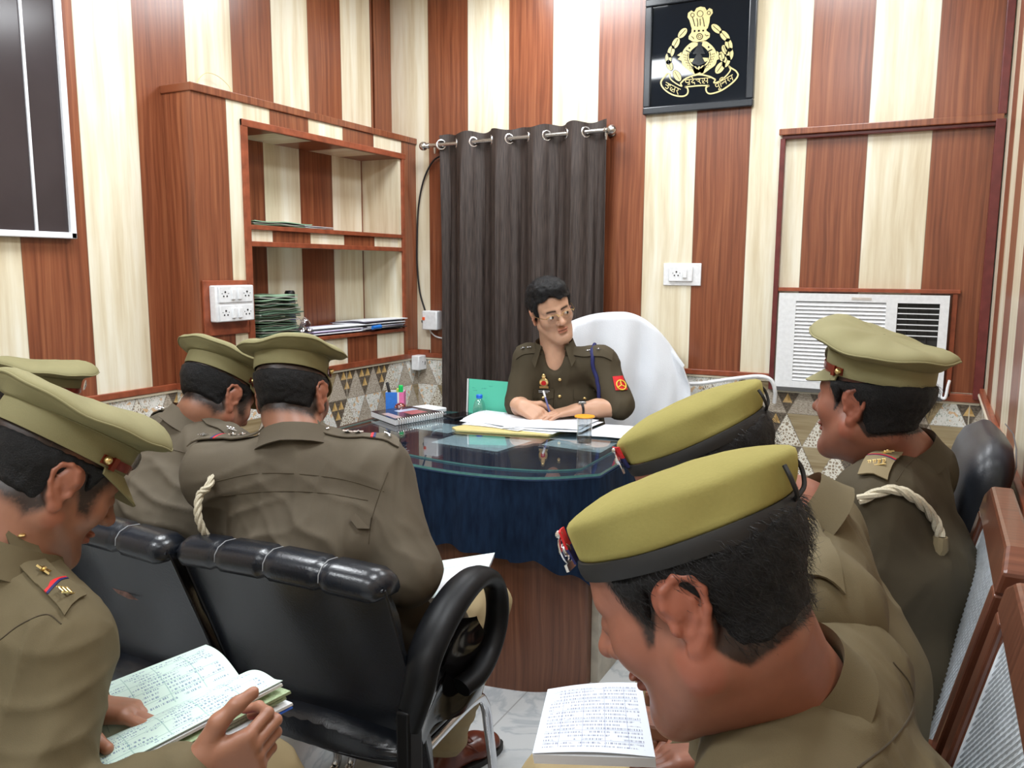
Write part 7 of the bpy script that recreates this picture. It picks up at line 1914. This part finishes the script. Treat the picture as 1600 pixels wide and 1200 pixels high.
# ================================================================== officer's chair under a white towel
t = thing('executive_chair', (1.62, -.40, 0), 'high-backed chair behind the desk, draped with a white towel', 'chair')
a1 = atan2(-.94, .33) - pi / 2 + .16
T = xf((1.555, -.36), a1)          # local +y is the facing direction
R_ = []
for j in range(21):
    v = j / 20; z = .45 + .66 * v; e = max(0, (v - .70) / .30); k = sqrt(max(0.02, 1 - e * e)); w = .215 * (.55 + .45 * k)
    R_.append([T((w * (abs(cos(a)) ** .6) * (1 if cos(a) >= 0 else -1), -.11 - .05 * v + .045 * k * sin(a), z)) for a in np.linspace(0, 2 * pi, 41)[:-1]])
mb = MB(); mb.loft(R_); mb.build('backrest', MAT['leather'], t, ang=70)
mb = MB(); mb.loft([[T((w_ * cos(a), .12 + .22 * sin(a), z)) for a in np.linspace(0, 2 * pi, 33)[:-1]] for z, w_ in ((.42, .23), (.44, .25), (.49, .25), (.51, .22))]); mb.build('seat', MAT['leather'], t, ang=60)
mb = MB(); mb.tube([T((0, .10, .10)), T((0, .10, .42))], .028, 14); mb.build('gas_column', MAT['chrome'], t)
for k in range(5): a = 2 * pi * k / 5; mb = MB(); mb.tube([T((0, .10, .10)), T((.26 * cos(a), .10 + .26 * sin(a), .03))], [.024, .020], 8); mb.build('leg', MAT['black_plastic'], t)
tw_m, nt, bs = new_mat('white_towel'); p = POS(nt, True); f = NOISE(nt, p, 260, 3)
bs.inputs['Base Color'].default_value = (.74, .78, .84, 1); bs.inputs['Roughness'].default_value = .95; bs.inputs['Sheen Weight'].default_value = .4; BUMP(nt, bs, f, .6, .002)
def towel(u, v):
    """u across, v from the front hem over the top to the rear hem"""
    x = (u - .5) * 2; w = .275; X_ = x * w
    top = 1.192 - (.075 * x ** 2.4 if x > 0 else .215 * abs(x) ** 2.0)
    if v < .60: q = v / .60; z = .50 + (top - .50) * q ** .9; y = -.055 - .045 * q + .035 * (1 - q); side = 1
    elif v < .70: q = (v - .60) / .10; a = q * pi; z = top + .016 * sin(a) - 0; y = -.10 - .060 * (1 - cos(a)) ; side = 0
    else: q = (v - .70) / .30; z = top - (top - .72) * q; y = -.225 - .02 * q; side = -1
    fl = .020 * sin(x * 9 + 1.5 * v) * (1 - .6 * abs(side - 0) * 0) * min(1, abs(v - .65) * 4) + .008 * sin(x * 17 + v * 6) * min(1, abs(v - .65) * 3)
    y += fl + (.05 * max(0, abs(x) - .8) / .2) * (1 if side > 0 else -.2)
    X_ += .02 * sin(v * 9 + 2) * abs(x) + (.035 * (1 - min(1, abs(v - .45) * 3)) * (1 if x < 0 else 0)) * -abs(x)
    return T((X_, y, z))
mb = MB(); mb.sheet(towel, 60, 70, .006); tw_o = mb.build('towel', tw_m, ang=75); tag(tw_o, 'white towel hanging over the chair back behind the desk', 'towel')

# ================================================================== books and papers in hands
pr_reg = print_mat('handwritten_register_page', (0.60, 0.76, 0.70), (0.10, 0.17, 0.32), 15, 5, 0.05, 0.52, True, (0.16, 0.34, 0.34))
pr_bk = print_mat('printed_table_page', (0.62, 0.67, 0.76), (0.05, 0.06, 0.16), 20, 5, 0.07, 0.60, True, (0.12, 0.14, 0.30))
pr_led = print_mat('ruled_ledger_page', (0.70, 0.82, 0.84), (0.3, 0.4, 0.5), 8, 3, 0.05, 0.05, True, (0.35, 0.48, 0.52))
def bookblock(t, q, z, th, mat, nm='pages'):
    mb = MB(); Q = [np.array(p, float) for p in q]; n_ = nrm(np.cross(Q[1] - Q[0], Q[3] - Q[0])); n_ = n_ if n_[2] > 0 else -n_
    V = [p + n_ * z for p in Q] + [p + n_ * (z + th) for p in Q]
    mb.add(V, [(3, 2, 1, 0), (4, 5, 6, 7), (0, 1, 5, 4), (1, 2, 6, 5), (2, 3, 7, 6), (3, 0, 4, 7)]); return mb.build(nm, mat, t, smooth=False), n_
# open register of the front left officer: two leaves meeting at the gutter
gA, gB = at(374, 1056, 1.285), at(118, 1178, 1.185)           # gutter far / near
lA, lB = at(322, 1008, 1.345), at(92, 1098, 1.300)            # outer edge of the far leaf
rA, rB = at(442, 1064, 1.235), at(150, 1214, 1.115)           # outer edge of the near leaf
reg = thing('register', tuple((gA + gB) / 2), 'open ruled register full of handwriting held by the front left officer', 'register')
page('left_page', bil(lB, lA, gA, gB, bend=lambda u, v: .010 * sin(pi * v) * (v > 0)), pr_reg, reg, t=.0012)
page('right_page', bil(gB, gA, rA, rB, bend=lambda u, v: .012 * sin(pi * min(1, v * 1.2))), pr_reg, reg, t=.0012)
gp = plain('green_page_edges', (.33, .42, .25), .7, noise_amt=.2, nscale=300)
for k, (dx, dz, m) in enumerate(((0.0, -.010, 'paper'), (.010, -.020, None), (.004, -.028, None), (.012, -.036, 'paper'))):
    o = V3(*(CR * dx)) + V3(0, 0, dz)
    mb = MB(); mb.sheet(bil(gB + o, gA + o, rA + o * 1.2 + V3(0, 0, .004), rB + o, bend=lambda u, v: .006 * sin(pi * v)), 10, 8, .005); mb.build('leaf_bundle', gp if m is None else MAT[m], reg, ang=50)
bl = plain('blue_cover', (.03, .12, .55), .4)
o = V3(*(CR * .014)) + V3(0, 0, -.044); mb = MB(); mb.sheet(bil(gB + o, gA + o, rA + o, rB + o), 2, 2, .003); mb.build('cover', bl, reg, label='blue cover under the open pages')
nbp = thing('notebook', tuple(at(390, 1120, 1.20)), 'thin notebook with pink cover held under the open register', 'notebook')
q = [at(240, 1215, 1.12), at(392, 1136, 1.205), at(404, 1142, 1.190), at(300, 1235, 1.10)]
bookblock(nbp, q, -.012, .010, MAT['paper']); bookblock(nbp, q, -.0015, .0025, plain('magenta_cover', (.35, .06, .22), .35), 'cover')
n2_ = thing('notebook', tuple(at(392, 1150, 1.19)), 'small white notebook at the bottom of the front left stack', 'notebook')
q = [at(300, 1235, 1.10), at(398, 1150, 1.185), at(408, 1166, 1.165), at(330, 1245, 1.09)]
bookblock(n2_, q, -.028, .012, MAT['paper']); bookblock(n2_, q, -.031, .003, MAT['white_plastic'], 'cover')
# ledger of the officer seen from behind
led = thing('ledger', tuple(at(700, 900, 1.84)), 'open white ledger with blue back on the lap of officer seen from behind', 'ledger')
q = [at(632, 945, 1.775), at(750, 918, 1.865), at(773, 864, 1.965), at(640, 884, 1.90)]
bookblock(led, q, -.012, .011, MAT['paper']); bookblock(led, q, -.016, .004, bl, 'cover')
nn = nrm(np.cross(q[1] - q[0], q[3] - q[0])); nn = nn if nn[2] > 0 else -nn
page('open_page', bil(*[p + nn * .0012 for p in q]), pr_led, led, t=.0008)
# booklet of the nearest officer
bk8 = thing('booklet', tuple(at(930, 1130, 1.0)), 'white printed booklet of tables held by the nearest officer', 'booklet')
q = [at(832, 1178, .985), at(1024, 1184, .955), at(1002, 1068, 1.055), at(856, 1078, 1.075)]
bookblock(bk8, q, -.016, .015, MAT['paper'])
nn = nrm(np.cross(q[1] - q[0], q[3] - q[0])); nn = nn if nn[2] > 0 else -nn
page('printed_page', bil(*[p + nn * .0012 for p in q], bend=lambda u, v: .004 * sin(pi * u)), pr_bk, bk8, t=.0008)
